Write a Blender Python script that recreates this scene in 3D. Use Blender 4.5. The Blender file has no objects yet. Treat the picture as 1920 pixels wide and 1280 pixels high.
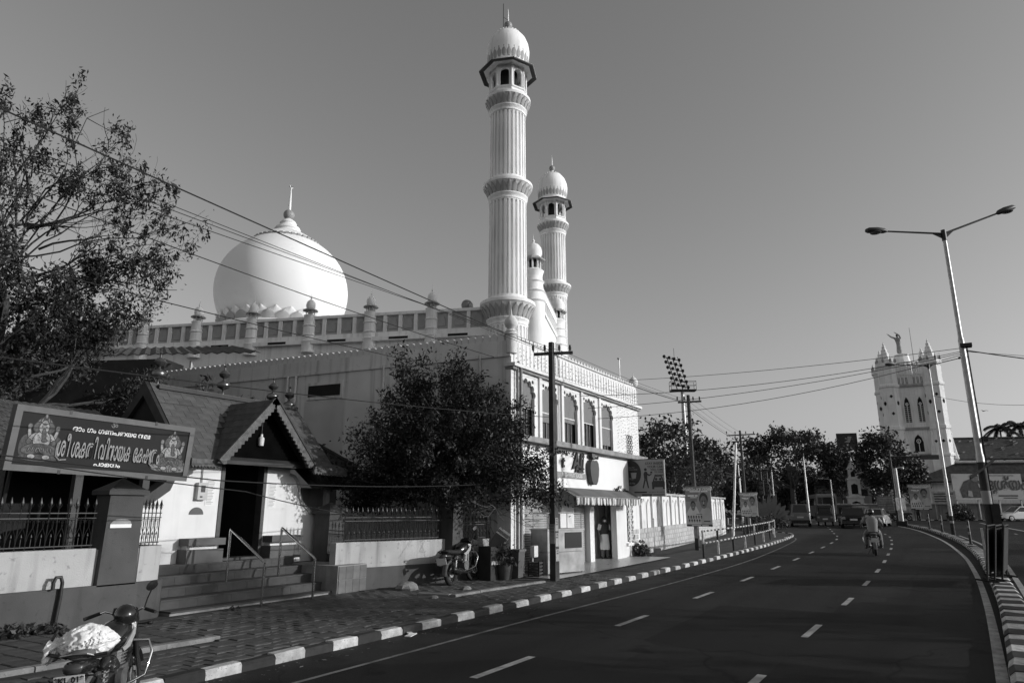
import bpy, math, random
import numpy as np
from mathutils import Vector, Matrix, noise as mnoise
R = math.radians
random.seed(11)
rng = np.random.default_rng(11)
scene = bpy.context.scene
COL = scene.collection

# ------------------------------------------------------------------ camera, sky, sun, exposure
cam_d = bpy.data.cameras.new('camera')
cam = bpy.data.objects.new('camera', cam_d)
COL.objects.link(cam)
cam_d.lens = 24.0
cam_d.sensor_width = 36.0
cam_d.clip_end = 3000
cam.location = (0, 0, 1.8)
cam.rotation_euler = (R(90 + 13.9), 0, R(31 - 90))
scene.camera = cam

SUN_AZ = R(-69.0)          # direction towards the sun, measured from +X
SUN_EL = R(15.0)
world = bpy.data.worlds.new('World')
scene.world = world
world.use_nodes = True
wn, wl = world.node_tree.nodes, world.node_tree.links
bg = wn['Background']
sky = wn.new('ShaderNodeTexSky')
sky.sky_type = 'NISHITA'
sky.sun_disc = False
sky.sun_elevation = SUN_EL
sky.sun_rotation = R(90) - SUN_AZ
sky.air_density = 1.0
sky.dust_density = 1.6
sky.ozone_density = 1.0
sep = wn.new('ShaderNodeSeparateColor')       # black-and-white film: one grey value of the sky
wl.new(sky.outputs[0], sep.inputs[0])
acc = None
for ch_i, wgt in ((0, 0.35), (1, 0.30), (2, 0.35)):
    q_ = wn.new('ShaderNodeMath'); q_.operation = 'MULTIPLY_ADD'; q_.inputs[1].default_value = wgt; q_.inputs[2].default_value = 0.0
    wl.new(sep.outputs[ch_i], q_.inputs[0])
    if acc is not None: wl.new(acc, q_.inputs[2])
    acc = q_.outputs[0]
wl.new(acc, bg.inputs[0])
bg.inputs[1].default_value = 0.138
sun_d = bpy.data.lights.new('sun', 'SUN')
sun_d.energy = 2.95
sun_d.angle = R(0.5)
sun = bpy.data.objects.new('sun', sun_d)
COL.objects.link(sun)
SUN_DIR = Vector((math.cos(SUN_EL) * math.cos(SUN_AZ), math.cos(SUN_EL) * math.sin(SUN_AZ), math.sin(SUN_EL)))
sun.rotation_euler = SUN_DIR.to_track_quat('Z', 'Y').to_euler()
sun.location = (60, -60, 40)
vs = scene.view_settings
vs.view_transform = 'Standard'
vs.look = 'None'
vs.exposure = 0.0
vs.gamma = 1.0
vs.use_curve_mapping = False
scene.cycles.max_bounces = 6
scene.cycles.use_denoising = True
scene.cycles.caustics_reflective = False
scene.cycles.caustics_refractive = False

# ------------------------------------------------------------------ helpers
def gz(x, y):
    """the street climbs gently away from the camera"""
    k = (x * 0.857 + y * 0.515 - 24) / 6.0
    return 0.072 * (math.log1p(math.exp(k)) if k < 30 else k)

MATS = {}
def mat(name, v, rough=0.85, var=0.18, scale=2.0, bump=0.0, bscale=40.0, metal=0.0, spec=0.3, rnd=0.0, streak=0.0, spots=0.0, coat=0.0):
    """grey procedural material: mottled tone, optional vertical dirt streaks, dark spots, piece-to-piece change and fine relief"""
    if name in MATS:
        return MATS[name]
    m = bpy.data.materials.new(name); MATS[name] = m
    m.use_nodes = True
    n, l = m.node_tree.nodes, m.node_tree.links
    b = n['Principled BSDF']
    b.inputs['Roughness'].default_value = rough
    b.inputs['Metallic'].default_value = metal
    b.inputs['Specular IOR Level'].default_value = spec
    b.inputs['Coat Weight'].default_value = coat
    tc = n.new('ShaderNodeTexCoord')
    def noise(sc, det=4.0, stretch=None):
        t = n.new('ShaderNodeTexNoise'); t.inputs['Scale'].default_value = sc; t.inputs['Detail'].default_value = det
        if stretch:
            mp = n.new('ShaderNodeMapping'); mp.inputs['Scale'].default_value = stretch
            l.new(tc.outputs['Object'], mp.inputs[0]); l.new(mp.outputs[0], t.inputs['Vector'])
        else:
            l.new(tc.outputs['Object'], t.inputs['Vector'])
        return t.outputs['Fac']
    def rng_(src, a, c, lo, hi):
        r = n.new('ShaderNodeMapRange'); r.inputs[1].default_value = a; r.inputs[2].default_value = c
        r.inputs[3].default_value = lo; r.inputs[4].default_value = hi
        l.new(src, r.inputs[0]); return r.outputs[0]
    def mul(a, c):
        t = n.new('ShaderNodeMath'); t.operation = 'MULTIPLY'; l.new(a, t.inputs[0]); l.new(c, t.inputs[1]); return t.outputs[0]
    val = rng_(noise(scale, 6.0), 0.3, 0.7, v * (1 - var), v * (1 + var))
    if rnd:
        oi = n.new('ShaderNodeObjectInfo')
        val = mul(val, rng_(oi.outputs['Random'], 0, 1, 1 - rnd, 1 + rnd))
    if streak:
        val = mul(val, rng_(noise(1.0, 5.0, (5.0, 5.0, 0.35)), 0.52, 0.72, 1.0, 1.0 - streak))
    if spots:
        val = mul(val, rng_(noise(scale * 6, 3.0), 0.62, 0.72, 1.0, 1.0 - spots))
    l.new(val, b.inputs['Base Color'])
    if bump:
        bp = n.new('ShaderNodeBump'); bp.inputs['Strength'].default_value = bump; bp.inputs['Distance'].default_value = 0.02
        l.new(noise(bscale, 3.0), bp.inputs['Height']); l.new(bp.outputs[0], b.inputs['Normal'])
    return m

def wave_mat(name, v1, v2, scale, axis='Z', rough=0.8, metal=0.0, distort=0.0):
    if name in MATS:
        return MATS[name]
    m = bpy.data.materials.new(name); MATS[name] = m
    m.use_nodes = True
    n, l = m.node_tree.nodes, m.node_tree.links
    b = n['Principled BSDF']; b.inputs['Roughness'].default_value = rough; b.inputs['Metallic'].default_value = metal
    tc = n.new('ShaderNodeTexCoord'); w = n.new('ShaderNodeTexWave')
    w.bands_direction = axis; w.inputs['Scale'].default_value = scale; w.inputs['Distortion'].default_value = distort
    l.new(tc.outputs['Object'], w.inputs['Vector'])
    r = n.new('ShaderNodeMapRange'); r.inputs[3].default_value = v1; r.inputs[4].default_value = v2
    l.new(w.outputs['Fac'], r.inputs[0]); l.new(r.outputs[0], b.inputs['Base Color'])
    bp = n.new('ShaderNodeBump'); bp.inputs['Strength'].default_value = 0.4; bp.inputs['Distance'].default_value = 0.01
    l.new(w.outputs['Fac'], bp.inputs['Height']); l.new(bp.outputs[0], b.inputs['Normal'])
    return m

def glass_mat(name, v=0.02, rough=0.06):
    if name in MATS:
        return MATS[name]
    m = mat(name, v, rough, 0.05, 1.0, spec=0.6)
    return m

class MB:
    def __init__(s):
        s.v = []; s.f = []
    def add(s, vs_, fs):
        o = len(s.v); s.v += [tuple(p) for p in vs_]; s.f += [tuple(i + o for i in f) for f in fs]; return s
    def box(s, x0, x1, y0, y1, z0, z1):
        return s.add([(x0, y0, z0), (x1, y0, z0), (x1, y1, z0), (x0, y1, z0), (x0, y0, z1), (x1, y0, z1), (x1, y1, z1), (x0, y1, z1)],
                     [(0, 3, 2, 1), (4, 5, 6, 7), (0, 1, 5, 4), (1, 2, 6, 5), (2, 3, 7, 6), (3, 0, 4, 7)])
    def cbox(s, c, d, rz=0.0, rx=0.0, ry=0.0):
        M = Matrix.Translation(Vector(c)) @ Matrix.Rotation(rz, 4, 'Z') @ Matrix.Rotation(ry, 4, 'Y') @ Matrix.Rotation(rx, 4, 'X')
        hx, hy, hz = d[0] / 2, d[1] / 2, d[2] / 2
        p = [M @ Vector(q) for q in [(-hx, -hy, -hz), (hx, -hy, -hz), (hx, hy, -hz), (-hx, hy, -hz), (-hx, -hy, hz), (hx, -hy, hz), (hx, hy, hz), (-hx, hy, hz)]]
        return s.add(p, [(0, 3, 2, 1), (4, 5, 6, 7), (0, 1, 5, 4), (1, 2, 6, 5), (2, 3, 7, 6), (3, 0, 4, 7)])
    def hexa(s, b, t):
        """8-corner block: four bottom corners, four top corners"""
        return s.add(list(b) + list(t), [(0, 3, 2, 1), (4, 5, 6, 7), (0, 1, 5, 4), (1, 2, 6, 5), (2, 3, 7, 6), (3, 0, 4, 7)])
    def prism(s, pts, a, b, ax='z'):
        n = len(pts)
        def P(u, w, h):
            return (u, w, h) if ax == 'z' else ((u, h, w) if ax == 'y' else (h, u, w))
        vs_ = [P(u, w, a) for u, w in pts] + [P(u, w, b) for u, w in pts]
        fs = [tuple(range(n))[::-1], tuple(range(n, 2 * n))] + [(i, (i + 1) % n, n + (i + 1) % n, n + i) for i in range(n)]
        return s.add(vs_, fs)
    def tube(s, pts, r, n=6, caps=True, flat=1.0):
        pts = [Vector(p) for p in pts]
        k = len(pts)
        rs = r if isinstance(r, (list, tuple)) else [r] * k
        vs_ = []; prev = None
        for i, p in enumerate(pts):
            d = (pts[min(i + 1, k - 1)] - pts[max(i - 1, 0)])
            d = d.normalized() if d.length > 1e-9 else Vector((0, 0, 1))
            if prev is None:
                a = d.cross(Vector((0, 0, 1)) if abs(d.z) < 0.95 else Vector((1, 0, 0))).normalized()
            else:
                a = prev - d * prev.dot(d)
                a = a.normalized() if a.length > 1e-6 else d.orthogonal().normalized()
            prev = a
            b = d.cross(a)
            for j in range(n):
                t = 2 * math.pi * j / n
                vs_.append(p + (a * math.cos(t) + b * math.sin(t) * flat) * rs[i])
        fs = [(i * n + j, i * n + (j + 1) % n, (i + 1) * n + (j + 1) % n, (i + 1) * n + j) for i in range(k - 1) for j in range(n)]
        if caps:
            fs += [tuple(range(n))[::-1], tuple(range((k - 1) * n, k * n))]
        return s.add(vs_, fs)
    def lathe(s, prof, n=24, c=(0, 0, 0), a0=0.0, arc=2 * math.pi):
        full = abs(arc - 2 * math.pi) < 1e-6
        m = n if full else n + 1
        vs_ = []
        for r_, z in prof:
            for j in range(m):
                t = a0 + arc * j / n
                vs_.append((c[0] + r_ * math.cos(t), c[1] + r_ * math.sin(t), c[2] + z))
        fs = []
        for i in range(len(prof) - 1):
            for j in range(n):
                j2 = (j + 1) % m if full else j + 1
                fs.append((i * m + j, i * m + j2, (i + 1) * m + j2, (i + 1) * m + j))
        if full and prof[0][0] > 1e-4:
            fs.append(tuple(range(m))[::-1])
        if full and prof[-1][0] > 1e-4:
            fs.append(tuple(range((len(prof) - 1) * m, len(prof) * m)))
        return s.add(vs_, fs)
    def ball(s, c, rx, ry=None, rz=None, n=12, m=8):
        ry = rx if ry is None else ry; rz = rx if rz is None else rz
        vs_ = []
        for i in range(m + 1):
            p = math.pi * i / m
            for j in range(n):
                t = 2 * math.pi * j / n
                vs_.append((c[0] + rx * math.sin(p) * math.cos(t), c[1] + ry * math.sin(p) * math.sin(t), c[2] - rz * math.cos(p)))
        return s.add(vs_, [(i * n + j, i * n + (j + 1) % n, (i + 1) * n + (j + 1) % n, (i + 1) * n + j) for i in range(m) for j in range(n)])
    def loft(s, rings, caps=True):
        """rings: list of equal-length closed loops of points"""
        n = len(rings[0]); o = []
        for r_ in rings: o += list(r_)
        fs = [(i * n + j, i * n + (j + 1) % n, (i + 1) * n + (j + 1) % n, (i + 1) * n + j) for i in range(len(rings) - 1) for j in range(n)]
        if caps:
            fs += [tuple(range(n))[::-1], tuple(range((len(rings) - 1) * n, len(rings) * n))]
        return s.add(o, fs)
    def mesh(s, name, smooth=None):
        me = bpy.data.meshes.new(name)
        me.from_pydata(s.v, [], s.f)
        if smooth:
            me.polygons.foreach_set('use_smooth', [True] * len(me.polygons))
            me.set_sharp_from_angle(angle=R(smooth))
        me.update()
        return me
    def build(s, name, m, parent=None, loc=(0, 0, 0), rz=0.0, smooth=None, **props):
        return place(name, s.mesh(name, smooth), m, parent, loc, rz, **props)

def place(name, me, m, parent=None, loc=(0, 0, 0), rz=0.0, rot=None, scale=None, **props):
    """one object for mesh ME; alike pieces share the mesh"""
    o = bpy.data.objects.new(name, me)
    COL.objects.link(o)
    if m is not None and len(me.materials) == 0:
        me.materials.append(m)
    elif m is not None and me.materials[0] is not m:
        o.material_slots[0].link = 'OBJECT'; o.material_slots[0].material = m
    o.location = loc
    o.rotation_euler = rot if rot else (0, 0, rz)
    if scale is not None:
        o.scale = (scale,) * 3 if isinstance(scale, (int, float)) else scale
    if parent is not None:
        o.parent = parent
    for k, v in props.items():
        o[k] = v
    return o

def thing(name, label, cat, loc=(0, 0, 0), rz=0.0, group=None, scale=None, rot=None):
    o = bpy.data.objects.new(name, None)
    COL.objects.link(o)
    o.location = loc; o.rotation_euler = rot if rot else (0, 0, rz); o['label'] = label; o['category'] = cat
    if group: o['group'] = group
    if scale is not None: o.scale = (scale,) * 3 if isinstance(scale, (int, float)) else scale
    o.empty_display_size = 0.2
    return o

def tag(o, label, cat, group=None):
    o['label'] = label; o['category'] = cat
    if group: o['group'] = group
    return o

def copy_tree(o, parent=None):
    c = o.copy(); COL.objects.link(c); c.parent = parent
    for ch in list(o.children):
        copy_tree(ch, c)
    return c

TYPE_SC = bpy.data.scenes.new('typesetting')     # small side scene, removed at the end: fonts and skins become meshes there
def text(name, body, size, m, parent, loc, rot=(R(90), 0, 0), align='CENTER', ext=0.004, sx=1.0, shear=0.0, bold=0.0, spacing=1.0, **props):
    cu = bpy.data.curves.new(name, 'FONT')
    cu.body = body; cu.size = size; cu.align_x = align; cu.align_y = 'CENTER'; cu.extrude = ext; cu.shear = shear
    cu.offset = bold; cu.space_character = spacing; cu.resolution_u = 3
    tmp = bpy.data.objects.new(name, cu); TYPE_SC.collection.objects.link(tmp)
    TYPE_SC.view_layers[0].update(); dg = TYPE_SC.view_layers[0].depsgraph
    me = bpy.data.meshes.new_from_object(tmp.evaluated_get(dg), depsgraph=dg)
    bpy.data.objects.remove(tmp); bpy.data.curves.remove(cu)
    me.materials.clear()
    return place(name, me, m, parent, loc, rot=rot, scale=(sx, 1, 1), **props)

def leaves_mesh(name, C, size, aspect=0.45, droop=0.3, jitter=0.35):
    """many leaf-sized folded quads centred on the points C (numpy Nx3)"""
    N = len(C)
    a = rng.normal(size=(N, 3)); a[:, 2] -= droop
    a /= np.linalg.norm(a, axis=1)[:, None]
    b = np.cross(a, rng.normal(size=(N, 3))); b /= np.linalg.norm(b, axis=1)[:, None]
    s_ = size * (1 + jitter * rng.normal(size=(N, 1)).clip(-1.6, 1.6))
    c_ = np.cross(a, b)
    P = np.empty((N, 4, 3))
    P[:, 0] = C - a * s_ * 0.5
    P[:, 1] = C + b * s_ * aspect * 0.5 + c_ * s_ * 0.08
    P[:, 2] = C + a * s_ * 0.5
    P[:, 3] = C - b * s_ * aspect * 0.5 + c_ * s_ * 0.08
    me = bpy.data.meshes.new(name)
    me.vertices.add(N * 4); me.vertices.foreach_set('co', P.reshape(-1))
    me.loops.add(N * 4); me.loops.foreach_set('vertex_index', np.arange(N * 4, dtype=np.int32))
    me.polygons.add(N); me.polygons.foreach_set('loop_start', np.arange(0, N * 4, 4, dtype=np.int32))
    me.polygons.foreach_set('loop_total', np.full(N, 4, dtype=np.int32))
    me.update(calc_edges=True); me.validate()
    return me

def leaf_mat(name, v, rnd=0.35):
    if name in MATS: return MATS[name]
    m = bpy.data.materials.new(name); MATS[name] = m
    m.use_nodes = True
    n, l = m.node_tree.nodes, m.node_tree.links
    b = n['Principled BSDF']; b.inputs['Roughness'].default_value = 0.5; b.inputs['Specular IOR Level'].default_value = 0.35
    g_ = n.new('ShaderNodeNewGeometry'); r = n.new('ShaderNodeMapRange')
    r.inputs[3].default_value = v * (1 - rnd); r.inputs[4].default_value = v * (1 + rnd)
    l.new(g_.outputs['Random Per Island'], r.inputs[0]); l.new(r.outputs[0], b.inputs['Base Color'])
    tr = n.new('ShaderNodeBsdfTranslucent'); l.new(r.outputs[0], tr.inputs[0])
    mx = n.new('ShaderNodeMixShader'); mx.inputs[0].default_value = 0.22
    l.new(b.outputs[0], mx.inputs[1]); l.new(tr.outputs[0], mx.inputs[2])
    l.new(mx.outputs[0], n['Material Output'].inputs[0])
    return m

def grow(mb, p, d, L, r, depth, tips, spread=0.6, up=0.15, kids=(2, 3), shrink=0.72, wob=0.2, nseg=3, minr=0.006, sides=6, keep=None):
    """grow a limb as a bent tapered tube and split it; the ends of twigs go to TIPS"""
    pts = [Vector(p)]; d = Vector(d).normalized(); rs = [r]
    for i in range(nseg):
        d = (d + Vector((random.gauss(0, wob), random.gauss(0, wob), random.gauss(0, wob) + up * 0.5))).normalized()
        pts.append(pts[-1] + d * L / nseg); rs.append(max(minr, r * (1 - 0.45 * (i + 1) / nseg)))
    mb.tube(pts, rs, n=sides if r > 0.03 else 3, caps=False)
    if depth <= 2:
        for q in pts[1:]: tips.append((q, d.copy(), depth))
    if depth == 0: return
    for k in range(random.randint(*kids)):
        t = random.uniform(0.45, 1.0) if k else 1.0
        i = min(nseg, max(1, int(round(t * nseg))))
        nd = (d + Vector((random.gauss(0, spread), random.gauss(0, spread), random.gauss(0, spread * 0.6) + up))).normalized()
        grow(mb, pts[i], nd, L * shrink * random.uniform(0.75, 1.15), rs[i] * (0.8 if k == 0 else 0.62), depth - 1, tips, spread, up, kids, shrink, wob, nseg, minr, max(4, sides - 1))

# ------------------------------------------------------------------ shared materials
M_white = mat('white_plaster', 0.68, 0.85, 0.08, 1.2, 0.15, 60, streak=0.10)
M_whitedirty = mat('weathered_white_plaster', 0.40, 0.9, 0.12, 1.6, 0.25, 50, streak=0.38, spots=0.35)
M_cream = mat('stained_cream_plaster', 0.52, 0.9, 0.10, 0.9, 0.2, 50, streak=0.22)
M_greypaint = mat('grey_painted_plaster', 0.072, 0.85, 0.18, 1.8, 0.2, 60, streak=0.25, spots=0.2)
M_dark = mat('dark_painted_wood', 0.025, 0.6, 0.3, 4)
M_black = mat('black_iron', 0.015, 0.45, 0.3, 8, spec=0.4)
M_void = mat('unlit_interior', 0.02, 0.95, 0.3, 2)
M_steel = mat('brushed_steel', 0.24, 0.5, 0.3, 3, metal=0.5)
M_chrome = mat('chrome', 0.6, 0.12, 0.1, 4, metal=1.0)
M_galv = mat('galvanised_pole', 0.36, 0.45, 0.2, 5, metal=0.6)
M_conc = mat('weathered_concrete', 0.26, 0.92, 0.25, 3, 0.4, 30, streak=0.2)
M_rubber = mat('tyre_rubber', 0.018, 0.8, 0.2, 10)
M_blackpaint = mat('black_gloss_paint', 0.015, 0.2, 0.1, 3, spec=0.5, coat=0.4)
M_kerbw = mat('white_kerb_paint', 0.46, 0.85, 0.35, 7, 0.3, 60, rnd=0.25, spots=0.75)
M_kerbb = mat('black_kerb_paint', 0.03, 0.75, 0.3, 9, 0.3, 60, rnd=0.3)
M_roadpaint = mat('worn_road_paint', 0.30, 0.85, 0.35, 5, spots=0.75)
M_wire = mat('cable_sheath', 0.02, 0.6, 0.1, 1)
M_signink = mat('white_sign_ink', 0.75, 0.6, 0.03, 1)
M_soil = mat('dry_soil', 0.10, 0.98, 0.35, 3, 0.6, 25)
M_stone = mat('granite_step', 0.062, 0.75, 0.18, 5, 0.15, 60, rnd=0.12)
L_dark = leaf_mat('dark_leaf', 0.035)
L_mid = leaf_mat('mid_leaf', 0.06)
L_pale = leaf_mat('pale_leaf', 0.11)
M_bark = mat('tree_bark', 0.09, 0.95, 0.35, 8, 0.6, 30)
# ------------------------------------------------------------------ ground, road, pavement, kerbs
_gz = gz
def gz(x, y):
    d = x * 0.857 + y * 0.515
    if d > 110:
        k = 110 / d; return _gz(x * k, y * k)
    return _gz(x, y)

def sheet(name, xs, ys, off, m, parent=None, **props):
    mb = MB(); nx, ny = len(xs), len(ys)
    mb.v = [(x, y, gz(x, y) + off) for x in xs for y in ys]
    mb.f = [(i * ny + j, (i + 1) * ny + j, (i + 1) * ny + j + 1, i * ny + j + 1) for i in range(nx - 1) for j in range(ny - 1)]
    return mb.build(name, m, parent, smooth=60, **props)

def fr(a, b, n):
    return [a + (b - a) * i / n for i in range(n + 1)]

def lerp_path(path, x):
    for (x0, y0), (x1, y1) in zip(path, path[1:]):
        if x <= x1:
            t = (x - x0) / (x1 - x0); return y0 + (y1 - y0) * t
    return path[-1][1]

def smooth_path(path, step):
    """even samples along a Catmull-Rom curve through PATH"""
    P = [Vector((a, b)) for a, b in path]
    P = [P[0] * 2 - P[1]] + P + [P[-1] * 2 - P[-2]]
    dense = []
    for i in range(1, len(P) - 2):
        for k in range(40):
            t = k / 40
            dense.append(0.5 * ((2 * P[i]) + (P[i + 1] - P[i - 1]) * t + (2 * P[i - 1] - 5 * P[i] + 4 * P[i + 1] - P[i + 2]) * t * t + (3 * P[i] - P[i - 1] - 3 * P[i + 1] + P[i + 2]) * t ** 3))
    dense.append(P[-2])
    out = [dense[0]]; acc = 0.0
    for a, b in zip(dense, dense[1:]):
        seg = (b - a).length
        while acc + seg >= step:
            t = (step - acc) / seg
            a = a + (b - a) * t; seg = (b - a).length; out.append(a.copy()); acc = 0.0
        acc += seg
    return out

def asphalt(name, v):
    m = mat(name, v, 0.82, 0.22, 0.35, 0.5, 160, spec=0.12)
    n, l = m.node_tree.nodes, m.node_tree.links
    b = n['Principled BSDF']; src = b.inputs['Base Color'].links[0].from_socket
    tc = [q for q in n if q.type == 'TEX_COORD'][0]
    mp = n.new('ShaderNodeMapping'); mp.inputs['Scale'].default_value = (0.06, 1.1, 1)
    l.new(tc.outputs['Object'], mp.inputs[0])
    t = n.new('ShaderNodeTexNoise'); t.inputs['Scale'].default_value = 1.0; t.inputs['Detail'].default_value = 5
    l.new(mp.outputs[0], t.inputs['Vector'])
    t2 = n.new('ShaderNodeTexNoise'); t2.inputs['Scale'].default_value = 90; l.new(tc.outputs['Object'], t2.inputs['Vector'])
    r = n.new('ShaderNodeMapRange'); r.inputs[1].default_value = 0.35; r.inputs[2].default_value = 0.7; r.inputs[3].default_value = 1.25; r.inputs[4].default_value = 0.75
    l.new(t.outputs['Fac'], r.inputs[0])
    r2 = n.new('ShaderNodeMapRange'); r2.inputs[1].default_value = 0.3; r2.inputs[2].default_value = 0.7; r2.inputs[3].default_value = 0.75; r2.inputs[4].default_value = 1.3
    l.new(t2.outputs['Fac'], r2.inputs[0])
    a = n.new('ShaderNodeMath'); a.operation = 'MULTIPLY'; l.new(src, a.inputs[0]); l.new(r.outputs[0], a.inputs[1])
    c = n.new('ShaderNodeMath'); c.operation = 'MULTIPLY'; l.new(a.outputs[0], c.inputs[0]); l.new(r2.outputs[0], c.inputs[1])
    def op(o, x, y=None, v=None):
        q = n.new('ShaderNodeMath'); q.operation = o; l.new(x, q.inputs[0])
        if y is not None: l.new(y, q.inputs[1])
        if v is not None: q.inputs[1].default_value = v
        return q.outputs[0]
    def mr(src, a_, b_, lo, hi):
        q = n.new('ShaderNodeMapRange'); q.inputs[1].default_value = a_; q.inputs[2].default_value = b_; q.inputs[3].default_value = lo; q.inputs[4].default_value = hi
        l.new(src, q.inputs[0]); return q.outputs[0]
    # repair patches, wandering cracks, oil drips and dust swept to the kerb
    wob = n.new('ShaderNodeTexNoise'); wob.inputs['Scale'].default_value = 1.3; l.new(tc.outputs['Object'], wob.inputs['Vector'])
    mixv = n.new('ShaderNodeVectorMath'); mixv.operation = 'MULTIPLY_ADD'; mixv.inputs[1].default_value = (.9, .9, 0); l.new(wob.outputs['Color'], mixv.inputs[0]); l.new(tc.outputs['Object'], mixv.inputs[2])
    vo = n.new('ShaderNodeTexVoronoi'); vo.feature = 'DISTANCE_TO_EDGE'; vo.inputs['Scale'].default_value = .22; l.new(mixv.outputs[0], vo.inputs['Vector'])
    crack = mr(vo.outputs['Distance'], 0.0, .008, .3, 1.0)
    pv = n.new('ShaderNodeTexVoronoi'); pv.distance = 'CHEBYCHEV'; pv.inputs['Scale'].default_value = .16; l.new(tc.outputs['Object'], pv.inputs['Vector'])
    sc_ = n.new('ShaderNodeSeparateColor'); l.new(pv.outputs['Color'], sc_.inputs[0])
    patch = mr(sc_.outputs[0], 0, 1, .68, 1.45)
    oil = n.new('ShaderNodeTexNoise'); oil.inputs['Scale'].default_value = 1.7; oil.inputs['Detail'].default_value = 2; l.new(tc.outputs['Object'], oil.inputs['Vector'])
    drip = mr(oil.outputs['Fac'], .66, .74, 1.0, .45)
    sx_ = n.new('ShaderNodeSeparateXYZ'); l.new(tc.outputs['Object'], sx_.inputs[0])
    dustn = op('ADD', sx_.outputs['Y'], mr(wob.outputs['Fac'], 0, 1, -.9, .9))
    dust = mr(dustn, 6.3, 7.5, 0, .022)
    val = op('MULTIPLY', op('MULTIPLY', c.outputs[0], crack), op('MULTIPLY', patch, drip))
    l.new(op('ADD', val, dust), b.inputs['Base Color'])
    return m
M_asph = asphalt('asphalt', 0.015)
M_pave = mat('pavement_bed', 0.045, 0.95, 0.3, 2.5, 0.4, 40, spots=0.4)
M_paver = mat('pavement_block', 0.075, 0.9, 0.45, 1.3, 0.4, 50, rnd=0.2, spots=0.3)
M_edging = mat('pale_edging_stone', 0.19, 0.9, 0.25, 6, 0.4, 40, spots=0.4)

sheet('ground', [-1500, -600, -200, -80] + fr(-30, 170, 20) + [300, 700, 1600], [-1500, -600, -200, -80] + fr(-40, 80, 12) + [120, 300, 700, 1600], -0.24, M_soil, kind='structure')
road = sheet('road', fr(-30, 170, 50), fr(-40, 80, 30), -0.10, M_asph, kind='structure')

KERB = [(-20, 7.42), (-5, 7.42), (10, 7.42), (25, 7.38), (36, 7.42), (44.6, 7.74), (50.3, 8.3), (53.0, 9.6), (53.6, 12.5), (53.4, 20), (53, 40)]
KP = smooth_path(KERB, 0.25)
# the pavement: filled between the kerb and the back of the plots
mb = MB()
cols = []
for p in KP[::4]:
    if p.x < 51.5 and p.y < 9.2:
        cols.append((p.x, [p.y + 0.14 + (40 - p.y) * t for t in (0, .02, .05, .09, .13, .2, .35, .6, 1)]))
cols.append((52.6, [9.6 + (40 - 9.6) * t for t in (0, .02, .05, .09, .13, .2, .35, .6, 1)]))
cols.append((53.3, [12.5 + (40 - 12.5) * t for t in (0, .02, .05, .09, .13, .2, .35, .6, 1)]))
ny = 9
for x, ys in cols:
    mb.v += [(x, y, gz(x, y) - 0.012) for y in ys]
mb.f = [(i * ny + j, (i + 1) * ny + j, (i + 1) * ny + j + 1, i * ny + j + 1) for i in range(len(cols) - 1) for j in range(ny - 1)]
pavement = mb.build('pavement', M_pave, smooth=60, kind='structure')

# kerb: alternating painted blocks, each with a worn chamfer
kerb = bpy.data.objects.new('kerb', None); COL.objects.link(kerb); kerb['kind'] = 'structure'
def kerb_mesh(L, W, Hh, ch, name):
    mb = MB()
    prof = [(-W / 2, -Hh), (-W / 2, -ch), (-W / 2 + ch, 0), (W / 2, 0), (W / 2, -Hh)]
    mb.prism(prof, -L / 2, L / 2, 'x')
    return mb.mesh(name)
KM = [kerb_mesh(0.488, 0.16, 0.2, c, 'kerb_block') for c in (0.02, 0.028, 0.035)]
def run_blocks(pts, step, parent, meshes, off, width_shift=0.0, first_white=False, name='kerb_block'):
    k = 0
    n = int(round(step / 0.25)) if step >= 0.25 else 1
    for i in range(0, len(pts) - n, n):
        a, b = pts[i], pts[i + n]
        d = b - a; an = math.atan2(d.y, d.x); c = (a + b) / 2
        white = (k % 2 == 0) == first_white
        place(name, random.choice(meshes), M_kerbw if white else M_kerbb, parent,
              (c.x - math.sin(an) * width_shift, c.y + math.cos(an) * width_shift, gz(c.x, c.y) + off + random.uniform(-.012, .010)),
              rot=(random.gauss(0, .02), random.gauss(0, .012) - math.atan2(gz(b.x, b.y) - gz(a.x, a.y), d.length), an + random.gauss(0, .018)))
        k += 1
i0 = min(range(len(KP)), key=lambda i: abs(KP[i].x - 2.5))
run_blocks(KP[i0:i0 + 216], 0.5, kerb, KM, 0.015, 0.07, first_white=True)

# road divider: low striped blocks
MED = [(4, -0.45), (8, -0.62), (15, -0.98), (21, -1.2), (32.5, -1.42), (42, -1.3), (48.5, -0.98), (58, -0.2), (66.7, 0.75), (74, 1.95), (80, 3.1)]
MP = smooth_path(MED, 0.25)
divider = bpy.data.objects.new('divider', None); COL.objects.link(divider); divider['kind'] = 'structure'
mbk = MB(); prof = [(-0.23, -0.1), (-0.23, 0.1), (-0.17, 0.15), (0.17, 0.15), (0.23, 0.1), (0.23, -0.1)]
mbk.prism(prof, -0.246, 0.246, 'x')
DM = mbk.mesh('divider_block')
run_blocks(MP, 0.5, divider, [DM], -0.1, 0, name='divider_block')

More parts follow.
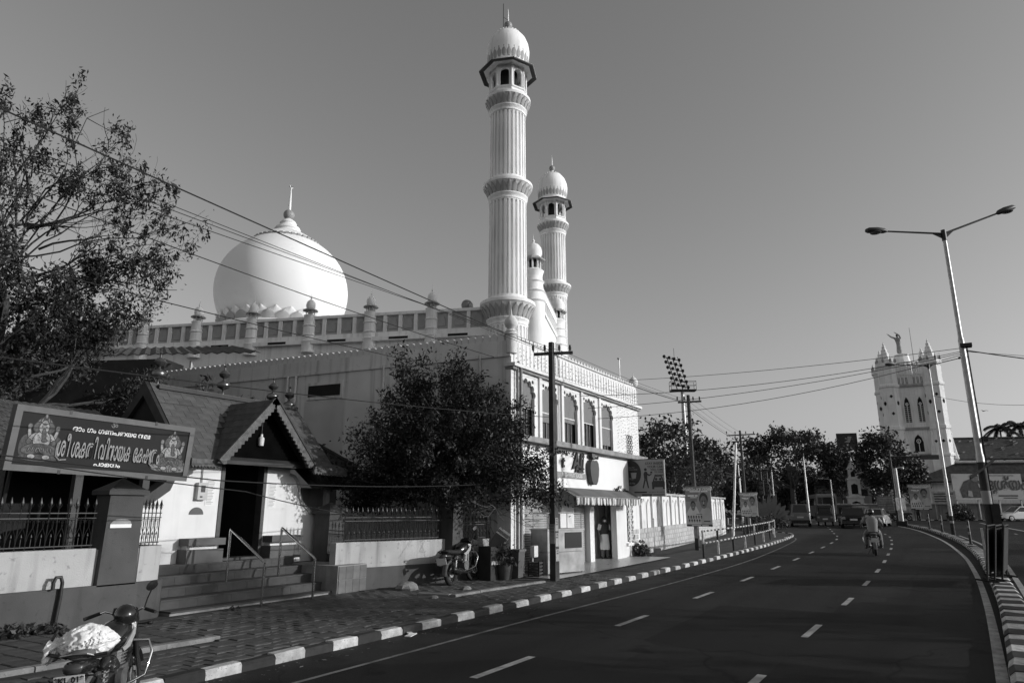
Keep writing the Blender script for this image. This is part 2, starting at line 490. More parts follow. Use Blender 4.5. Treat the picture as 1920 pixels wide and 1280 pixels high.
# painted lines on the asphalt
def strip(name, path, w, z=-0.096, step=0.5, m=None):
    mb = MB(); P = smooth_path(path, step)
    for i, p in enumerate(P):
        q = P[min(i + 1, len(P) - 1)]; r_ = P[max(i - 1, 0)]
        d = (q - r_).normalized(); nx, nyv = -d.y * w / 2, d.x * w / 2
        mb.v += [(p.x + nx, p.y + nyv, gz(p.x, p.y) + z), (p.x - nx, p.y - nyv, gz(p.x, p.y) + z)]
    mb.f = [(2 * i, 2 * i + 1, 2 * i + 3, 2 * i + 2) for i in range(len(P) - 1)]
    return mb.build(name, m or M_roadpaint, road)
M_faint = mat('faded_edge_paint', 0.13, 0.9, 0.5, 3, spots=0.8)
DL = [(-2, 4.85), (10, 4.85), (20, 4.76), (34, 4.88), (44.4, 5.12), (50.6, 5.65), (55.7, 6.43), (64.3, 7.68), (72.6, 9.11), (85, 11.8)]
DR = [(-2, 2.1), (11.3, 1.97), (17.6, 1.82), (26.8, 1.79), (34.5, 1.92), (41, 2.09), (49.4, 2.52), (56, 3.2), (70, 5.4)]
for path, ph in ((DL, 0.62), (DR, 1.18)):
    P = smooth_path(path, 0.1); k = int(ph * 10)
    while k + 15 < len(P):
        mb = MB(); seg = P[k:k + 15]
        for i, p in enumerate(seg):
            d = (seg[-1] - seg[0]).normalized()
            mb.v += [(p.x - d.y * .055, p.y + d.x * .055, gz(p.x, p.y) - .096), (p.x + d.y * .055, p.y - d.x * .055, gz(p.x, p.y) - .096)]
        mb.f = [(2 * i, 2 * i + 1, 2 * i + 3, 2 * i + 2) for i in range(len(seg) - 1)]
        if seg[0].x > 3: mb.build('lane_dash', M_roadpaint, road)
        k += 43
strip('edge_line', [(-5, 6.5), (7.3, 6.45), (11.4, 6.42), (20, 6.2), (28.6, 6.25), (39.8, 6.85), (45.7, 7.4), (48, 8.0)], 0.07, m=M_faint)
strip('edge_line', [(3, -0.1), (10, -0.42), (18.2, -0.7), (27, -0.84), (36.5, -0.74), (50, -0.05), (65.4, 1.5), (76, 3.3)], 0.13)
strip('edge_line', [(8, -1.0), (17.6, -1.45), (25.5, -1.75), (33, -1.95), (45, -1.9), (56, -1.2)], 0.13)
strip('stop_line', [(44, -7.5), (70, -5.5), (90, -4.0)], 0.25)
for k in range(7):
    strip('lane_dash', [(30 + 6 * k, -5.2 + .1 * k), (30.8 + 6 * k, -5.18 + .1 * k), (31.6 + 6 * k, -5.17 + .1 * k)], 0.12)
    strip('lane_dash', [(33 + 6 * k, -8.4 + .1 * k), (33.8 + 6 * k, -8.38 + .1 * k), (34.6 + 6 * k, -8.37 + .1 * k)], 0.12)

# interlocking pavers near the temple steps: wavy joints, the largest as single pieces, the rest joined
def paver_poly(L, W, amp, gap):
    top, bot = [], []
    for i in range(9):
        t = i / 8; x = -L / 2 + gap + (L - 2 * gap) * t
        w_ = amp * math.sin(t * 2 * math.pi)
        top.append((x, W / 2 - gap + w_)); bot.append((x, -W / 2 + gap + w_))
    return bot + top[::-1]
PL, PW = 0.30, 0.185
pm = MB(); pm.prism(paver_poly(PL, PW, 0.018, 0.006), -0.03, 0.0); pme = pm.mesh('paver')
rest = MB(); poly = paver_poly(PL, PW, 0.018, 0.006)
cells = []
for r_ in range(-1, 21):
    for c_ in range(0, 62):
        x = 2.6 + c_ * PL + (r_ % 2) * PL / 2; y = 7.72 + r_ * PW
        if y > 11.55 or (y < 7.68): continue
        if y > 8.95 and x < 6.7: continue
        f_ = x * 0.857 + y * 0.515; rr = x * 0.515 - y * 0.857
        if rr / f_ < -0.82 or x > 19: continue
        cells.append((f_, x, y))
cells.sort()
for i, (f_, x, y) in enumerate(cells):
    dz = random.uniform(-0.005, 0.006)
    if i < 300:
        place('paver', pme, M_paver, pavement, (x, y, gz(x, y) + dz), rot=(random.gauss(0, .02), random.gauss(0, .02), random.gauss(0, .03)))
    else:
        n = len(poly); o = len(rest.v)
        rest.v += [(x + a, y + b, gz(x, y) + dz) for a, b in poly] + [(x + a * 1.02, y + b * 1.02, gz(x, y) - 0.012) for a, b in poly]
        rest.f += [tuple(range(o, o + n))] + [(o + k, o + n + k, o + n + (k + 1) % n, o + (k + 1) % n) for k in range(n)]
rest.build('paver_field', M_paver, pavement, kind='stuff')
# small-ribbed tactile tiles between edging and wall
M_tact = mat('ribbed_tile', 0.042, 0.9, 0.25, 5, 0.3, 50, rnd=0.2)
tm = MB(); tm.box(-.146, .146, -.146, .146, -.03, 0)
for k in range(6):
    tm.box(-.13, .13, -.125 + k * .045, -.105 + k * .045, 0, .008)
tme = tm.mesh('tile')
for i in range(13):
    for j in range(8):
        x, y = 3.1 + i * .3, 9.42 + j * .3
        if x * .515 - y * .857 > -0.8 * (x * .857 + y * .515) and x < 7.5:
            place('tile', tme, M_tact, pavement, (x, y, 0.012 + random.uniform(-.004, .004)), rot=(random.gauss(0, .01), random.gauss(0, .01), random.gauss(0, .006)))
# pale edging stones let into the pavement
def edging(pts, label=None):
    for a, b in zip(pts, pts[1:]):
        a, b = Vector(a), Vector(b); d = b - a; n = max(1, round(d.length / 0.75)); an = math.atan2(d.y, d.x)
        for k in range(n):
            c = a + d * ((k + .5) / n)
            mb = MB(); mb.prism([(-.075, -.1), (-.075, .035), (-.06, .05), (.06, .05), (.075, .035), (.075, -.1)], -d.length / n / 2 + .006, d.length / n / 2 - .006, 'x')
            mb.build('edging_stone', M_edging, pavement, (c.x, c.y, gz(c.x, c.y) + random.uniform(-.01, .005)), an + random.gauss(0, .01))
edging([(2.6, 9.3), (4.5, 9.2), (6.9, 9.12)])
edging([(12.6, 9.05), (14.4, 8.95), (16.2, 8.8)])
edging([(12.65, 9.15), (12.5, 9.9)])
# ------------------------------------------------------------------ temple front: compound wall, fence, gatehouse, sign
M_shingle = mat('roof_shingle', 0.08, 0.8, 0.2, 7, 0.35, 60, rnd=0.16, spots=0.25)
M_oldtile = mat('mossy_clay_tile', 0.05, 0.95, 0.4, 6, 0.5, 40)
M_fret = mat('carved_fascia_board', 0.11, 0.8, 0.3, 10, 0.8, 45)
M_brass = mat('dull_brass', 0.16, 0.3, 0.2, 6, metal=0.8)
M_benchgrey = mat('grey_bench_paint', 0.10, 0.7, 0.12, 4, spots=0.15)
M_wood = mat('dark_door_frame', 0.06, 0.5, 0.25, 5)

def wall_run(parent, pts, z0, z1, th, m, name, back=1):
    """a wall of even height along a line of points"""
    mb = MB(); V = [Vector(p) for p in pts]
    L, Rr = [], []
    for i, p in enumerate(V):
        d = (V[min(i + 1, len(V) - 1)] - V[max(i - 1, 0)]).normalized()
        nrm = Vector((-d.y, d.x)) * back
        L.append((p.x, p.y)); Rr.append((p.x + nrm.x * th, p.y + nrm.y * th))
    mb.prism(L + Rr[::-1], z0, z1)
    return mb.build(name, m, parent, smooth=40)

# --- iron fence parts
def fence_bar(h):
    mb = MB(); mb.tube([(0, 0, 0), (0, 0, h * 0.84)], 0.009, 6)
    mb.lathe([(.009, 0), (.022, .012), (.009, .03), (.02, .045), (.009, .06)], 8, (0, 0, h * .8))
    mb.lathe([(.006, 0), (.026, .05), (.02, .075), (.0, .15)], 6, (0, 0, h * .84))
    for sx in (-1, 1):
        mb.tube([(0, 0, h * .82), (sx * .03, 0, h * .845), (sx * .045, 0, h * .9)], .005, 4)
    return mb.mesh('fence_bar', 50)
def scroll_pair():
    mb = MB()
    for s in (-1, 1):
        pts = []
        for k in range(15):
            t = k / 14 * 4.2; r_ = .042 * (1 - k / 19)
            pts.append((s * (.032 - r_ * math.cos(t)), 0, .045 + r_ * math.sin(t)))
        mb.tube(pts[::-1] + [(s * -.008, 0, -.02), (s * .05, 0, -.16), (s * .065, 0, -.26)], .0055, 4)
    return mb.mesh('scroll')
FB = fence_bar(0.78); SC = scroll_pair()
DIA = MB(); DIA.tube([(0, 0, 0), (.07, 0, .13), (0, 0, .26)], .006, 4).tube([(.07, 0, 0), (0, 0, .13), (.07, 0, .26)], .006, 4); DIA = DIA.mesh('lattice')
def iron_fence(label, p0, p1, z, pitch=0.14, kind='scroll', hs=1.0):
    a, b = Vector(p0), Vector(p1); d = b - a; an = math.atan2(d.y, d.x); L = d.length
    f = thing('iron_fence', label, 'fence', (a.x, a.y, z), an)
    for zz in (.05, .48, .56):
        mb = MB(); mb.box(0, L, -.008, .008, zz * hs - .008, zz * hs + .008); mb.build('rail', M_black, f)
    n = int(L / pitch)
    for i in range(n + 1):
        x = (i + .3) * L / (n + .6)
        place('bar', FB, M_black, f, (x, 0, 0), rot=(random.gauss(0, .01), random.gauss(0, .012), 0), scale=(1, 1, hs))
        if i < n:
            place('scroll', SC if kind == 'scroll' else DIA, M_black, f, (x + L / (n + .6) / 2, -.004, (.38 if kind == 'scroll' else .1) * hs))
            mb = None
            place('short_bar', SPK, M_black, f, (x + L / (n + .6) / 2, 0, 0.05))
    return f
SPK = MB(); SPK.tube([(0, 0, 0), (0, 0, .12)], .006, 5).lathe([(.004, 0), (.016, .03), (0, .08)], 6, (0, 0, .12)); SPK = SPK.mesh('short_bar')

def pillar(parent, cx, cy, w, dpt, z0, z1, m, cap=0.2):
    mb = MB(); t = .03
    mb.hexa([(cx - w / 2 - t, cy - dpt / 2, z0), (cx + w / 2 + t, cy - dpt / 2, z0), (cx + w / 2 + t, cy + dpt / 2, z0), (cx - w / 2 - t, cy + dpt / 2, z0)],
            [(cx - w / 2, cy - dpt / 2, z1), (cx + w / 2, cy - dpt / 2, z1), (cx + w / 2, cy + dpt / 2, z1), (cx - w / 2, cy + dpt / 2, z1)])
    p = mb.build('pillar', m, parent)
    mb = MB(); o = .06
    mb.box(cx - w / 2 - o, cx + w / 2 + o, cy - dpt / 2 - o, cy + dpt / 2 + o, z1, z1 + .07)
    mb.add([(cx - w / 2 - o, cy - dpt / 2 - o, z1 + .07), (cx + w / 2 + o, cy - dpt / 2 - o, z1 + .07), (cx + w / 2 + o, cy + dpt / 2 + o, z1 + .07), (cx - w / 2 - o, cy + dpt / 2 + o, z1 + .07), (cx, cy, z1 + .07 + cap)],
           [(0, 1, 4), (1, 2, 4), (2, 3, 4), (3, 0, 4)])
    mb.build('cap', m, p)
    return p

# --- compound wall, left of the steps
cw = thing('compound_wall', 'low white wall on grey plinth with square pillar, left of the temple steps', 'wall', (0, 0, 0))
wall_run(cw, [(1.5, 11.86), (6.5, 11.86)], 0.62, 1.2, .22, M_whitedirty, 'wall_panel')
wall_run(cw, [(6.5, 11.88), (7.3, 11.88)], 0.62, 1.18, .2, M_whitedirty, 'wall_panel')
curve_end = [(7.25, 11.86), (7.55, 11.87), (7.68, 11.93), (7.76, 12.05), (7.8, 12.2), (7.8, 12.8), (7.9, 13.4)]
wall_run(cw, curve_end, 0.62, 1.2, .2, M_whitedirty, 'wall_panel')
wall_run(cw, [(1.5, 11.77), (7.5, 11.77), (7.68, 11.83), (7.8, 11.96), (7.85, 12.15), (7.85, 12.9)], -.05, 0.622, .3, M_greypaint, 'plinth')
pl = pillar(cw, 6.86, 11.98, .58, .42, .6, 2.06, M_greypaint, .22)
mb = MB(); mb.box(6.62, 6.98, 11.755, 11.765, 1.52, 1.58); mb.build('sticker', M_signink, pl)
mb = MB(); mb.prism([(6.62, 1.58), (6.66, 1.63), (6.72, 1.66), (6.8, 1.665), (6.9, 1.66), (6.96, 1.625), (6.98, 1.58)], 11.758, 11.766, 'y'); mb.build('sticker', M_conc, pl)
iron_fence('black iron fence of spear-tipped scroll bars under the temple sign', (3.2, 11.97), (6.5, 11.97), 1.2)
f2 = iron_fence('short black iron fence between square pillar and temple wall', (7.22, 11.97), (7.72, 12.1), 1.2, .1)
pipe = thing('vent_pipe', 'bent iron vent pipe rising beside the grey plinth', 'pipe', (5.95, 11.72, 0))
mb = MB(); mb.tube([(0.0, 0, -.02), (0.03, 0, .5), (0.03, 0, .72), (.0, 0, .8), (-.07, 0, .8), (-.1, 0, .72), (-.1, 0, .62)], .028, 8); mb.build('pipe', M_black, pipe, smooth=50)

# --- steps
st = thing('temple_steps', 'grey tiled steps climbing from the pavement to the temple doorway', 'steps', (0, 0, 0))
SX0, SX1 = 7.86, 12.2
tops = [0.06, 0.23, 0.40, 0.57, 0.74]
x1s = [12.75, 12.3, 12.05, 11.9, 11.75]
for i in range(5):
    y0 = 11.72 + i * .33; z1 = tops[i]; z0 = tops[i - 1] if i else -.06
    mb = MB(); mb.box(SX0, x1s[i], y0 + .012, 13.6, z0 - .02, z1 - .016); mb.build('riser_core', M_conc, st)
    mb = MB(); mb.box(SX0 - .005, x1s[i] + .01, y0 - .02, y0 + .34, z1 - .016, z1 + .012)
    tr = mb.build('tread', M_stone, st)
    if i:
        n = 12; w = (x1s[i] - SX0) / n
        mbt = MB(); mbt.box(-w / 2 + .0015, w / 2 - .0015, 0, .02, 0, z1 - .02 - z0 - .014); tme2 = mbt.mesh('riser_tile')
        for k in range(n):
            place('riser_tile', tme2, M_stone, st, (SX0 + (k + .5) * w, y0 - .006 + random.uniform(-.002, .002), z0 + .014))
mb = MB(); mb.box(11.7, 12.62, 11.55, 13.2, -.02, .60); mb.build('cheek_wall', M_conc, st)
mbt = MB(); mbt.box(-.108, .108, 0, .02, -.14, .14); tme3 = mbt.mesh('facing_tile')
M_facet = mat('pale_facing_tile', 0.11, 0.6, 0.2, 6, rnd=0.2)
for i in range(4):
    for j in range(2):
        place('facing_tile', tme3, M_facet, st, (11.83 + i * .222, 11.532, .15 + j * .29))
# --- handrails
def handrail(x, y, label):
    h = thing('handrail', label, 'handrail', (x, y, 0))
    M_tube = M_chrome
    mb = MB(); mb.tube([(0, 0, -.02), (0, 0, .82)], .026, 10); mb.build('post', M_tube, h, smooth=50)
    mb = MB(); mb.tube([(-.08, 1.0, .42), (-.08, 1.0, 1.42)], .026, 10); mb.build('post', M_tube, h, smooth=50)
    mb = MB(); mb.tube([(0, 0, .81), (0, .03, .84), (-.08, .98, 1.42), (-.08, 1.0, 1.42)], .028, 10); mb.build('rail', M_tube, h, smooth=50)
handrail(9.5, 11.35, 'shiny tubular handrail in front of the dark temple doorway')
handrail(10.85, 11.4, 'shiny tubular handrail beside the leaf-shadowed temple wall')

# --- gatehouse
gh = thing('temple_gatehouse', 'small temple gatehouse with steep shingled gable roof over a dark doorway', 'temple', (0, 0, 0))
PY = 13.4
mb = MB()   # left wall with swept shoulder
mb.prism([(7.9, .6), (9.86, .6), (9.86, 2.9), (8.78, 2.9), (8.75, 2.55), (8.62, 2.22), (8.3, 1.98), (7.9, 1.92)], PY, PY + .22, 'y')
lw = mb.build('wall', M_white, gh)
mb = MB()   # grey swept coping
pts = [(8.82, 2.95), (8.78, 2.55), (8.64, 2.2), (8.3, 1.95), (7.9, 1.88)]
mb.prism(pts + [(a - .22 * (1 if i < 2 else .5), b + .0 + (.17 if i >= 2 else 0)) for i, (a, b) in enumerate(pts)][::-1], PY - .06, PY + .3, 'y')
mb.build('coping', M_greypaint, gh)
mb = MB()   # right wall with ogee shoulder
mb.prism([(11.02, .6), (12.72, .6), (12.72, 1.72), (12.5, 1.74), (12.42, 1.84), (12.2, 1.98), (12.08, 2.18), (12.06, 2.36), (12.0, 2.5), (11.9, 2.62), (11.75, 2.66), (11.75, 3.5), (11.02, 3.5)], PY, PY + .22, 'y')
rw = mb.build('wall', M_white, gh)
mb = MB()
ed = [(12.75, 1.74), (12.5, 1.76), (12.44, 1.85), (12.22, 2.0), (12.11, 2.2), (12.09, 2.37), (12.03, 2.52), (11.92, 2.64), (11.78, 2.68)]
mb.prism(ed + [(a - .05, b - .05) for a, b in ed][::-1], PY - .035, PY + .25, 'y'); mb.build('coping', M_whitedirty, gh)
# walls either side of the doorway run back; the dark of the room behind is put into their near-black colour
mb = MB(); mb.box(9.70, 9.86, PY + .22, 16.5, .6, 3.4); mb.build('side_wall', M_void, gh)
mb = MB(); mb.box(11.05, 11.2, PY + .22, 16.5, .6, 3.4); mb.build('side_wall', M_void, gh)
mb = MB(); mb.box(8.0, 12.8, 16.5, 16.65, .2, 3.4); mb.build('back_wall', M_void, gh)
mb = MB(); mb.box(8.0, 12.8, 13.5, 16.5, .4, .70); mb.build('floor', M_stone, gh)
mb = MB(); mb.box(9.86, 11.05, PY + .02, PY + .3, 2.96, 3.05); mb.build('lintel', M_dark, gh)
for x in (9.84, 10.98):
    mb = MB(); mb.box(x, x + .09, PY - .02, PY + .2, .7, 2.95); mb.build('door_jamb', M_wood, gh)
mb = MB(); mb.box(9.9, 10.98, PY - .12, PY + .25, .7, .8); mb.build('threshold', M_stone, gh)
mb = MB(); mb.box(9.88, 9.93, PY + .3, PY + .9, .8, 2.9); mb.build('door_leaf', M_wood, gh)
# grey benches
for x0, x1 in ((8.98, 9.84), (11.08, 11.98)):
    bn = MB().box(x0, x1, PY - .32, PY, .73, 1.02).build('bench', M_benchgrey, gh)
    MB().box(x0 + .08, x1 - .08, PY - .2, PY, 1.02, 1.1).build('bench_neck', M_white, bn)
    MB().box(x0 + .02, x1 + .03, PY - .33, PY, 1.1, 1.24).build('bench_top', M_benchgrey, bn)
# niche, meter box, notices
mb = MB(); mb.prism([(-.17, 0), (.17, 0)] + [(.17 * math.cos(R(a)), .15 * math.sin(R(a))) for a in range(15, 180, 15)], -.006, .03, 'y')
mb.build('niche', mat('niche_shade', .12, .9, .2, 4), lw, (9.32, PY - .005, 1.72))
mtr = MB().box(-.115, .115, -.1, 0, -.18, .18).build('meter_box', mat('pale_meter_box', .42, .5, .1, 4), lw, (9.36, PY - .002, 2.2))
MB().box(-.05, .05, -.106, -.1, -.02, .12).build('meter_window', M_black, mtr)
MB().box(-.06, .0, -.104, -.1, -.13, -.1).build('meter_label', M_black, mtr)
M_notice = mat('paper_notice', .72, .9, .05, 3)
for x, z, par in ((9.62, 2.2, lw), (11.28, 2.15, rw)):
    nt = MB().box(x - .12, x + .12, PY - .007, PY - .002, z - .3, z + .3).build('notice', M_notice, par)
    mb = MB()
    for k in range(17):
        mb.box(x - .1, x + random.uniform(.02, .1), PY - .01, PY - .0072, z + .25 - k * .032, z + .262 - k * .032)
    mb.build('notice_text', mat('grey_print', .3, .9, .1, 4), nt)
mb = MB(); mb.tube([(9.36, PY - .03, 2.38), (9.36, PY - .03, 2.9)], .012, 6); mb.build('conduit', M_conc, lw)
# --- roof: main ridge along the street, cross gable over the door
roof = MB().box(8.75, 12.7, 14.35, 14.45, 4.42, 4.5).build('roof', M_dark, gh)
RZ, RY, EZ, EY = 4.55, 14.55, 2.86, 12.95           # ridge and eave of the front slope
GX = 10.56                                          # cross gable ridge
def slope_pt(u, t):     # front slope of the main roof: u along street, t from ridge to eave with a slight kick at the foot
    z = RZ + (EZ - RZ) * t + 0.16 * max(0, t - .72) ** 1 * 0.9
    return Vector((u, RY + (EY - RY) * t, z))
sh_me = {}
def shingle(w, h, th=.018):
    k = (round(w, 3), round(h, 3))
    if k not in sh_me:
        mb = MB()
        mb.hexa([(-w / 2 + .004, -h * .62, -th), (w / 2 - .004, -h * .62, -th), (w / 2 - .004, h * .5, -th), (-w / 2 + .004, h * .5, -th)],
                [(-w / 2 + .004, -h * .62, 0), (w / 2 - .004, -h * .62, 0), (w / 2 - .004, h * .5, -th * .6), (-w / 2 + .004, h * .5, -th * .6)])
        sh_me[k] = mb.mesh('shingle')
    return sh_me[k]
def lay(p_top, p_bot, u_dir, u0, u1, w, rows, ok, lift=.02):
    """lay shingles on the plane from p_top to p_bot, running along u_dir"""
    p_top, p_bot, u_dir = Vector(p_top), Vector(p_bot), Vector(u_dir).normalized()
    down = (p_bot - p_top); h = down.length / rows; down.normalize()
    nrm = u_dir.cross(-down).normalized()
    M3 = Matrix((u_dir, -down, nrm)).transposed()
    for r_ in range(rows):
        n = int((u1 - u0) / w) + 2
        for c in range(n):
            u = u0 + c * w + (r_ % 2) * w / 2 - w / 2
            wa, wb = max(u, u0), min(u + w, u1)
            if wb - wa < w * .3: continue
            uc = (wa + wb) / 2
            pos = p_top + u_dir * uc + down * h * (r_ + .5) + nrm * lift
            if not ok(pos): continue
            M_ = M3.to_4x4() @ Matrix.Rotation(random.gauss(0, .006), 4, 'Z') @ Matrix.Rotation(R(1.6), 4, 'X')
            place('shingle', shingle(wb - wa, h), M_shingle, roof, pos, rot=M_.to_euler())
def in_gable(p): # inside the cross gable volume
    return abs(p.x - GX) < (4.32 - p.z) / 1.13 and p.z < 4.32
lay((0, RY, RZ), (0, EY, EZ), (1, 0, 0), 8.62, 12.75, .33, 11, lambda p: not in_gable(p))
mb = MB()   # solid under the shingles, front and back slopes
mb.hexa([(8.64, EY, EZ - .08), (12.74, EY, EZ - .08), (12.74, RY, RZ - .1), (8.64, RY, RZ - .1)], [(8.64, EY, EZ), (12.74, EY, EZ), (12.74, RY, RZ), (8.64, RY, RZ)])
mb.hexa([(8.64, RY, RZ - .1), (12.74, RY, RZ - .1), (12.74, 16.3, EZ - .08), (8.64, 16.3, EZ - .08)], [(8.64, RY, RZ), (12.74, RY, RZ), (12.74, 16.3, EZ), (8.64, 16.3, EZ)])
mb.build('roof_deck', M_dark, roof)
# cross gable slopes
GZ, GE = 4.28, 2.86; gw = 1.26
for s in (-1, 1):
    mb = MB()
    a = [(GX, 12.72, GZ - .06), (GX + s * gw, 12.72, GE - .06), (GX + s * gw, 14.3, GE - .06), (GX, 14.3, GZ - .06)]
    mb.hexa(a, [(x, y, z + .06) for x, y, z in a]); mb.build('gable_deck', M_dark, roof)
    if s < 0:
        lay((GX, 14.45, GZ), (GX - gw, 14.45, GE), (0, -1, 0), 0.0, 1.75, .33, 9, lambda p: p.y < RY - (RZ - p.z) * (RY - EY) / (RZ - EZ) + .15)
    else:
        lay((GX, 12.7, GZ), (GX + gw, 12.7, GE), (0, 1, 0), 0.0, 1.75, .33, 9, lambda p: p.y < RY - (RZ - p.z) * (RY - EY) / (RZ - EZ) + .15)
# flared eave right of the cross gable
mb = MB(); a = [(11.72, 12.9, 2.96), (12.75, 12.9, 2.92), (12.95, 12.62, 2.80), (11.85, 12.62, 2.80)]
mb.hexa([(x, y, z - .04) for x, y, z in a], a); mb.build('flared_eave', M_shingle, roof)
# carved barge boards with scalloped lower edges
def scallop_board(parent, p0, p1, depth, y0, y1, n, name='barge_board'):
    """board from p0 to p1 in the xz plane, lower edge scalloped"""
    p0, p1 = Vector(p0), Vector(p1); d = p1 - p0; L = d.length; d.normalize(); nn = Vector((d.y, -d.x))
    if nn.y > 0: nn = -nn
    pts = [p0, p1]
    for k in range(n, -1, -1):
        c = p0 + (p1 - p0) * (k / n)
        pts.append(c + nn * (depth - .025))
        if k:
            c2 = p0 + (p1 - p0) * ((k - .5) / n); pts.append(c2 + nn * (depth + .02))
    mb = MB(); mb.prism([(p.x, p.y) for p in pts], y0, y1, 'y'); return mb.build(name, M_fret, parent)
scallop_board(roof, (GX, 4.33), (9.22, 2.84), .17, 12.66, 12.72, 17)
scallop_board(roof, (GX, 4.33), (11.84, 2.88), .17, 12.66, 12.72, 17)
MB().prism([(9.45, 2.95), (11.68, 2.95), (GX, 4.16)], 13.0, 13.03, 'y').build('gable_shade_panel', mat('gable_shade', .004, 1.0, .3, 3, spec=0.0), roof)  # added near-black sheet: the shade of the deep gable is painted on it
mb = MB(); mb.hexa([(GX, 12.64, 4.31), (11.86, 12.64, 2.85), (11.86, 12.8, 2.85), (GX, 12.8, 4.31)], [(GX, 12.64, 4.36), (11.9, 12.64, 2.89), (11.9, 12.8, 2.89), (GX, 12.8, 4.36)]); mb.build('verge', M_dark, roof)
scallop_board(roof, (8.7, 2.84), (9.3, 2.84), .16, 12.82, 12.88, 8, 'fascia_board')
scallop_board(roof, (11.8, 2.82), (12.9, 2.80), .16, 12.6, 12.66, 12, 'fascia_board')
# the street-left gable end: dark boards, open under
mb = MB()
for s, (ya, za, yb, zb) in ((0, (RY, RZ, EY, EZ)), (1, (RY, RZ, 16.2, EZ))):
    mb.hexa([(8.52, ya, za - .3), (8.6, ya, za - .3), (8.6, yb, zb - .2), (8.52, yb, zb - .2)], [(8.52, ya, za + .02), (8.6, ya, za + .02), (8.6, yb, zb + .02), (8.52, yb, zb + .02)])
mb.build('end_board', M_dark, roof)
mb = MB(); mb.prism([(12.95, 2.85), (16.2, 2.85), (14.55, 4.4)], 8.62, 8.66, 'x'); mb.build('end_panel', M_void, roof)
mb = MB(); mb.prism([(12.95, 2.85), (16.2, 2.85), (14.55, 4.4)], 12.70, 12.74, 'x'); mb.build('end_panel', M_cream, roof)
# brass pot finials on the ridges
fm = MB(); fm.lathe([(.05, 0), (.02, .03), (.02, .12), (.03, .14), (.14, .2), (.16, .26), (.14, .31), (.04, .37), (.025, .4), (.03, .42), (.11, .47), (.13, .53), (.1, .58), (.03, .63), (.015, .7), (.035, .73), (.012, .77), (.0, .86)], 20)
fme = fm.mesh('finial', 40)
for p in ((8.82, 14.55, 4.52), (10.5, 14.55, 4.52), (12.2, 14.8, 4.50), (12.55, 14.55, 4.3)):
    place('finial', fme, M_brass, roof, p)
# hanging lamp bulb under the porch
lm = thing('porch_lamp', 'white glass lamp hanging on a wire under the temple gable', 'lamp', (10.46, 12.95, 3.35))
MB().tube([(0, 0, .06), (0, 0, .8)], .008, 5).build('cord', M_black, lm)
MB().lathe([(.0, -.14), (.06, -.12), (.07, 0), (.07, .05), (.03, .09), (.03, .14), (0, .14)], 14).build('shade', mat('lamp_glass', .6, .3, .05, 2), lm, smooth=40)

# --- signboard on posts above the fence
sb = thing('temple_signboard', 'wide framed temple signboard with raised lettering and two seated deity pictures', 'sign', (4.72, 11.25, 2.38), R(0), rot=(R(0), 0, R(0)))
M_board = mat('sign_face', .024, .6, .15, 1.0, spec=.08)
SW, SH = 2.82, .90
sb.rotation_euler = (R(4), R(1.2), 0)
MB().box(0, SW, 0, .12, 0, SH).build('panel', M_board, sb)
M_frame = mat('sign_frame', .11, .6, .15, 5)
for i, (a, b, c, d) in enumerate(((-.02, SW + .02, -.02, .07), (-.02, SW + .02, SH - .07, SH + .02), (-.02, .07, .07, SH - .07), (SW - .07, SW + .02, .07, SH - .07))):
    MB().box(a, b, -.02, .13, c, d).build('frame_bar', M_frame, sb)
for x in (.72, 2.1):
    MB().box(x - .02, x + .02, -.025, -.018, -.03, .03).build('clip', M_black, sb)
    MB().box(x - .02, x + .02, -.025, -.018, SH - .03, SH + .03).build('clip', M_black, sb)
for x in (.5, 2.3):
    MB().tube([(x, .98, -2.35), (x, .96, .6)], .03, 8).build('post', M_black, sb)
    MB().tube([(x, .13, .5), (x, .97, .5)], .02, 6).build('bracket', M_black, sb)
M_gold = mat('raised_letter', .24, .4, .12, 5)
YT = -.004
text('lettering', 'ॐ', .13, mat('ochre_ink', .2, .6), sb, (1.42, YT, .775))
text('lettering', 'ഓം ഗം ഗണപതയേ നമഃ', .105, M_signink, sb, (1.42, YT, .665), sx=1.02, bold=.002)
def heading(z, x0, x1, h):
    """main line, glyph by glyph: joined letters overlap, the curved ra-sign is a drawn stroke"""
    seq = [('r', 0), ('ശ', .01), ('ീ', .13), ('ശ', .01), ('ക', -.035), ('ത', .008), ('ി', .13), ('വ', .008), ('ി', .01), ('ന', .01), ('ാ', .01), ('യ', .012), ('ക', .13), ('േ', .008), ('ക', -.035), ('ഷ', .014), ('r', 0), ('ത', .012), ('ം', 0)]
    items = []; x = 0.0
    for ch_, gap in seq:
        if ch_ == 'r':
            x += .012; items.append(('r', x, None)); x += .03; continue
        o = text('lettering', ch_, h, M_gold, sb, (0, -.012, z), align='LEFT', ext=.012, bold=.005)
        xs_ = [v.co.x for v in o.data.vertices]
        items.append((o, x - min(xs_), None)); x += max(xs_) - min(xs_) + gap
    k = (x1 - x0) / x
    for o, xx, _ in items:
        if o == 'r':
            q = x0 + xx * k
            MB().tube([(q + .16, -.014, z - .17), (q + .06, -.014, z - .185), (q + .005, -.014, z - .13), (q - .004, -.014, z - .02), (q + .0, -.014, z + .05), (q + .03, -.014, z + .09)], .012, 6).build('lettering', M_gold, sb)
        else:
            o.location.x = x0 + xx * k; o.scale = (k, 1, 1)
heading(.36, .62, 2.26, .40)
text('lettering', 'പാളയം', .09, M_signink, sb, (1.42, YT, .155), sx=1.3, bold=.002)
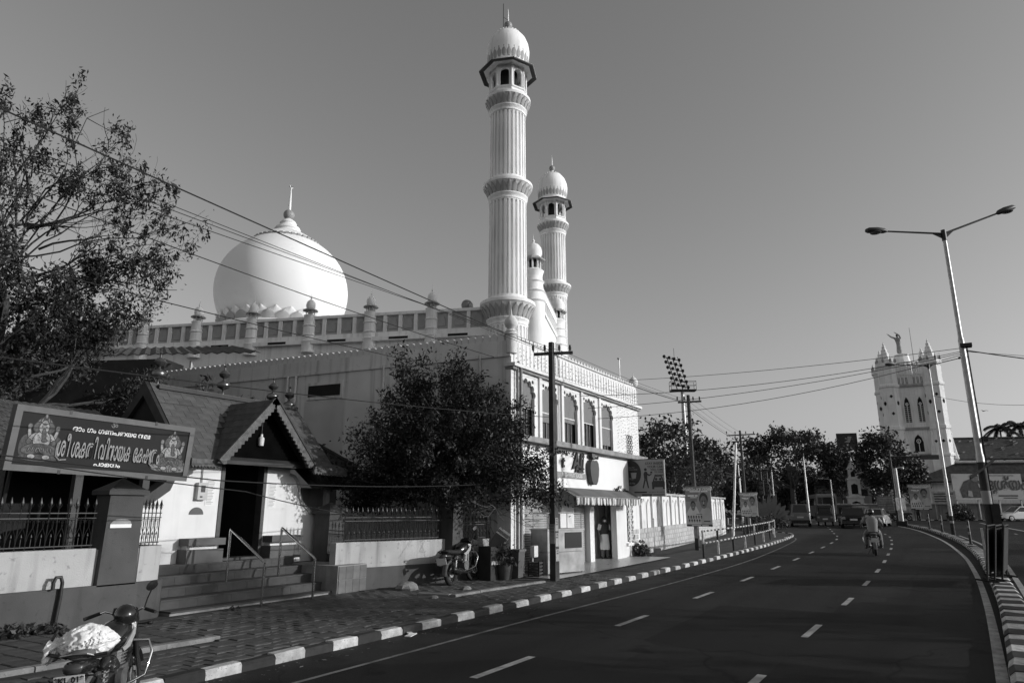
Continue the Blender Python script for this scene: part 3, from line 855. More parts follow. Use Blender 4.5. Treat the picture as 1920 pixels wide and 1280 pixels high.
# painted pictures: a seated, many-armed elephant-headed deity
def deity(x, z, s, lotus):
    p = MB(); q = MB(); t = MB(); u = MB()
    ink = MB()
    def ell(m, cx, cz, rx, rz, y, rot=0, n=18):
        if m is not t and m is not ink: ell(ink, cx, cz, rx + .011, rz + .011, y + .00012, rot, n)
        c_, s_ = math.cos(rot), math.sin(rot)
        pts = [(x + (cx + rx * math.cos(a) * c_ - rz * math.sin(a) * s_) * s, z + (cz + rx * math.cos(a) * s_ + rz * math.sin(a) * c_) * s) for a in [2 * math.pi * k / n for k in range(n)]]
        m.prism(pts, y, y + (.00006 if m is ink else .0001), 'y')
    if lotus:
        for k in range(9):
            a = R(-80 + 20 * k); ell(p, .22 * math.sin(a), -.27 + .08 * math.cos(a), .05, .13, -.004 - .0003 * k, -a)
    else:
        ell(t, -.2, -.12, .09, .17, -.004); ell(t, .2, -.12, .09, .17, -.0042); ell(t, 0, -.28, .27, .05, -.0044)
    ell(p, 0, .16, .12, .16, -.005)                        # halo
    ell(q, -.1, -.15, .15, .07, -.006, .25); ell(q, .1, -.15, .15, .07, -.0064, -.25)      # crossed legs
    ell(u, 0, -.02, .115, .13, -.007)                       # belly
    for sx in (-1, 1):
        ell(u, sx * .13, .02, .03, .08, -.0068, sx * .7); ell(u, sx * .18, .07, .02, .09, -.0066, -sx * .2)
        ell(p, sx * .19, .17, .028, .035, -.0072); ell(q, sx * .17, -.05, .03, .035, -.0074)
        ell(q, sx * .085, .17, .055, .075, -.0078, sx * .3)  # ears
    ell(u, 0, .165, .068, .08, -.0084)                      # head
    ell(q, .015, .06, .024, .09, -.009, .15); ell(q, .035, -.02, .035, .022, -.0092)    # trunk
    ell(t, 0, .27, .05, .075, -.0088); ell(u, 0, .25, .055, .022, -.0094)   # crown
    ell(t, 0, -.1, .12, .035, -.0096); ell(t, -.03, .18, .01, .008, -.0098); ell(t, .03, .18, .01, .008, -.0098)
    ell(u, -.1, -.26, .05, .03, -.0098); ell(u, .1, -.26, .05, .03, -.0098)
    for k in range(7):      # garland, anklets, folds of the robe
        ell(t, -.06 + .02 * k, .05 - .05 * math.sin(math.pi * k / 6), .007, .007, -.0102)
        ell(p, -.15 + .05 * k, -.16 + .012 * (k % 2), .006, .035, -.0102, .3 * (k - 3) / 3)
    for sx in (-1, 1):
        ell(t, sx * .125, .0, .018, .008, -.0102); ell(p, sx * .045, .275, .012, .03, -.0102, sx * .3); ell(t, sx * .2, -.27, .03, .012, -.0102)
    ell(p, 0, .335, .016, .03, -.0102)
    pic = p.build('picture', mat('picture_mid', .13, .6, .5, 26), sb)
    ink.build('picture_outline', mat('picture_ink', .018, .6), pic); q.build('picture_robe', mat('picture_dark', .07, .6, .5, 30), pic); u.build('picture_skin', mat('picture_light', .24, .6, .5, 26), pic); t.build('picture_gold', mat('picture_deep', .045, .6, .6, 30), pic)
deity(.40, .46, 1.0, False)
deity(2.47, .44, 1.02, True)

# --- wall, pillars and fence right of the steps
rw_ = thing('compound_wall', 'curved white wall on grey plinth behind the parked motorcycle', 'wall', (0, 0, 0))
def rwy(x): return 11.62 - .24 * (x - 12.6)
xs = fr(11.9, 15.0, 6)
wall_run(rw_, [(x, 11.85 - .05 * (x - 11.9) if x < 12.5 else rwy(x) + .0) for x in xs], .5, 1.08, .2, M_whitedirty, 'wall_panel')
wall_run(rw_, [(15.45, rwy(15.45)), (17.0, rwy(17.0))], .5, 1.05, .2, M_whitedirty, 'wall_panel')
wall_run(rw_, [(12.55, rwy(12.55) - .05), (15.0, rwy(15) - .05), (17.0, rwy(17) - .05)], -.06, .502, .3, M_greypaint, 'plinth')
pillar(rw_, 15.22, rwy(15.2) + .02, .42, .42, .5, 1.92, M_greypaint, .2)
pillar(rw_, 17.15, rwy(17.1) + .05, .36, .36, -.02, 1.95, M_greypaint, .18)
gp = thing('gate_pillar', 'shaded grey pillar with pyramid cap behind the temple steps', 'pillar', (0, 0, 0))
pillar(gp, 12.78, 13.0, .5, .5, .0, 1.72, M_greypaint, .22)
iron_fence('black iron spear fence on the white wall beside the shaded pillar', (12.2, 11.9), (14.95, rwy(15) + .1), 1.08)
iron_fence('black iron lattice fence behind the parked motorcycle', (15.5, rwy(15.5) + .1), (16.95, rwy(17) + .1), 1.05, .13, 'lattice', .8)
# the old tiled outbuilding behind
ob = thing('outbuilding', 'low outbuilding with dark mossy tile roof behind the temple gate', 'building', (0, 0, 0))
mb = MB(); mb.box(12.6, 14.55, 14.6, 17.5, 0, 2.4); mb.build('wall', M_cream, ob)
mb = MB(); mb.box(13.2, 13.32, 13.6, 13.72, 0, 2.5); mb.build('post', M_cream, ob)
oroof = MB().hexa([(12.4, 13.3, 2.34), (15.3, 13.1, 2.30), (13.0, 15.8, 4.2), (12.3, 15.8, 4.2)], [(12.4, 13.3, 2.38), (15.3, 13.1, 2.34), (13.0, 15.8, 4.25), (12.3, 15.8, 4.25)]).build('roof', M_oldtile, ob)
mb = MB()
A_, B_, C_, D_ = Vector((12.4, 13.28, 2.4)), Vector((15.35, 13.08, 2.36)), Vector((13.05, 15.8, 4.27)), Vector((12.3, 15.8, 4.27))
for r_ in range(11):
    t0, t1 = r_ / 11, (r_ + 1.12) / 11
    a, b = A_.lerp(D_, t0), B_.lerp(C_, t0); a2, b2 = A_.lerp(D_, t1), B_.lerp(C_, t1)
    n = max(3, int((b - a).length / .2))
    for c in range(n):
        p, q, p2, q2 = a.lerp(b, c / n), a.lerp(b, (c + .94) / n), a2.lerp(b2, c / n), a2.lerp(b2, (c + .94) / n)
        up = Vector((0, -.02, .035 + random.uniform(-.008, .01))); m0 = (p + q) / 2 + up; m1_ = (p2 + q2) / 2 + up * .4
        mb.add([p, m0, q, q2, m1_, p2], [(0, 1, 4, 5), (1, 2, 3, 4)])
mb.build('tile_field', M_oldtile, oroof, kind='stuff')
mb = MB(); mb.tube([(15.3, 13.1, 2.42), (13.05, 15.8, 4.32), (12.3, 15.8, 4.32)], .07, 6); mb.build('ridge', M_oldtile, oroof)
# the temple hall further back on the street-left side: long low tiled roof, dark beneath
hl = thing('temple_hall', 'long low temple hall with ribbed tile roof behind the signboard', 'building', (0, 0, 0))
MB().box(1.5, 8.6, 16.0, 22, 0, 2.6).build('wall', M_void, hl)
for k in range(5):
    MB().box(3.0 + k * 1.3, 3.14 + k * 1.3, 13.6, 13.74, 0, 2.7).build('column', M_greypaint, hl)
hr = MB().hexa([(1.2, 13.3, 2.72), (8.5, 13.3, 2.72), (8.5, 16.2, 3.9), (1.2, 16.2, 3.9)], [(1.2, 13.3, 2.78), (8.5, 13.3, 2.78), (8.5, 16.2, 3.96), (1.2, 16.2, 3.96)]).build('roof', M_oldtile, hl)
mb = MB()
for r_ in range(10):
    for c in range(46):
        u0 = 1.2 + c * 7.3 / 46; t0, t1 = r_ / 10, (r_ + 1.15) / 10
        y0, y1 = 13.28 + 2.9 * t0, 13.28 + 2.9 * t1; z0, z1 = 2.8 + 1.2 * t0, 2.8 + 1.2 * t1; w = 7.3 / 46
        mb.add([(u0, y0, z0), (u0 + w * .5, y0, z0 + .04), (u0 + w * .95, y0, z0), (u0 + w * .95, y1, z1), (u0 + w * .5, y1, z1 + .02), (u0, y1, z1)], [(0, 1, 4, 5), (1, 2, 3, 4)])
mb.build('tile_field', mat('ribbed_clay_tile', .09, .9, .3, 8), hr, kind='stuff')
# slippers by the lowest step
sl = thing('sandals', 'dark pair of sandals left beside the lowest temple step', 'sandals', (8.95, 11.35, 0.012), R(20))
for k in range(2):
    o = MB().prism([(.12 * math.cos(a) * (1 if math.cos(a) > 0 else .9), .042 * math.sin(a) + k * .12) for a in [2 * math.pi * j / 14 for j in range(14)]], 0, .025).build('sole', M_black, sl)
    MB().tube([(.02, -.04 + k * .12, .02), (.06, k * .12, .06), (.02, .04 + k * .12, .02)], .012, 5).build('strap', M_black, o)
# ------------------------------------------------------------------ shop building on the corner
FY = 10.1
XA, XB = 16.75, 26.95
SDIR = Vector((-0.128, 0.992))                  # the shaded side wall runs back this way
M_shade = mat('side_wall_plaster', 0.64, 0.92, 0.12, 0.7, 0.25, 40, streak=0.34, spots=0.12)
M_front = mat('front_wall_plaster', 0.70, 0.85, 0.06, 1.2, 0.12, 60, streak=0.12)
M_blind = wave_mat('bamboo_blind', .10, .26, 14, 'Z', .85, 0, .6)
M_shutter = mat('shutter_steel', .40, .5, .12, 3, metal=.2)
sh = thing('shop_building', 'two-storey white corner building with five lobed arch windows over closed shops', 'building', (0, 0, 0))
def SP(s, off=0.0): return Vector((XA, FY)) + SDIR * s + Vector((-0.992, -0.128)) * off
LS = 14.7
# side wall with openings kept simple: wall body, vents, parapet band
def side_box(s0, s1, off0, off1, z0, z1, name, m, parent=sh):
    a, b, c, d = SP(s0, off0), SP(s1, off0), SP(s1, off1), SP(s0, off1)
    return MB().hexa([(p.x, p.y, z0) for p in (a, b, c, d)], [(p.x, p.y, z1) for p in (a, b, c, d)]).build(name, m, parent)
side_box(0.0, LS, 0, -.25, -.1, 6.28, 'side_wall', M_shade)
side_box(-.0, LS, 0.03, -.22, 6.285, 6.68, 'parapet', M_shade)
mb = MB(); rp = [SP(.26, -.26), SP(LS, -.26), Vector((18.3, SP(LS).y)), Vector((26.2, 15.2)), Vector((XB - .02, FY + .3))]
mb.prism([(p.x, p.y) for p in rp], 5.9, 6.0); mb.build('roof_slab', M_conc, sh)
MB().box(26.7, XB, FY + .26, 15.2, -.1, 6.6).build('end_wall', M_front, sh)
# shaped merlons
def merlon_mesh(w, h, th):
    pts = [(-w / 2, 0), (w / 2, 0), (w / 2, h * .35)]
    for k in range(1, 6):
        t = k / 6; pts.append((w / 2 * math.cos(t * math.pi / 2) ** .8, h * (.35 + .65 * math.sin(t * math.pi / 2))))
    pts.append((0, h))
    pts += [(-a, b) for a, b in pts[2:-1][::-1]]
    return MB().prism(pts, -th / 2, th / 2, 'y').mesh('merlon')
MM = merlon_mesh(.232, .24, .13)
an = math.atan2(SDIR.y, SDIR.x)
n = int((LS - .3) / .24)
for k in range(n):
    p = SP(.32 + k * .24, -.06)
    place('merlon', MM, M_shade, sh, (p.x, p.y, 6.68), rz=an)
for k in range(41):
    place('merlon', MM, M_front, sh, (XA + .28 + k * .244, FY + .08, 6.68), scale=(1, 1, 1.0))
# front wall, upper storey: five bays, each a panel with a lobed arch opening
def foil(w, zs, zt, lobes=7, n=5):
    """lobed arch outline, left foot to right foot"""
    pts = []
    for k in range(lobes):
        a0, a1 = math.pi * (1 - k / lobes), math.pi * (1 - (k + 1) / lobes)
        p0 = Vector((w / 2 * math.cos(a0), zs + (zt - zs) * math.sin(a0))); p1 = Vector((w / 2 * math.cos(a1), zs + (zt - zs) * math.sin(a1)))
        c = (p0 + p1) / 2; rr = (p1 - p0).length / 2; d0 = math.atan2(p0.y - c.y, p0.x - c.x)
        for j in range(n):
            t = d0 - math.pi * j / n
            pts.append((c.x + rr * math.cos(t), c.y + rr * math.sin(t)))
    pts.append((w / 2, zs)); return pts
bays = [17.62, 19.14, 20.64, 22.14, 23.71]
edges = [16.75, 18.38, 19.89, 21.39, 22.92, 24.5]
for i, cx in enumerate(bays):
    x0, x1 = edges[i] + (.16 if i else .0), edges[i + 1]
    ow = 1.06
    op = [(cx + a, b) for a, b in foil(ow, 5.12, 5.58)]
    poly = [(x0, 3.9), (cx - ow / 2, 3.9)] + op + [(cx + ow / 2, 3.9), (x1, 3.9), (x1, 5.9), (x0, 5.9)]
    wp = MB().prism(poly, FY, FY + .1, 'y').build('window_bay', M_front, sh)
    if i:
        MB().box(edges[i] + .002, edges[i] + .158, FY - .06, FY + .22, 3.9, 5.9).build('pilaster', M_front, sh)
    MB().box(cx - .7, cx + .7, FY + .15, FY + .18, 3.85, 5.85).build('pane', glass_mat('window_glass', .015), wp)
    bl = [.55, .9, .75, .62, 1.25][i]
    MB().box(cx - .54, cx + .54, FY + .105, FY + .12, 5.75 - bl - .35, 5.72).build('blind', M_blind, wp)
    for x in (-.27, 0, .27):
        MB().box(cx + x - .014, cx + x + .014, FY + .125, FY + .148, 3.9, 5.7).build('glazing_bar', M_conc, wp)
    MB().box(cx - .53, cx + .53, FY + .085, FY + .103, 4.78, 4.81).build('blind_rod', M_front, wp)
    MB().box(cx - .52, cx + .52, FY - .03, FY + .1, 3.9, 3.96).build('sill', M_conc, wp)
    for s in (-.42, .42):
        st_ = MB()
        for a in range(4):
            st_.cbox((cx + s, FY - .004, 5.62), (.11, .006, .03), ry=R(45 * a))
        st_.build('star_light', M_dark, wp)
MB().box(24.5, XB, FY, FY + .24, 3.2, 5.9).build('front_wall', M_front, sh)
# small jali window at the far end of the upper storey
jw = MB().box(25.55, 26.15, FY - .02, FY - .002, 3.95, 4.75).build('jali_window', M_front, sh)
mb = MB()
for a in range(3):
    for b in range(4):
        t = [2 * math.pi * q / 10 for q in range(11)]
        mb.tube([(25.66 + a * .19 + .08 * math.cos(q), FY - .03, 4.06 + b * .19 + .08 * math.sin(q)) for q in t], .014, 4)
mb.build('jali', M_dark, jw)
# cornice, plain parapet with fine ribs, drain pipe
MB().box(XA - .06, XB + .12, FY - .17, FY + .2, 5.902, 6.0).build('cornice', M_front, sh)
MB().box(XA - .03, XB + .09, FY - .1, FY + .18, 5.82, 5.9).build('cornice_step', M_conc, sh)
MB().box(XA, XB, FY - .005, FY + .2, 6.002, 6.68).build('parapet', M_front, sh)
rb = MB().box(-.018, .018, -.02, 0, 0, .68).mesh('parapet_rib')
for k in range(42):
    place('parapet_rib', rb, M_front, sh, (XA + .16 + k * .244, FY - .006, 6.0))
MB().tube([(17.12, FY - .12, .1), (17.12, FY - .12, 5.85), (16.95, FY - .12, 6.05)], .05, 10).build('drain_pipe', M_conc, sh, smooth=50)
MB().tube([(16.98, FY - .1, .1), (16.98, FY - .1, 5.9)], .03, 8).build('drain_pipe', M_conc, sh, smooth=50)
# corner and end bulbs on the parapet
bulb = MB().lathe([(.17, 0), (.17, .55), (.2, .57), (.17, .62), (.19, .66), (.13, .7), (.1, .74), (.18, .82), (.21, .92), (.19, 1.02), (.1, 1.12), (.03, 1.18), (.015, 1.3), (0, 1.4)], 20).mesh('corner_finial', 40)
place('corner_finial', bulb, M_shade, sh, (XA + .08, FY + .04, 6.3))
bulb2 = MB().lathe([(.06, 0), (.1, .08), (.17, .16), (.2, .28), (.17, .4), (.08, .5), (.02, .56), (0, .72)], 18).mesh('end_finial', 40)
place('end_finial', bulb2, M_front, sh, (XB - .12, FY + .08, 6.72))
MB().tube([(25.4, FY + .1, 6.6), (25.4, FY + .1, 7.75)], .02, 6).build('mast', M_galv, sh)
MB().cbox((25.4, FY + .1, 7.76), (.22, .08, .05)).build('mast_head', M_galv, sh)
# strings of small lamps hanging over the front
mb = MB()
for k in range(48):
    x = XA + .3 + k * .21 + random.uniform(-.05, .05); z = 6.62
    while z > (5.95 if x < 24.4 else 4.0):
        z -= random.uniform(.09, .17); xx = x + random.gauss(0, .03)
        mb.cbox((xx, FY - .035, z), (.045, .012, .014), ry=random.uniform(-.8, .8))
mb.build('string_lights', mat('dead_lamp_string', .12, .7), sh, kind='stuff')
# side-wall details: ventilators, cloth banner, pipes, dark opening
for s0, s1, z0, z1 in ((6.05, 7.35, 5.45, 5.82), (10.3, 11.3, 4.2, 5.4)):
    v = side_box(s0 - .08, s1 + .08, .045, .001, z0 - .1, z1 + .1, 'ventilator', M_shade)
    side_box(s0, s1, .055, .0455, z0, z1, 'opening', M_void, v)
side_box(5.9, 7.5, .015, .004, 3.2, 5.3, 'cloth_banner', mat('faded_banner', .5, .8, .12, 1.2))
for s0, r_ in ((7.9, .045), (8.25, .04)):
    p = SP(s0, .06); MB().tube([(p.x, p.y, 3.0), (p.x, p.y, 6.2)], r_, 8).build('drain_pipe', M_shade, sh, smooth=50)
for s0 in (1.0, 4.4):
    p = SP(s0, .04); MB().tube([(p.x, p.y, 0), (p.x, p.y, 6.3)], .035, 8).build('drain_pipe', M_shade, sh, smooth=50)
side_box(.0, LS, .05, .002, 6.2, 6.28, 'string_course', M_shade)
# ground floor
MB().box(XA, XB, FY - .36, FY + .1, 3.74, 3.9).build('ledge', M_conc, sh)
fascia = MB().box(17.25, 25.45, FY - .08, FY + .1, 2.36, 3.74).build('sign_fascia', mat('white_sign_panel', .78, .45, .04, 1), sh)
M_letter = mat('cut_out_letter', .045, .5, .1, 3)
def block_text(body, size, x, z, sx=1.0, shear=.25, ext=.03, m=M_letter, bold=.01):
    return text('lettering', body, size, m, fascia, (x, FY - .12, z), ext=ext, sx=sx, shear=shear, bold=bold)
block_text('Ali', .78, 20.85, 3.36, .95)
block_text('t', .5, 19.75, 3.3, 1)
block_text('Hut', .3, 20.95, 3.12, 1.3)
MB().box(19.35, 21.5, FY - .12, FY - .08, 2.82, 3.0).build('strapline_panel', mat('strapline_grey', .25, .5), fascia)
text('lettering', 'FRESH FRUIT JUICES', .17, mat('strapline_letter', .6, .5), fascia, (20.42, FY - .125, 2.91), ext=.004, sx=1.0, bold=.004)
def apple(cx, cz, s):
    pts = [(0, .36), (.08, .40), (.2, .40), (.31, .30), (.34, .12), (.31, -.1), (.23, -.3), (.12, -.42), (.05, -.4), (0, -.38)]
    pts = pts + [(-a, b) for a, b in pts[1:-1][::-1]]
    o = MB().prism([(cx + a * s, cz + b * s * .95) for a, b in pts], FY - .26, FY - .08, 'y').build('apple_emblem', mat('emblem_grey', .075, .5, .08, 3), fascia)
    lf = [(0, .42), (-.14, .52), (-.16, .66), (-.06, .8), (.06, .84), (.12, .7), (.1, .54)]
    MB().prism([(cx + a * s, cz + b * s * .95) for a, b in lf], FY - .24, FY - .08, 'y').build('leaf_emblem', mat('emblem_light', .11, .5, .08, 3), fascia)
apple(21.92, 3.08, 1.05)
mb = MB()
for k in range(9):
    x = 17.6 + k * .6
    for q in range(9):
        mb.cbox((x + random.gauss(0, .14), FY - .12, 3.66 - abs(random.gauss(0, .09))), (.08, .03, .03), ry=random.uniform(-1.5, 1.5))
for q in range(70):
    mb.cbox((random.uniform(23.9, 25.3), FY - .13, 2.42 + abs(random.gauss(0, .1))), (.07, .03, .03), ry=random.uniform(-1.5, 1.5))
mb.build('garland', M_dark, fascia, kind='stuff')
# piers, shutters, door
MB().box(17.2, 17.5, FY, FY + .3, -.1, 2.36).build('pier', M_front, sh)
MB().box(XA, 17.2, FY + .002, FY + .3, -.1, 3.74).build('pier', M_front, sh)
MB().box(20.25, 21.25, FY + .25, FY + .6, -.1, 2.36).build('pier', M_front, sh)
MB().box(22.5, 22.85, FY + .25, FY + .9, -.1, 2.36).build('pier', M_front, sh)
MB().box(24.35, 25.2, FY + .02, FY + .24, -.1, 2.36).build('pier', M_front, sh)
MB().box(25.8, 26.0, FY + .36, FY + .9, -.1, 3.72).build('pier', M_front, sh)
MB().box(17.2, 26.0, FY + .9, FY + 1.05, -.1, 3.7).build('back_wall', M_front, sh)
MB().box(17.25, 25.9, FY + .36, FY + .9, 2.3, 2.42).build('soffit', M_conc, sh)
def shutter(x0, x1, z1, y):
    s = MB().box(x0 - .04, x1 + .04, y, y + .12, z1, z1 + .16).build('roller_shutter', M_shutter, sh)
    slat = MB().prism([(-.034, -.0), (.0, -.028), (.034, -.0), (.034, .012), (-.034, .012)], x0, x1, 'y')
    # the prism runs along y: turn it to run along x
    me = MB()
    prof = [(0, -.034), (-.03, 0), (0, .034), (.012, .034), (.012, -.034)]
    me.prism(prof, x0, x1, 'x'); me = me.mesh('slat')
    for k in range(int((z1 - .06) / .07)):
        place('slat', me, M_shutter, s, (0, y + .05, .1 + k * .07))
shutter(17.75, 20.2, 2.2, FY + .3)
shutter(21.3, 22.46, 2.2, FY + .4)
dr = MB().box(23.6, 25.24, FY + .84, FY + .9, .05, 2.05).build('double_door', mat('grey_door_paint', .42, .5, .1, 2), sh)
for x in (23.66, 24.46):
    for z0, z1 in ((.15, .85), (.95, 1.95)):
        MB().box(x + .06, x + .66, FY + .82, FY + .841, z0, z1).build('door_panel', mat('grey_door_panel', .48, .5, .1, 2), dr)
for x, w in ((23.48, .12), (25.24, .12)):
    MB().box(x, x + w, FY + .8, FY + .92, .0, 2.15).build('door_frame', M_front, dr)
MB().box(23.6, 25.24, FY + .8, FY + .92, 2.05, 2.15).build('door_frame', M_front, dr)
# jali strip on the set-back end
MB().box(25.202, XB, FY + .12, FY + .35, -.1, 3.7).build('end_panel', M_front, sh)
jb = MB().box(25.62, 26.2, FY + .095, FY + .119, .65, 2.5).build('jali_panel', M_dark, sh)
mb = MB()
for a in range(3):
    for b in range(9):
        t = [2 * math.pi * q / 10 for q in range(11)]
        mb.tube([(25.72 + a * .19 + .085 * math.cos(q), FY + .085, .76 + b * .2 + .085 * math.sin(q)) for q in t], .018, 4)
mb.build('jali', M_front, jb)
MB().box(25.5, 26.32, FY + .04, FY + .12, .5, .6).build('jali_sill', M_front, sh)
# tiled forecourt
fc = sheet('forecourt', fr(16.9, 26.2, 8), [8.75, 9.3, 10.2, 11.2], .025, mat('polished_forecourt_tile', .30, .3, .08, 2, spots=.1), kind='structure')
# awning with a scalloped striped valance
aw = thing('awning', 'sloping shop awning with striped scalloped valance', 'awning', (0, 0, 0))
A0, A1 = 19.55, 25.3
MB().hexa([(A0, 9.45, 2.2), (A1, 9.45, 2.2), (A1, FY - .09, 2.5), (A0, FY - .09, 2.5)], [(A0, 9.45, 2.22), (A1, 9.45, 2.22), (A1, FY - .09, 2.52), (A0, FY - .09, 2.52)]).build('canvas', mat('dusty_canvas', .13, .95, .2, 2), aw)
M_vw, M_vd = mat('pale_valance', .6, .9, .1, 3), mat('dark_valance', .13, .9, .1, 3)
nv = 46; w = (A1 - A0) / nv
vm = MB().prism([(-w / 2, .02), (w / 2, .02), (w / 2, -.16), (w * .3, -.21), (0, -.235), (-w * .3, -.21), (-w / 2, -.16)], -.006, .006, 'y').mesh('valance_strip')
for k in range(nv):
    place('valance_strip', vm, M_vw if k % 2 else M_vd, aw, (A0 + (k + .5) * w, 9.45 + .012 * math.sin(k * 1.3), 2.2), rot=(random.gauss(0, .06), 0, random.gauss(0, .15)))
MB().tube([(A0, 9.45, 2.22), (A1, 9.45, 2.22)], .02, 6).build('front_bar', M_galv, aw)
# stainless counter
ct = thing('steel_counter', 'stainless steel juice counter standing in front of the shop shutters', 'counter', (17.62, 9.42, .03), R(-14))
MB().box(0, 1.6, 0, .66, .06, .62).build('cabinet', M_steel, ct)
MB().box(0.01, 1.59, 0.01, .65, .63, 1.22).build('upper_cabinet', M_steel, ct)
MB().box(-.02, 1.62, -.02, .68, 1.222, 1.26).build('worktop', M_steel, ct)
MB().box(.75, 1.5, -.006, .009, .72, 1.16).build('glass_panel', glass_mat('counter_glass', .05, .1), ct)
for x, y in ((.05, .05), (1.55, .05), (.05, .6), (1.55, .6)):
    MB().tube([(x, y, 0), (x, y, .06)], .025, 8).build('foot', M_steel, ct)
    MB().tube([(x, y, 1.26), (x, y, 1.7)], .014, 6).build('upright', M_galv, ct)
for a, b in (((.05, .05), (1.55, .05)), ((.05, .6), (1.55, .6)), ((.05, .05), (.05, .6)), ((1.55, .05), (1.55, .6))):
    MB().tube([(a[0], a[1], 1.7), (b[0], b[1], 1.7)], .014, 6).build('top_rail', M_galv, ct)
# ------------------------------------------------------------------ mosque: hall, dome, two tall minarets
M_mq = mat('mosque_whitewash', 0.84, 0.85, 0.08, 0.6, 0.12, 30, streak=0.20, spots=0.06)
M_mqp = mat('mosque_panel_grey', 0.40, 0.85, 0.1, 1.5)
M_mqd = mat('mosque_relief_grey', 0.36, 0.85, 0.08, 2)
M_ballg = mat('finial_ball_paint', 0.28, 0.4, 0.1, 3)
MQ = (27.3, 16.65); MA = R(20)

def petal_mesh(name, w, h, out, th=.05):
    """upright lotus petal, cupped outwards"""
    mb = MB(); rings = []
    prof = [(0, .55), (.25, .95), (.5, 1.0), (.75, .75), (.92, .35), (1.0, .03)]
    n = 7
    vs_ = []; 
    for t, ww in prof:
        for j in range(n):
            u = -1 + 2 * j / (n - 1)
            vs_.append((out * t ** 1.4 + .06 * w * (1 - u * u) , u * w / 2 * ww, h * t))
    k = len(prof)
    fs = [(i * n + j, i * n + j + 1, (i + 1) * n + j + 1, (i + 1) * n + j) for i in range(k - 1) for j in range(n - 1)]
    back = [(x - th, y * .8, z) for x, y, z in vs_]
    o = len(vs_)
    fs += [tuple(o + q for q in f[::-1]) for f in fs]
    rim = [j for j in range(n)] + [i * n + n - 1 for i in range(1, k)] + [(k - 1) * n + j for j in range(n - 2, -1, -1)] + [i * n for i in range(k - 2, 0, -1)]
    fs += [(rim[q], rim[(q + 1) % len(rim)], o + rim[(q + 1) % len(rim)], o + rim[q]) for q in range(len(rim))]
    mb.add(vs_ + back, fs)
    return mb.mesh(name, 50)

def petals(parent, me, n, r, z, m, a0=0.0, name='petal', flip=False):
    for k in range(n):
        a = a0 + 2 * math.pi * k / n
        place(name, me, m, parent, (r * math.cos(a), r * math.sin(a), z), rz=a)

def fluted(r0, r1, z0, z1, n=26, depth=.085):
    mb = MB(); rings = []
    band = .13
    for z, r_, dd in ((z0, r0, 0), (z0 + band, r0, 0), (z0 + band + .02, r0, 1), (z1 - band - .02, r1, 1), (z1 - band, r1, 0), (z1, r1, 0)):
        ring = []
        for k in range(n):
            for f_, g_ in ((0, 0), (.46, 0), (.50, 1), (.73, 1.35), (.96, 1)):
                a = 2 * math.pi * (k + f_) / n
                rr = r_ - depth * g_ * dd
                ring.append((rr * math.cos(a), rr * math.sin(a), z))
        rings.append(ring)
    mb.loft(rings)
    return mb

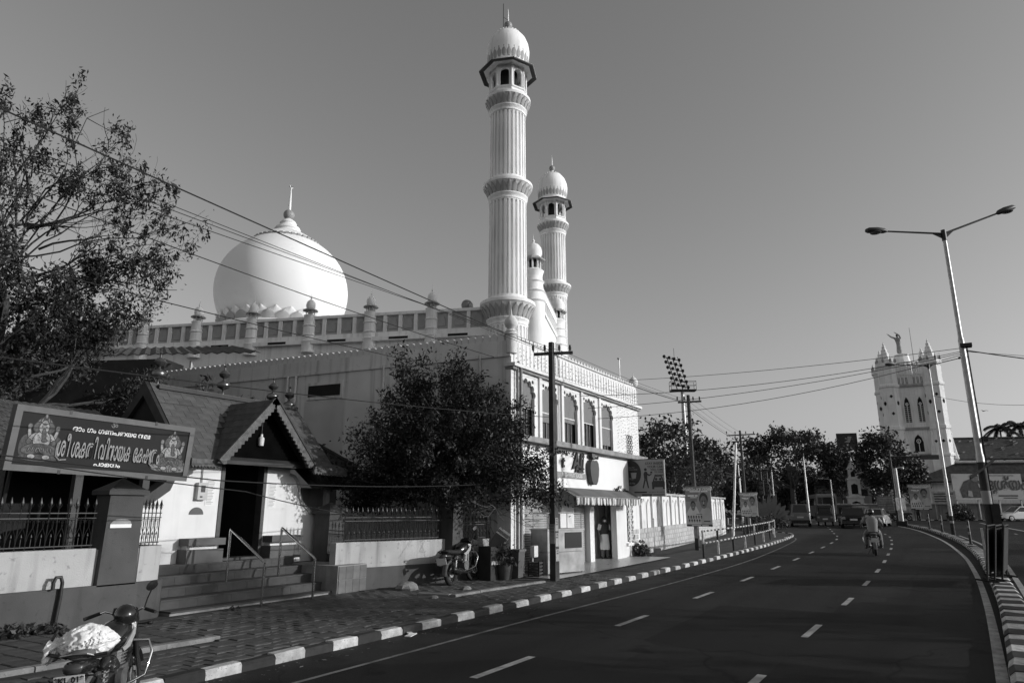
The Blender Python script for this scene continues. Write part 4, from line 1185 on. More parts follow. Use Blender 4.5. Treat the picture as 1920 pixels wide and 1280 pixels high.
PET1 = petal_mesh('petal', .235, .5, .22); PET2 = petal_mesh('petal', .26, .52, .24); PET3 = petal_mesh('petal', .27, .62, .3); PETD = petal_mesh('petal', .24, .62, .06)
def minaret(label):
    t = thing('minaret', label, 'minaret', (MQ[0], MQ[1], 0), MA, 'mosque minarets')
    fluted(.99, .97, -.1, 10.45).build('fluted_shaft', M_mq, t)
    fluted(.96, .94, 11.72, 16.9).build('fluted_shaft', M_mq, t)
    fluted(.93, .91, 18.0, 21.85).build('fluted_shaft', M_mq, t)
    def ring(z, rin, rout, hp, pm, n):
        o = MB().lathe([(rin, -.25), (rin + .05, -.22), (rin + .05, -.14), (rin, -.12), (rin + .07, 0), (rin + .1, .04), (rin + .1, .1), (rin + .03, .12), (rin + (rout - rin) * .35, hp * .6), (rout - .06, hp * .98), (rout, hp + .02), (rout, hp + .16), (rout - .05, hp + .2), (rin + .06, hp + .26), (rin, hp + .3)], 40, (0, 0, z)).build('ring_gallery', M_mq, t, smooth=35)
        petals(o, pm, n, rin + .08, z + .1, M_mqd)
        return o
    ring(10.62, .95, 1.36, .78, PET3, 24)
    ring(17.05, .92, 1.27, .62, PET2, 24)
    ring(21.98, .90, 1.19, .58, PET1, 24)
    # lantern: octagonal base, eight columns, arched panels, sloping eave, dome
    MB().lathe([(1.16, 22.76), (1.0, 22.85), (.98, 23.02), (1.06, 23.05), (1.06, 23.12), (.99, 23.14)], 8, a0=R(22.5)).build('lantern_base', M_mq, t)
    MB().lathe([(.5, 23.1), (.5, 24.6)], 16).build('core', M_void, t, smooth=40)
    w = 2 * .93 * math.sin(R(22.5))
    oa = [(w * .34, 23.14), (w * .34, 23.85)] + [(w * .34 * math.cos(R(a)), 23.85 + .3 * math.sin(R(a)) ** .8) for a in range(15, 180, 15)] + [(-w * .34, 23.85), (-w * .34, 23.14)]
    pan = MB().prism([(w / 2, 23.14)] + [(w / 2, 24.58), (-w / 2, 24.58), (-w / 2, 23.14)] + oa[::-1], -.04, .04, 'y').mesh('arch_panel')
    hood = MB().tube([(a * 1.06, -.05, b + .015) for a, b in oa], .025, 5).mesh('arch_hood')
    colm = MB().lathe([(.075, 23.14), (.075, 23.24), (.055, 23.28), (.05, 24.5), (.075, 24.56), (.075, 24.58)], 10).mesh('column', 40)
    for k in range(8):
        a = R(45 * k); r_ = .93 * math.cos(R(22.5))
        p = place('arch_panel', pan, M_mq, t, (r_ * math.cos(a), r_ * math.sin(a), 0), rz=a + R(90))
        place('arch_hood', hood, M_mq, p)
        place('column', colm, M_mq, t, (.97 * math.cos(a + R(22.5)), .97 * math.sin(a + R(22.5)), 0))
    MB().lathe([(.9, 24.52), (1.54, 24.28), (1.57, 24.3), (1.57, 24.36), (1.02, 24.66), (.9, 24.7)], 8, a0=R(22.5)).build('eave', mat('eave_painted_shade', .07, .8, .1, 2), t)  # dark colour paints in the shade under the eave
    MB().lathe([(1.57, 24.364), (1.575, 24.37), (1.03, 24.665), (1.0, 24.7)], 8, a0=R(22.5)).build('eave_top', M_mq, t)
    dm = MB().lathe([(.98, 24.66), (1.06, 24.85), (1.13, 25.3), (1.15, 25.7), (1.1, 26.05), (.97, 26.4), (.76, 26.68), (.5, 26.87), (.3, 26.95), (.14, 27.0), (.1, 27.1), (.12, 27.2)], 40).build('dome', M_mq, t, smooth=40)
    petals(dm, PETD, 26, 1.07, 24.8, M_mqd)
    for k in range(22):
        a = 2 * math.pi * k / 22
        MBt = MB(); MBt.cbox((.62 * math.cos(a), .62 * math.sin(a), 26.82), (.1, .1, .05), a, ry=R(35)); MBt.build('dentil', M_mq, dm)
    fn = MB().lathe([(.05, 27.15), (.1, 27.2), (.2, 27.3), (.23, 27.42), (.2, 27.54), (.1, 27.63), (.05, 27.66), (.04, 27.7)], 18).build('finial', M_ballg, t, smooth=40)
    MB().lathe([(.045, 27.68), (.035, 28.2), (.0, 28.55)], 8).build('spike', M_mq, fn)
    return t
min1 = minaret('tallest fluted minaret, rising right behind the corner building')
min2 = copy_tree(min1); min2['label'] = 'fluted minaret seen smaller behind the little turrets, beside the tallest one'
min2.location = (42.72, 22.06, 0)
lr = MB().tube([(-.3, .2, 26.7), (-.3, .2, 28.6)], .018, 5).tube([(-.3, .2, 27.75), (-.02, 0, 27.75)], .012, 5).build('lightning_rod', M_black, min1)

# --- prayer hall
mq = thing('mosque_hall', 'white mosque hall with panelled parapet, small turrets and high portal', 'mosque', (MQ[0], MQ[1], 0), MA)
MB().box(.05, 16.2, .4, 30, -.1, 10.02).build('wall', M_mq, mq)
MB().box(-.25, 16.4, .5, 30.2, 10.02, 10.22).build('ledge', M_mq, mq)
MB().box(-.05, 16.2, .6, 30.0, 10.22, 10.5).build('parapet_base', M_mq, mq)
MB().box(.06, .2, .8, 30.0, 10.5, 11.36).build('parapet_back', M_mqp, mq)
MB().box(-.1, .24, .8, 30.0, 11.36, 11.5).build('parapet_rail', M_mq, mq)
trs = [3.86, 7.1, 10.42, 13.66, 16.9, 20.1, 23.3, 26.5]
tu = MB().lathe([(.34, 9.6), (.34, 10.1), (.38, 10.16), (.31, 10.22), (.31, 10.46), (.37, 10.5), (.31, 10.56), (.30, 10.95), (.36, 11.0), (.30, 11.06), (.29, 11.5), (.33, 11.56), (.24, 11.6)], 20).mesh('turret', 40)
tcol = MB()
for k in range(6):
    a = R(60 * k); tcol.tube([(.2 * math.cos(a), .2 * math.sin(a), 11.6), (.2 * math.cos(a), .2 * math.sin(a), 11.86)], .028, 6)
tcol = tcol.lathe([(.1, 11.6), (.1, 11.86)], 8).mesh('turret_lantern')
teav = MB().lathe([(.2, 11.86), (.38, 11.82), (.38, 11.85), (.22, 11.95)], 20).mesh('turret_eave', 40)
tdom = MB().lathe([(.2, 11.94), (.22, 12.0), (.24, 12.12), (.21, 12.28), (.13, 12.38), (.04, 12.44), (.02, 12.48), (.055, 12.53), (.02, 12.58), (.012, 12.6), (0, 12.9)], 18).mesh('turret_dome', 40)
def turret(parent, x, y, dz=0.0, s=1.0):
    t = place('turret', tu, M_mq, parent, (x, y, dz), scale=s)
    place('turret_lantern', tcol, M_mqp, t); place('turret_eave', teav, M_mqp, t); place('turret_dome', tdom, M_mq, t)
    return t
for y in trs: turret(mq, 0, y)
bar = MB().box(-.06, .05, -.09, .09, 10.5, 11.36).mesh('parapet_post')
ogee = [(-.22, 10.66), (.22, 10.66), (.22, 11.0), (.17, 11.08), (.2, 11.12), (.1, 11.2), (.05, 11.22), (0, 11.3), (-.05, 11.22), (-.1, 11.2), (-.2, 11.12), (-.17, 11.08), (-.22, 11.0)]
og = MB().prism(ogee, .02, .058, 'x').mesh('niche_panel')
ys = [1.0] + trs
for a, b in zip(ys, ys[1:]):
    n = 4 if b - a > 3 else 3
    for k in range(n):
        if k: place('parapet_post', bar, M_mq, mq, (0, a + (b - a) * k / n, 0))
        place('niche_panel', og, M_mqd, mq, (0, a + (b - a) * (k + .5) / n, 0))
    mid = (a + b) / 2
    MB().box(-.26, -.252, mid - .5, mid + .5, 10.06, 10.18).build('slot', M_void, mq)
# portal between the minarets
MB().box(3.3, 13.1, -.75, .38, -.1, 13.0).build('portal', M_mq, mq)
MB().box(3.2, 13.2, -.85, .4, 13.0, 13.18).build('portal_ledge', M_mq, mq)
MB().box(3.4, 13.0, -.6, -.3, 13.18, 14.0).build('portal_parapet', M_mqp, mq)
MB().box(3.2, 13.2, -.8, -.1, 14.0, 14.4).build('portal_rail', M_mq, mq)
for k in range(22):
    MB().box(3.5 + k * .43, 3.66 + k * .43, -.78, -.6, 13.18, 14.0).build('portal_post', M_mq, mq)
mb = MB()
for k in range(26):
    mb.add([(3.4 + k * .37, -.75, 14.4), (3.7 + k * .37, -.75, 14.4), (3.55 + k * .37, -.75, 14.75), (3.4 + k * .37, -.6, 14.4), (3.7 + k * .37, -.6, 14.4), (3.55 + k * .37, -.6, 14.75)], [(0, 1, 2), (5, 4, 3), (0, 2, 5, 3), (1, 4, 5, 2)])
mb.build('cresting', M_mq, mq, kind='stuff')
arch = MB().prism([(5.6, -.05), (5.6, 8), (6.2, 9.6), (8.2, 10.8), (10.2, 9.6), (10.8, 8), (10.8, -.05)], -.762, -.752, 'y').build('portal_arch', M_mqp, mq)
for x in (3.6, 12.2):
    MB().box(x, x + .6, -.79, -.752, .5, 12.6).build('portal_strip', M_mqd, mq)
# ringed portal turrets
def ringed(x, y, label):
    t = MB().lathe([(.62, -.1), (.58, 12.2), (.58, 12.5), (.66, 12.58), (.56, 12.7), (.54, 13.05), (.63, 13.13), (.52, 13.25), (.5, 13.6), (.58, 13.68), (.48, 13.8), (.47, 14.0), (.52, 14.2), (.56, 14.3), (.4, 14.42)], 28).build('portal_turret', M_mq, mq, (x, y, 0), smooth=40)
    MB().lathe([(.22, 14.4), (.22, 14.95)], 10).build('turret_core', M_void, t)
    for k in range(8):
        a = R(45 * k); MB().tube([(.36 * math.cos(a), .36 * math.sin(a), 14.42), (.36 * math.cos(a), .36 * math.sin(a), 14.96)], .045, 6).build('column', M_mq, t)
    MB().lathe([(.36, 14.98), (.64, 14.88), (.66, 14.93), (.4, 15.12)], 8).build('turret_eave', M_mqd, t)
    MB().lathe([(.4, 15.1), (.46, 15.3), (.47, 15.45), (.42, 15.65), (.3, 15.82), (.1, 15.94), (.04, 16.0), (.09, 16.08), (.04, 16.16), (.015, 16.2), (0, 16.55)], 24).build('turret_dome', M_mq, t, smooth=40)
ringed(3.1, -.8, ''); ringed(13.2, -.8, '')
# great dome
dm = MB().lathe([(4.0, 10.2), (4.0, 12.6), (4.12, 12.7), (4.15, 12.85), (3.95, 12.95)], 64).build('drum', M_mq, mq, (8.0, 16.8, 0), smooth=40)
prof = [(3.75, 12.9)]
for k in range(0, 25):
    a = R(-40 + 122 * k / 24)
    prof.append((4.2 * math.cos(a) * (1.0 if a < 0 else 1.0), 15.75 + 4.2 * math.sin(a) * (1.0 if a < 0 else .93)))
prof += [(.4, 19.72)]
M_dome = mat('dome_whitewash', .86, .8, .035, .35, .15, 12, spots=.03)
dome = MB().lathe(prof, 72).build('great_dome', M_dome, mq, (8.0, 16.8, 0), smooth=60)
PB = petal_mesh('petal', .92, .85, .28, .08)
petals(dome, PB, 28, 3.62, 12.95, M_mq)
petals(dome, petal_mesh('petal', .8, .6, .1, .08), 28, 3.75, 12.95, M_mqd, R(360 / 56))
MB().lathe([(2.1, 19.22), (1.55, 19.62), (1.0, 19.95), (.78, 20.05), (.75, 20.12), (.86, 20.2), (.78, 20.34), (.55, 20.5), (.5, 20.6), (.56, 20.66), (.46, 20.8), (.3, 20.92), (.22, 20.98)], 40).build('crown', M_mq, dome, smooth=35)
for k in range(36):
    a = 2 * math.pi * k / 36
    MBt = MB(); MBt.cbox((2.08 * math.cos(a), 2.08 * math.sin(a), 19.22), (.14, .2, .12), a, ry=R(30)); MBt.build('dentil', M_mqd, dome)
MB().ball((0, 0, 21.3), .37, n=20, m=14).build('finial_ball', M_ballg, dome, smooth=60)
MB().lathe([(.11, 21.6), (.07, 22.6), (.03, 23.3)], 10).build('finial_rod', M_mq, dome)
MB().lathe([(0, 23.3), (.14, 23.4), (.1, 23.46), (.03, 23.5), (.0, 23.75)], 12).build('finial_cap', M_ballg, dome)
MB().tube([(.0 + .2 * math.cos(R(a)), 0, 23.5 + .2 * math.sin(R(a))) for a in range(200, 345, 12)], .03, 6).build('crescent', M_mq, dome)
# horn loudspeaker on the parapet beside the minaret
hs = thing('horn_speaker', 'grey horn loudspeaker on the mosque parapet beside the tallest minaret', 'loudspeaker', (26.75, 18.5, 11.5), R(200))
MB().tube([(0, 0, 0), (0, 0, .3)], .03, 6).build('stand', M_galv, hs)
h = MB()
h.lathe([(.05, 0), (.07, .15), (.14, .35), (.3, .52), (.31, .54), (.27, .5), (.05, .2), (.0, .18)], 20)
o = h.build('horn', mat('horn_grey', .25, .4, .1, 3), hs, (0.0, 0, .32), smooth=50); o.rotation_euler = (R(90), 0, R(-60))

# --- corrugated shed roof between temple and mosque
ts = thing('tin_shed', 'dark corrugated tin shed roof between the temple and the mosque', 'shed', (0, 0, 0))
tin = MB()
pA, pB, pC, pD = Vector((10.5, 33.5, 7.6)), Vector((17.9, 22.6, 8.05)), Vector((18.6, 25.2, 8.75)), Vector((13.0, 34.8, 8.6))
n = 60; vs_ = []
for i in range(n + 1):
    t = i / n; w_ = .04 * (1 if i % 2 else -1)
    for q in (pA.lerp(pB, t), pD.lerp(pC, t)): vs_.append((q.x, q.y, q.z + w_))
tin.add(vs_ + [(x, y, z - .03) for x, y, z in vs_], [(2 * i, 2 * i + 2, 2 * i + 3, 2 * i + 1) for i in range(n)] + [(2 * n + 2 + 2 * i + 1, 2 * n + 2 + 2 * i + 3, 2 * n + 2 + 2 * i + 2, 2 * n + 2 + 2 * i) for i in range(n)])
tin.build('roof', mat('rusty_tin', .07, .7, .3, 3), ts)
for p in ((11.2, 33.0), (14.0, 28.9), (16.6, 25.2)):
    MB().tube([(p[0], p[1], 0), (p[0], p[1], 7.7)], .08, 8).build('post', M_galv, ts)
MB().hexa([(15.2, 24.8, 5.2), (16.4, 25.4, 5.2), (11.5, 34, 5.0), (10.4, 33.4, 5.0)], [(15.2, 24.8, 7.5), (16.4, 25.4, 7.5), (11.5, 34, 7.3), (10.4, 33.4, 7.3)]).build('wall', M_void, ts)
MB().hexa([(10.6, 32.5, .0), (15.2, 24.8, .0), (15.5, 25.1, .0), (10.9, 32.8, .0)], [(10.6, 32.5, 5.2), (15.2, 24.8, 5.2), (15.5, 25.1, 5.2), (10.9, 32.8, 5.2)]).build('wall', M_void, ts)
# ------------------------------------------------------------------ trees and plants
def scatter(tips, per, spread, flat=1.0):
    T = np.array([tuple(t[0]) for t in tips]); n = len(T)
    idx = np.repeat(np.arange(n), per)
    off = rng.normal(size=(len(idx), 3)) * spread; off[:, 2] *= flat
    return T[idx] + off

# the large, half-bare tree behind the temple, street-left
t = thing('tall_tree', 'tall half-bare tree with tangled branches and drooping leaf clusters behind the temple hall', 'tree', (8.35, 25.3, 0))
tb = MB(); tips = []
random.seed(5)
trunks = [((0, 0, 0), (.05, -.05, 1), 6.2, .34), ((-.9, 1.0, 0), (.22, -.2, 1), 6.0, .26), ((1.3, -.4, 0), (-.10, .05, 1), 5.0, .2)]
for p, d, L, r_ in trunks:
    pts = [Vector(p)]; dd = Vector(d).normalized()
    for i in range(6):
        dd = (dd + Vector((random.gauss(0, .09), random.gauss(0, .09), .08))).normalized(); pts.append(pts[-1] + dd * L / 6)
    tb.tube(pts, [r_ * (1 - .09 * i) for i in range(7)], 9, caps=False)
    for k in range(4):
        a = random.uniform(0, 2 * math.pi); q = pts[3 + k % 4] if k else pts[-1]
        nd = Vector((math.cos(a) * .75, math.sin(a) * .75, random.uniform(.45, 1.1)))
        grow(tb, q, nd, random.uniform(2.3, 3.0), r_ * .5, 4, tips, spread=.55, up=.14, kids=(2, 3), shrink=.74, wob=.17, nseg=4, minr=.007)
# whippy bare twigs reaching out towards the dome, and upright shoots on top
for k in range(12):
    grow(tb, (1.2 + random.uniform(-.5, .8), -1.2 + random.uniform(-.8, .5), 7.5 + random.uniform(0, 3.6)), (.75, -.9, random.uniform(.1, .6)), 1.9, .04, 3, tips if k % 3 == 0 else [], spread=.45, up=.1, kids=(2, 3), shrink=.72, wob=.15, nseg=4, minr=.006)
for k in range(7):
    grow(tb, (random.uniform(-.5, 2.0), random.uniform(-1.5, 1), 10.6 + random.uniform(0, 1.4)), (random.uniform(-.3, .5), random.uniform(-.5, .3), 1), 2.2, .035, 2, tips, spread=.35, up=.2, kids=(2, 2), shrink=.6, wob=.15, nseg=4, minr=.008)
# long shoots carrying the outermost drooping leaf tufts
ends = []
for tx, ty, tz in ((1.36, -2.24, 15.4), (2.0, -3.3, 14.9), (2.45, -4.0, 14.1), (1.0, -1.6, 14.6), (2.2, -3.7, 13.2), (3.0, -5.0, 12.2), (2.6, -4.2, 11.6), (3.6, -5.9, 10.4), (3.3, -5.4, 9.6), (3.7, -6.1, 8.2), (3.0, -4.8, 8.9), (.3, -.5, 15.0), (1.6, -2.7, 12.4)):
    a_, b_ = Vector((.5, -.8, 7.6 + random.uniform(0, 1.6))), Vector((tx, ty, tz)); pts = []
    for k in range(9):
        u = k / 8; pts.append(a_.lerp(b_, u) + Vector((random.gauss(0, .12), random.gauss(0, .12), .9 * u * (1 - u) + random.gauss(0, .08))))
    tb.tube(pts, [.036 - .0033 * k for k in range(9)], 5, caps=False)
    for k in (5, 6, 7, 8, 8): ends.append((pts[k] + Vector((random.gauss(0, .1), random.gauss(0, .1), random.gauss(0, .05))), Vector((0, 0, 1)), 0))
    for k in (4, 6, 7): grow(tb, pts[k], (random.gauss(.4, .5), random.gauss(-.5, .5), random.uniform(0, .8)), .9, .018, 1, ends, spread=.4, up=.1, kids=(1, 2), shrink=.7, wob=.2, nseg=3, minr=.006)
tb.build('trunk', mat('dark_bark', .05, .95, .4, 6, .6, 30), t, smooth=60)
def clumped(tips, keep, per, spread, flat):
    """leaves in separate drooping clusters, most twigs left bare"""
    C = np.array([tuple(q[0]) for q in tips]); sel = C[rng.random(len(C)) < keep]
    idx = np.repeat(np.arange(len(sel)), per)
    off = rng.normal(size=(len(idx), 3)) * spread * rng.uniform(.4, 1.5, size=(len(sel), 1))[idx]; off[:, 2] = off[:, 2] * flat - .08
    return sel[idx] + off
place('crown', leaves_mesh('crown', np.concatenate([clumped(tips, .135, 44, .12, 1.6), clumped(ends, .27, 56, .12, 1.8)]), .14, .36, 1.0), L_dark, t)
low = [q for q in tips if q[0].z < 9.5]
place('lower_crown', leaves_mesh('lower_crown', clumped(low, .34, 40, .18, 1.3), .13, .42, .6), L_dark, t)
place('seed_pods', leaves_mesh('seed_pods', clumped(low, .08, 30, .11, 2.2), .10, .5, 1.0), L_pale, t)
# dense creeper thicket hiding the foot of that tree
th = thing('creeper_thicket', 'dense hanging creeper thicket under the tall half-bare tree', 'creeper', (6.4, 24.0, 0))
cb = MB(); tips2 = []
for k in range(26):
    x, y = random.uniform(-4.5, 3.0), random.uniform(-2.8, 3.8)
    pts = [Vector((x, y, random.uniform(4.2, 7.8)))]
    for i in range(7):
        pts.append(pts[-1] + Vector((random.gauss(0, .2), random.gauss(0, .2), -.72)))
    cb.tube(pts, .014, 4, caps=False)
    for q in pts: tips2.append((q, Vector((0, 0, -1)), 0))
cb.build('stems', M_bark, th)
P = np.concatenate([scatter(tips2, 60, .34, 1.3), np.column_stack([rng.uniform(-4.8, 3.4, 9000), rng.uniform(-2.5, 4, 9000), rng.uniform(2.5, 8.0, 9000)])])
place('foliage', leaves_mesh('foliage', P, .17, .5, .5), L_dark, th)
place('pale_foliage', leaves_mesh('pale_foliage', clumped(tips2, .35, 30, .2, 2.0), .11, .5, 1.0), L_pale, th)
# shrub peeping over the temple ridge
bs = thing('ridge_shrub', 'loose leafy shrub showing above the temple ridge between the brass finials', 'shrub', (11.6, 16.9, 0))
bb = MB(); tp = []
for k in range(7):
    grow(bb, (random.uniform(-.9, .9), random.uniform(-.2, .2), 2.0), (random.uniform(-.35, .35), random.uniform(-.1, .1), 1), 1.7, .03, 2, tp, spread=.4, up=.2, kids=(2, 3), shrink=.62, minr=.008)
bb.build('stems', M_bark, bs)
place('foliage', leaves_mesh('foliage', scatter(tp, 5, .1), .13, .45), L_dark, bs)

# the bushy tree in front of the corner building
t = thing('bushy_tree', 'dark bushy tree with fine leaves in front of the corner building', 'tree', (15.15, 11.25, 0))
tb = MB(); tips = []
random.seed(21)
tb.tube([(0, .1, -.05), (.05, .08, .8), (-.05, .0, 1.6), (0, 0, 2.0)], [.15, .12, .11, .1], 9, caps=False)
for k in range(15):
    a = 2 * math.pi * k / 15 + random.uniform(-.2, .2); el = random.uniform(.15, 1.3)
    grow(tb, (0, 0, 1.9), (math.cos(a), math.sin(a), el), random.uniform(1.2, 1.5), .05, 3, tips, spread=.55, up=.04, kids=(2, 4), shrink=.68, wob=.2, nseg=3, minr=.006)
for k in range(5):
    grow(tb, (random.uniform(-.6, .4), random.uniform(-.4, .4), 3.6), (random.uniform(-.6, .6), random.uniform(-.5, .5), 1.0), 1.2, .03, 2, tips, spread=.4, up=.12, kids=(2, 3), shrink=.7, minr=.006)
tips = [q for q in tips if q[0].z > 1.95]
tb.build('trunk', M_bark, t, smooth=60)
C = scatter(tips, 22, .14)
# a shell of small sprays gives the crown its uneven outline
shell = []
while len(shell) < 430:
    v_ = Vector((random.gauss(0, 1), random.gauss(0, 1), random.gauss(0, 1))).normalized()
    r_ = random.uniform(.35, 1.0) ** .5
    p = Vector((v_.x * 1.95 * r_ + .05, v_.y * 2.05 * r_ - .05, 3.75 + v_.z * 1.85 * r_))
    if p.z > 2.05: shell.append((p, v_, 0))
sprays = []
tw = MB()
for p, v_, _ in shell:
    d_ = (v_ + Vector((random.gauss(0, .45), random.gauss(0, .45), random.gauss(.1, .35)))).normalized(); L_ = random.uniform(.3, .75)
    tw.tube([p - d_ * .25, p + d_ * L_ * .5 + Vector((0, 0, .03)), p + d_ * L_], [.009, .007, .004], 3, caps=False)
    for k in range(random.randint(45, 90)):
        sprays.append(p + d_ * (random.random() ** .8 * L_ * 1.1 - .15) + Vector((random.gauss(0, .085), random.gauss(0, .085), random.gauss(0, .075))))
tw.build('twigs', M_bark, t)
C2 = np.array([tuple(q) for q in sprays])
place('crown', leaves_mesh('crown', np.concatenate([C, C2]), .095, .42, .2), leaf_mat('deep_leaf', .024), t)
place('young_leaves', leaves_mesh('young_leaves', scatter(random.sample(shell, 50), 6, .2), .075, .6, .2), leaf_mat('young_leaf', .12, .3), t, kind='stuff')

# distant trees
def far_tree(name, label, x, y, trunk_h, rx, rz, zc, n, size, m, seed, umbrella=False, group='trees around the junction'):
    random.seed(seed)
    t = thing(name, label, 'tree', (x, y, gz(x, y) - .1), 0, group)
    tb = MB(); tips = []
    tb.tube([(0, 0, -.2), (random.gauss(0, .15), random.gauss(0, .15), trunk_h * .5), (0, 0, trunk_h)], [rx * .07, rx * .055, rx * .05], 8, caps=False)
    for k in range(8):
        a = 2 * math.pi * k / 8 + random.uniform(-.3, .3)
        grow(tb, (0, 0, trunk_h * random.uniform(.75, 1)), (math.cos(a), math.sin(a), .45 if umbrella else random.uniform(.3, 1.2)), rx * .55, rx * .03, 2, tips, spread=.4, up=.12, kids=(2, 3), shrink=.65, minr=.02)
    tb.build('trunk', M_bark, t, smooth=60)
    clumps = []
    while len(clumps) < n:
        v_ = Vector((random.gauss(0, 1), random.gauss(0, 1), random.gauss(0, 1))).normalized(); r_ = random.uniform(.3, 1) ** .45
        if umbrella and v_.z < -.15: continue
        bump = 1 + .22 * math.sin(3 * math.atan2(v_.y, v_.x) + seed) * math.cos(2.3 * v_.z * 3 + seed)
        clumps.append((Vector((v_.x * rx * r_ * bump, v_.y * rx * r_ * bump, zc + v_.z * rz * r_ * bump)), v_, 0))
    place('crown', leaves_mesh('crown', scatter(clumps, 26, size * 1.25, .6 if umbrella else .8), size, .55, .1), m, t)
    return t
far_tree('roadside_tree', 'dark leafy tree rising behind the second utility pole', 54.5, 18.0, 2.6, 3.3, 2.6, 6.0, 150, .32, L_dark, 3)
far_tree('roadside_tree', 'bright-edged shrubby tree just past the arched white wall', 50.6, 14.6, 1.4, 1.7, 1.7, 3.2, 90, .2, L_mid, 4)
far_tree('roadside_tree', 'smaller dark tree standing between the leaning pole and the broad umbrella tree', 63, 17.5, 2.4, 2.8, 2.2, 5.2, 110, .32, L_dark, 9)
far_tree('umbrella_tree', 'broad umbrella-crowned tree spreading over the junction', 104, 16.6, 5.2, 6.6, 4.2, 8.2, 230, .42, L_dark, 12, True)
far_tree('junction_tree', 'dark tree below the rooftop logo board', 108, 10.8, 3.2, 2.6, 3.4, 7.2, 110, .42, L_dark, 14)
far_tree('junction_tree', 'dense dark tree left of the church tower', 103, 5.4, 3.0, 3.0, 3.9, 7.4, 190, .42, L_dark, 16)
far_tree('junction_tree', 'darker tree in front of the foot of the church tower', 106, 2.6, 2.6, 2.1, 2.6, 5.6, 110, .4, L_dark, 18)
far_tree('junction_tree', 'low dark tree behind the traffic signals', 90, 20.5, 2.0, 4.2, 2.6, 4.4, 150, .42, L_dark, 22)
far_tree('junction_tree', 'low spreading tree behind the bus', 112, 17.5, 2.6, 4.6, 2.4, 4.6, 150, .45, L_dark, 25)
# the row across the other carriageway: its shade falls over the road
for i, (x, y, h, rx, sd) in enumerate(((10, -23, 4.3, 3.7, 31), (16.5, -23, 4.4, 3.8, 32), (23.5, -23.5, 4.3, 3.7, 33), (23.5, -24.5, 9.9, 1.9, 34), (36, -24, 5.0, 2.6, 35), (47, -25, 5.2, 2.2, 36))):
    far_tree('street_tree', ['round street tree opposite the temple, first of the row across the road', 'round street tree across the road, second of the row', 'round street tree across the road, third of the row', 'tall thin street tree across the road, fourth of the row', 'small street tree across the road, fifth of the row', 'small street tree across the road, last of the row'][i], x, y, h * .55, rx, rx * .8, h, [330, 330, 330, 34, 150, 130][i], .3, L_mid, sd, group='street trees across the road')

def palm(label, x, y, h, s):
    t = thing('coconut_palm', label, 'palm', (x, y, gz(x, y)), 0, 'palms behind the church roof')
    MB().tube([(0, 0, 0), (.2, .1, h * .5), (.1, 0, h)], [.22, .17, .13], 8).build('trunk', M_bark, t, smooth=50)
    for k in range(15):
        a = 2 * math.pi * k / 15 + random.uniform(-.2, .2); el = random.uniform(-.2, 1.0); mb = MB()
        pts = [Vector((.1 + math.cos(a) * s * u * math.cos(el * (1 - .3 * u)), math.sin(a) * s * u * math.cos(el), h + s * (math.sin(el) * u - .55 * u * u))) for u in (0, .2, .4, .6, .8, 1)]
        for p, q in zip(pts, pts[1:]):
            for e in range(6):
                c = p.lerp(q, e / 6); side = Vector((-math.sin(a), math.cos(a), 0))
                for sg in (-1, 1):
                    tip = c + side * sg * s * .2 + (q - p) * .5 + Vector((0, 0, -s * .16))
                    mb.add([c, c + (q - p) * .3, tip], [(0, 1, 2)])
        mb.tube(pts, .03, 3, caps=False); mb.build('frond', L_dark, t)
palm('coconut palm showing over the church roof beside the lamp post', 153.2, -12.1, 15.6, 3.0)
palm('coconut palm showing over the church roof at the picture edge', 155, -15.2, 15.9, 3.1)
# traveller's palm by the junction and clipped hedges
tp_ = thing('fan_palm', 'fan palm with long upright paddle leaves near the traffic signals', 'palm', (60.5, 11.6, gz(60, 11.6)))
for k in range(11):
    a = R(-65 + 13 * k); L = random.uniform(1.9, 2.7); mb = MB(); pts = []
    for i in range(7):
        u = i / 6; pts.append(Vector((.5 * math.sin(a) * L * u, -math.sin(a) * .86 * L * u, .3 + math.cos(a) * L * u - .12 * u * u)))
    for i in range(6):
        w0, w1 = [(.02, .03, .05, .17, .21, .18, .03)[j] for j in (i, i + 1)]
        s_ = Vector((math.cos(a) * .5, -math.cos(a) * .86, -math.sin(a)))
        mb.add([pts[i] - s_ * w0, pts[i] + s_ * w0, pts[i + 1] + s_ * w1, pts[i + 1] - s_ * w1], [(0, 1, 2, 3)])
    mb.build('frond', L_mid, tp_)
MB().tube([(0, 0, -.1), (0, 0, .5)], .12, 8).build('trunk', M_bark, tp_)
def shrub(label, x, y, rx, ry, h, n, size, m, seed=1, name='shrub'):
    random.seed(seed)
    s = thing(name, label, 'shrub', (x, y, gz(x, y)))
    sm = MB()
    for k in range(6): sm.tube([(0, 0, -.02), (random.gauss(0, rx * .3), random.gauss(0, ry * .3), h * .7)], .015, 4, caps=False)
    sm.build('stems', M_bark, s)
    P_ = rng.normal(size=(n, 3)); P_ /= np.linalg.norm(P_, axis=1)[:, None]; P_ *= (rng.random((n, 1)) ** .4)
    P_[:, 0] *= rx; P_[:, 1] *= ry; P_[:, 2] = np.abs(P_[:, 2]) * h
    place('foliage', leaves_mesh('foliage', P_, size, .5, .1), m, s)
shrub('clipped round shrub below the fan palm', 61.5, 11.3, 1.0, 1.0, 1.3, 900, .16, L_dark, 2)
shrub('low wide hedge clump beside the fan palm', 58.5, 12.4, 1.6, 1.1, 1.1, 1100, .16, L_dark, 3)
shrub('weedy shrub at the end of the shop forecourt', 26.3, 9.95, .45, .35, .6, 500, .12, L_mid, 4)
shrub('rounded bush in front of the film hoarding wall', 100.5, -2.6, 1.5, 1.5, 2.0, 900, .28, L_dark, 5)
shrub('small weed at the foot of the grey plinth', 5.35, 11.6, .38, .15, .22, 260, .08, L_mid, 6, 'weed')
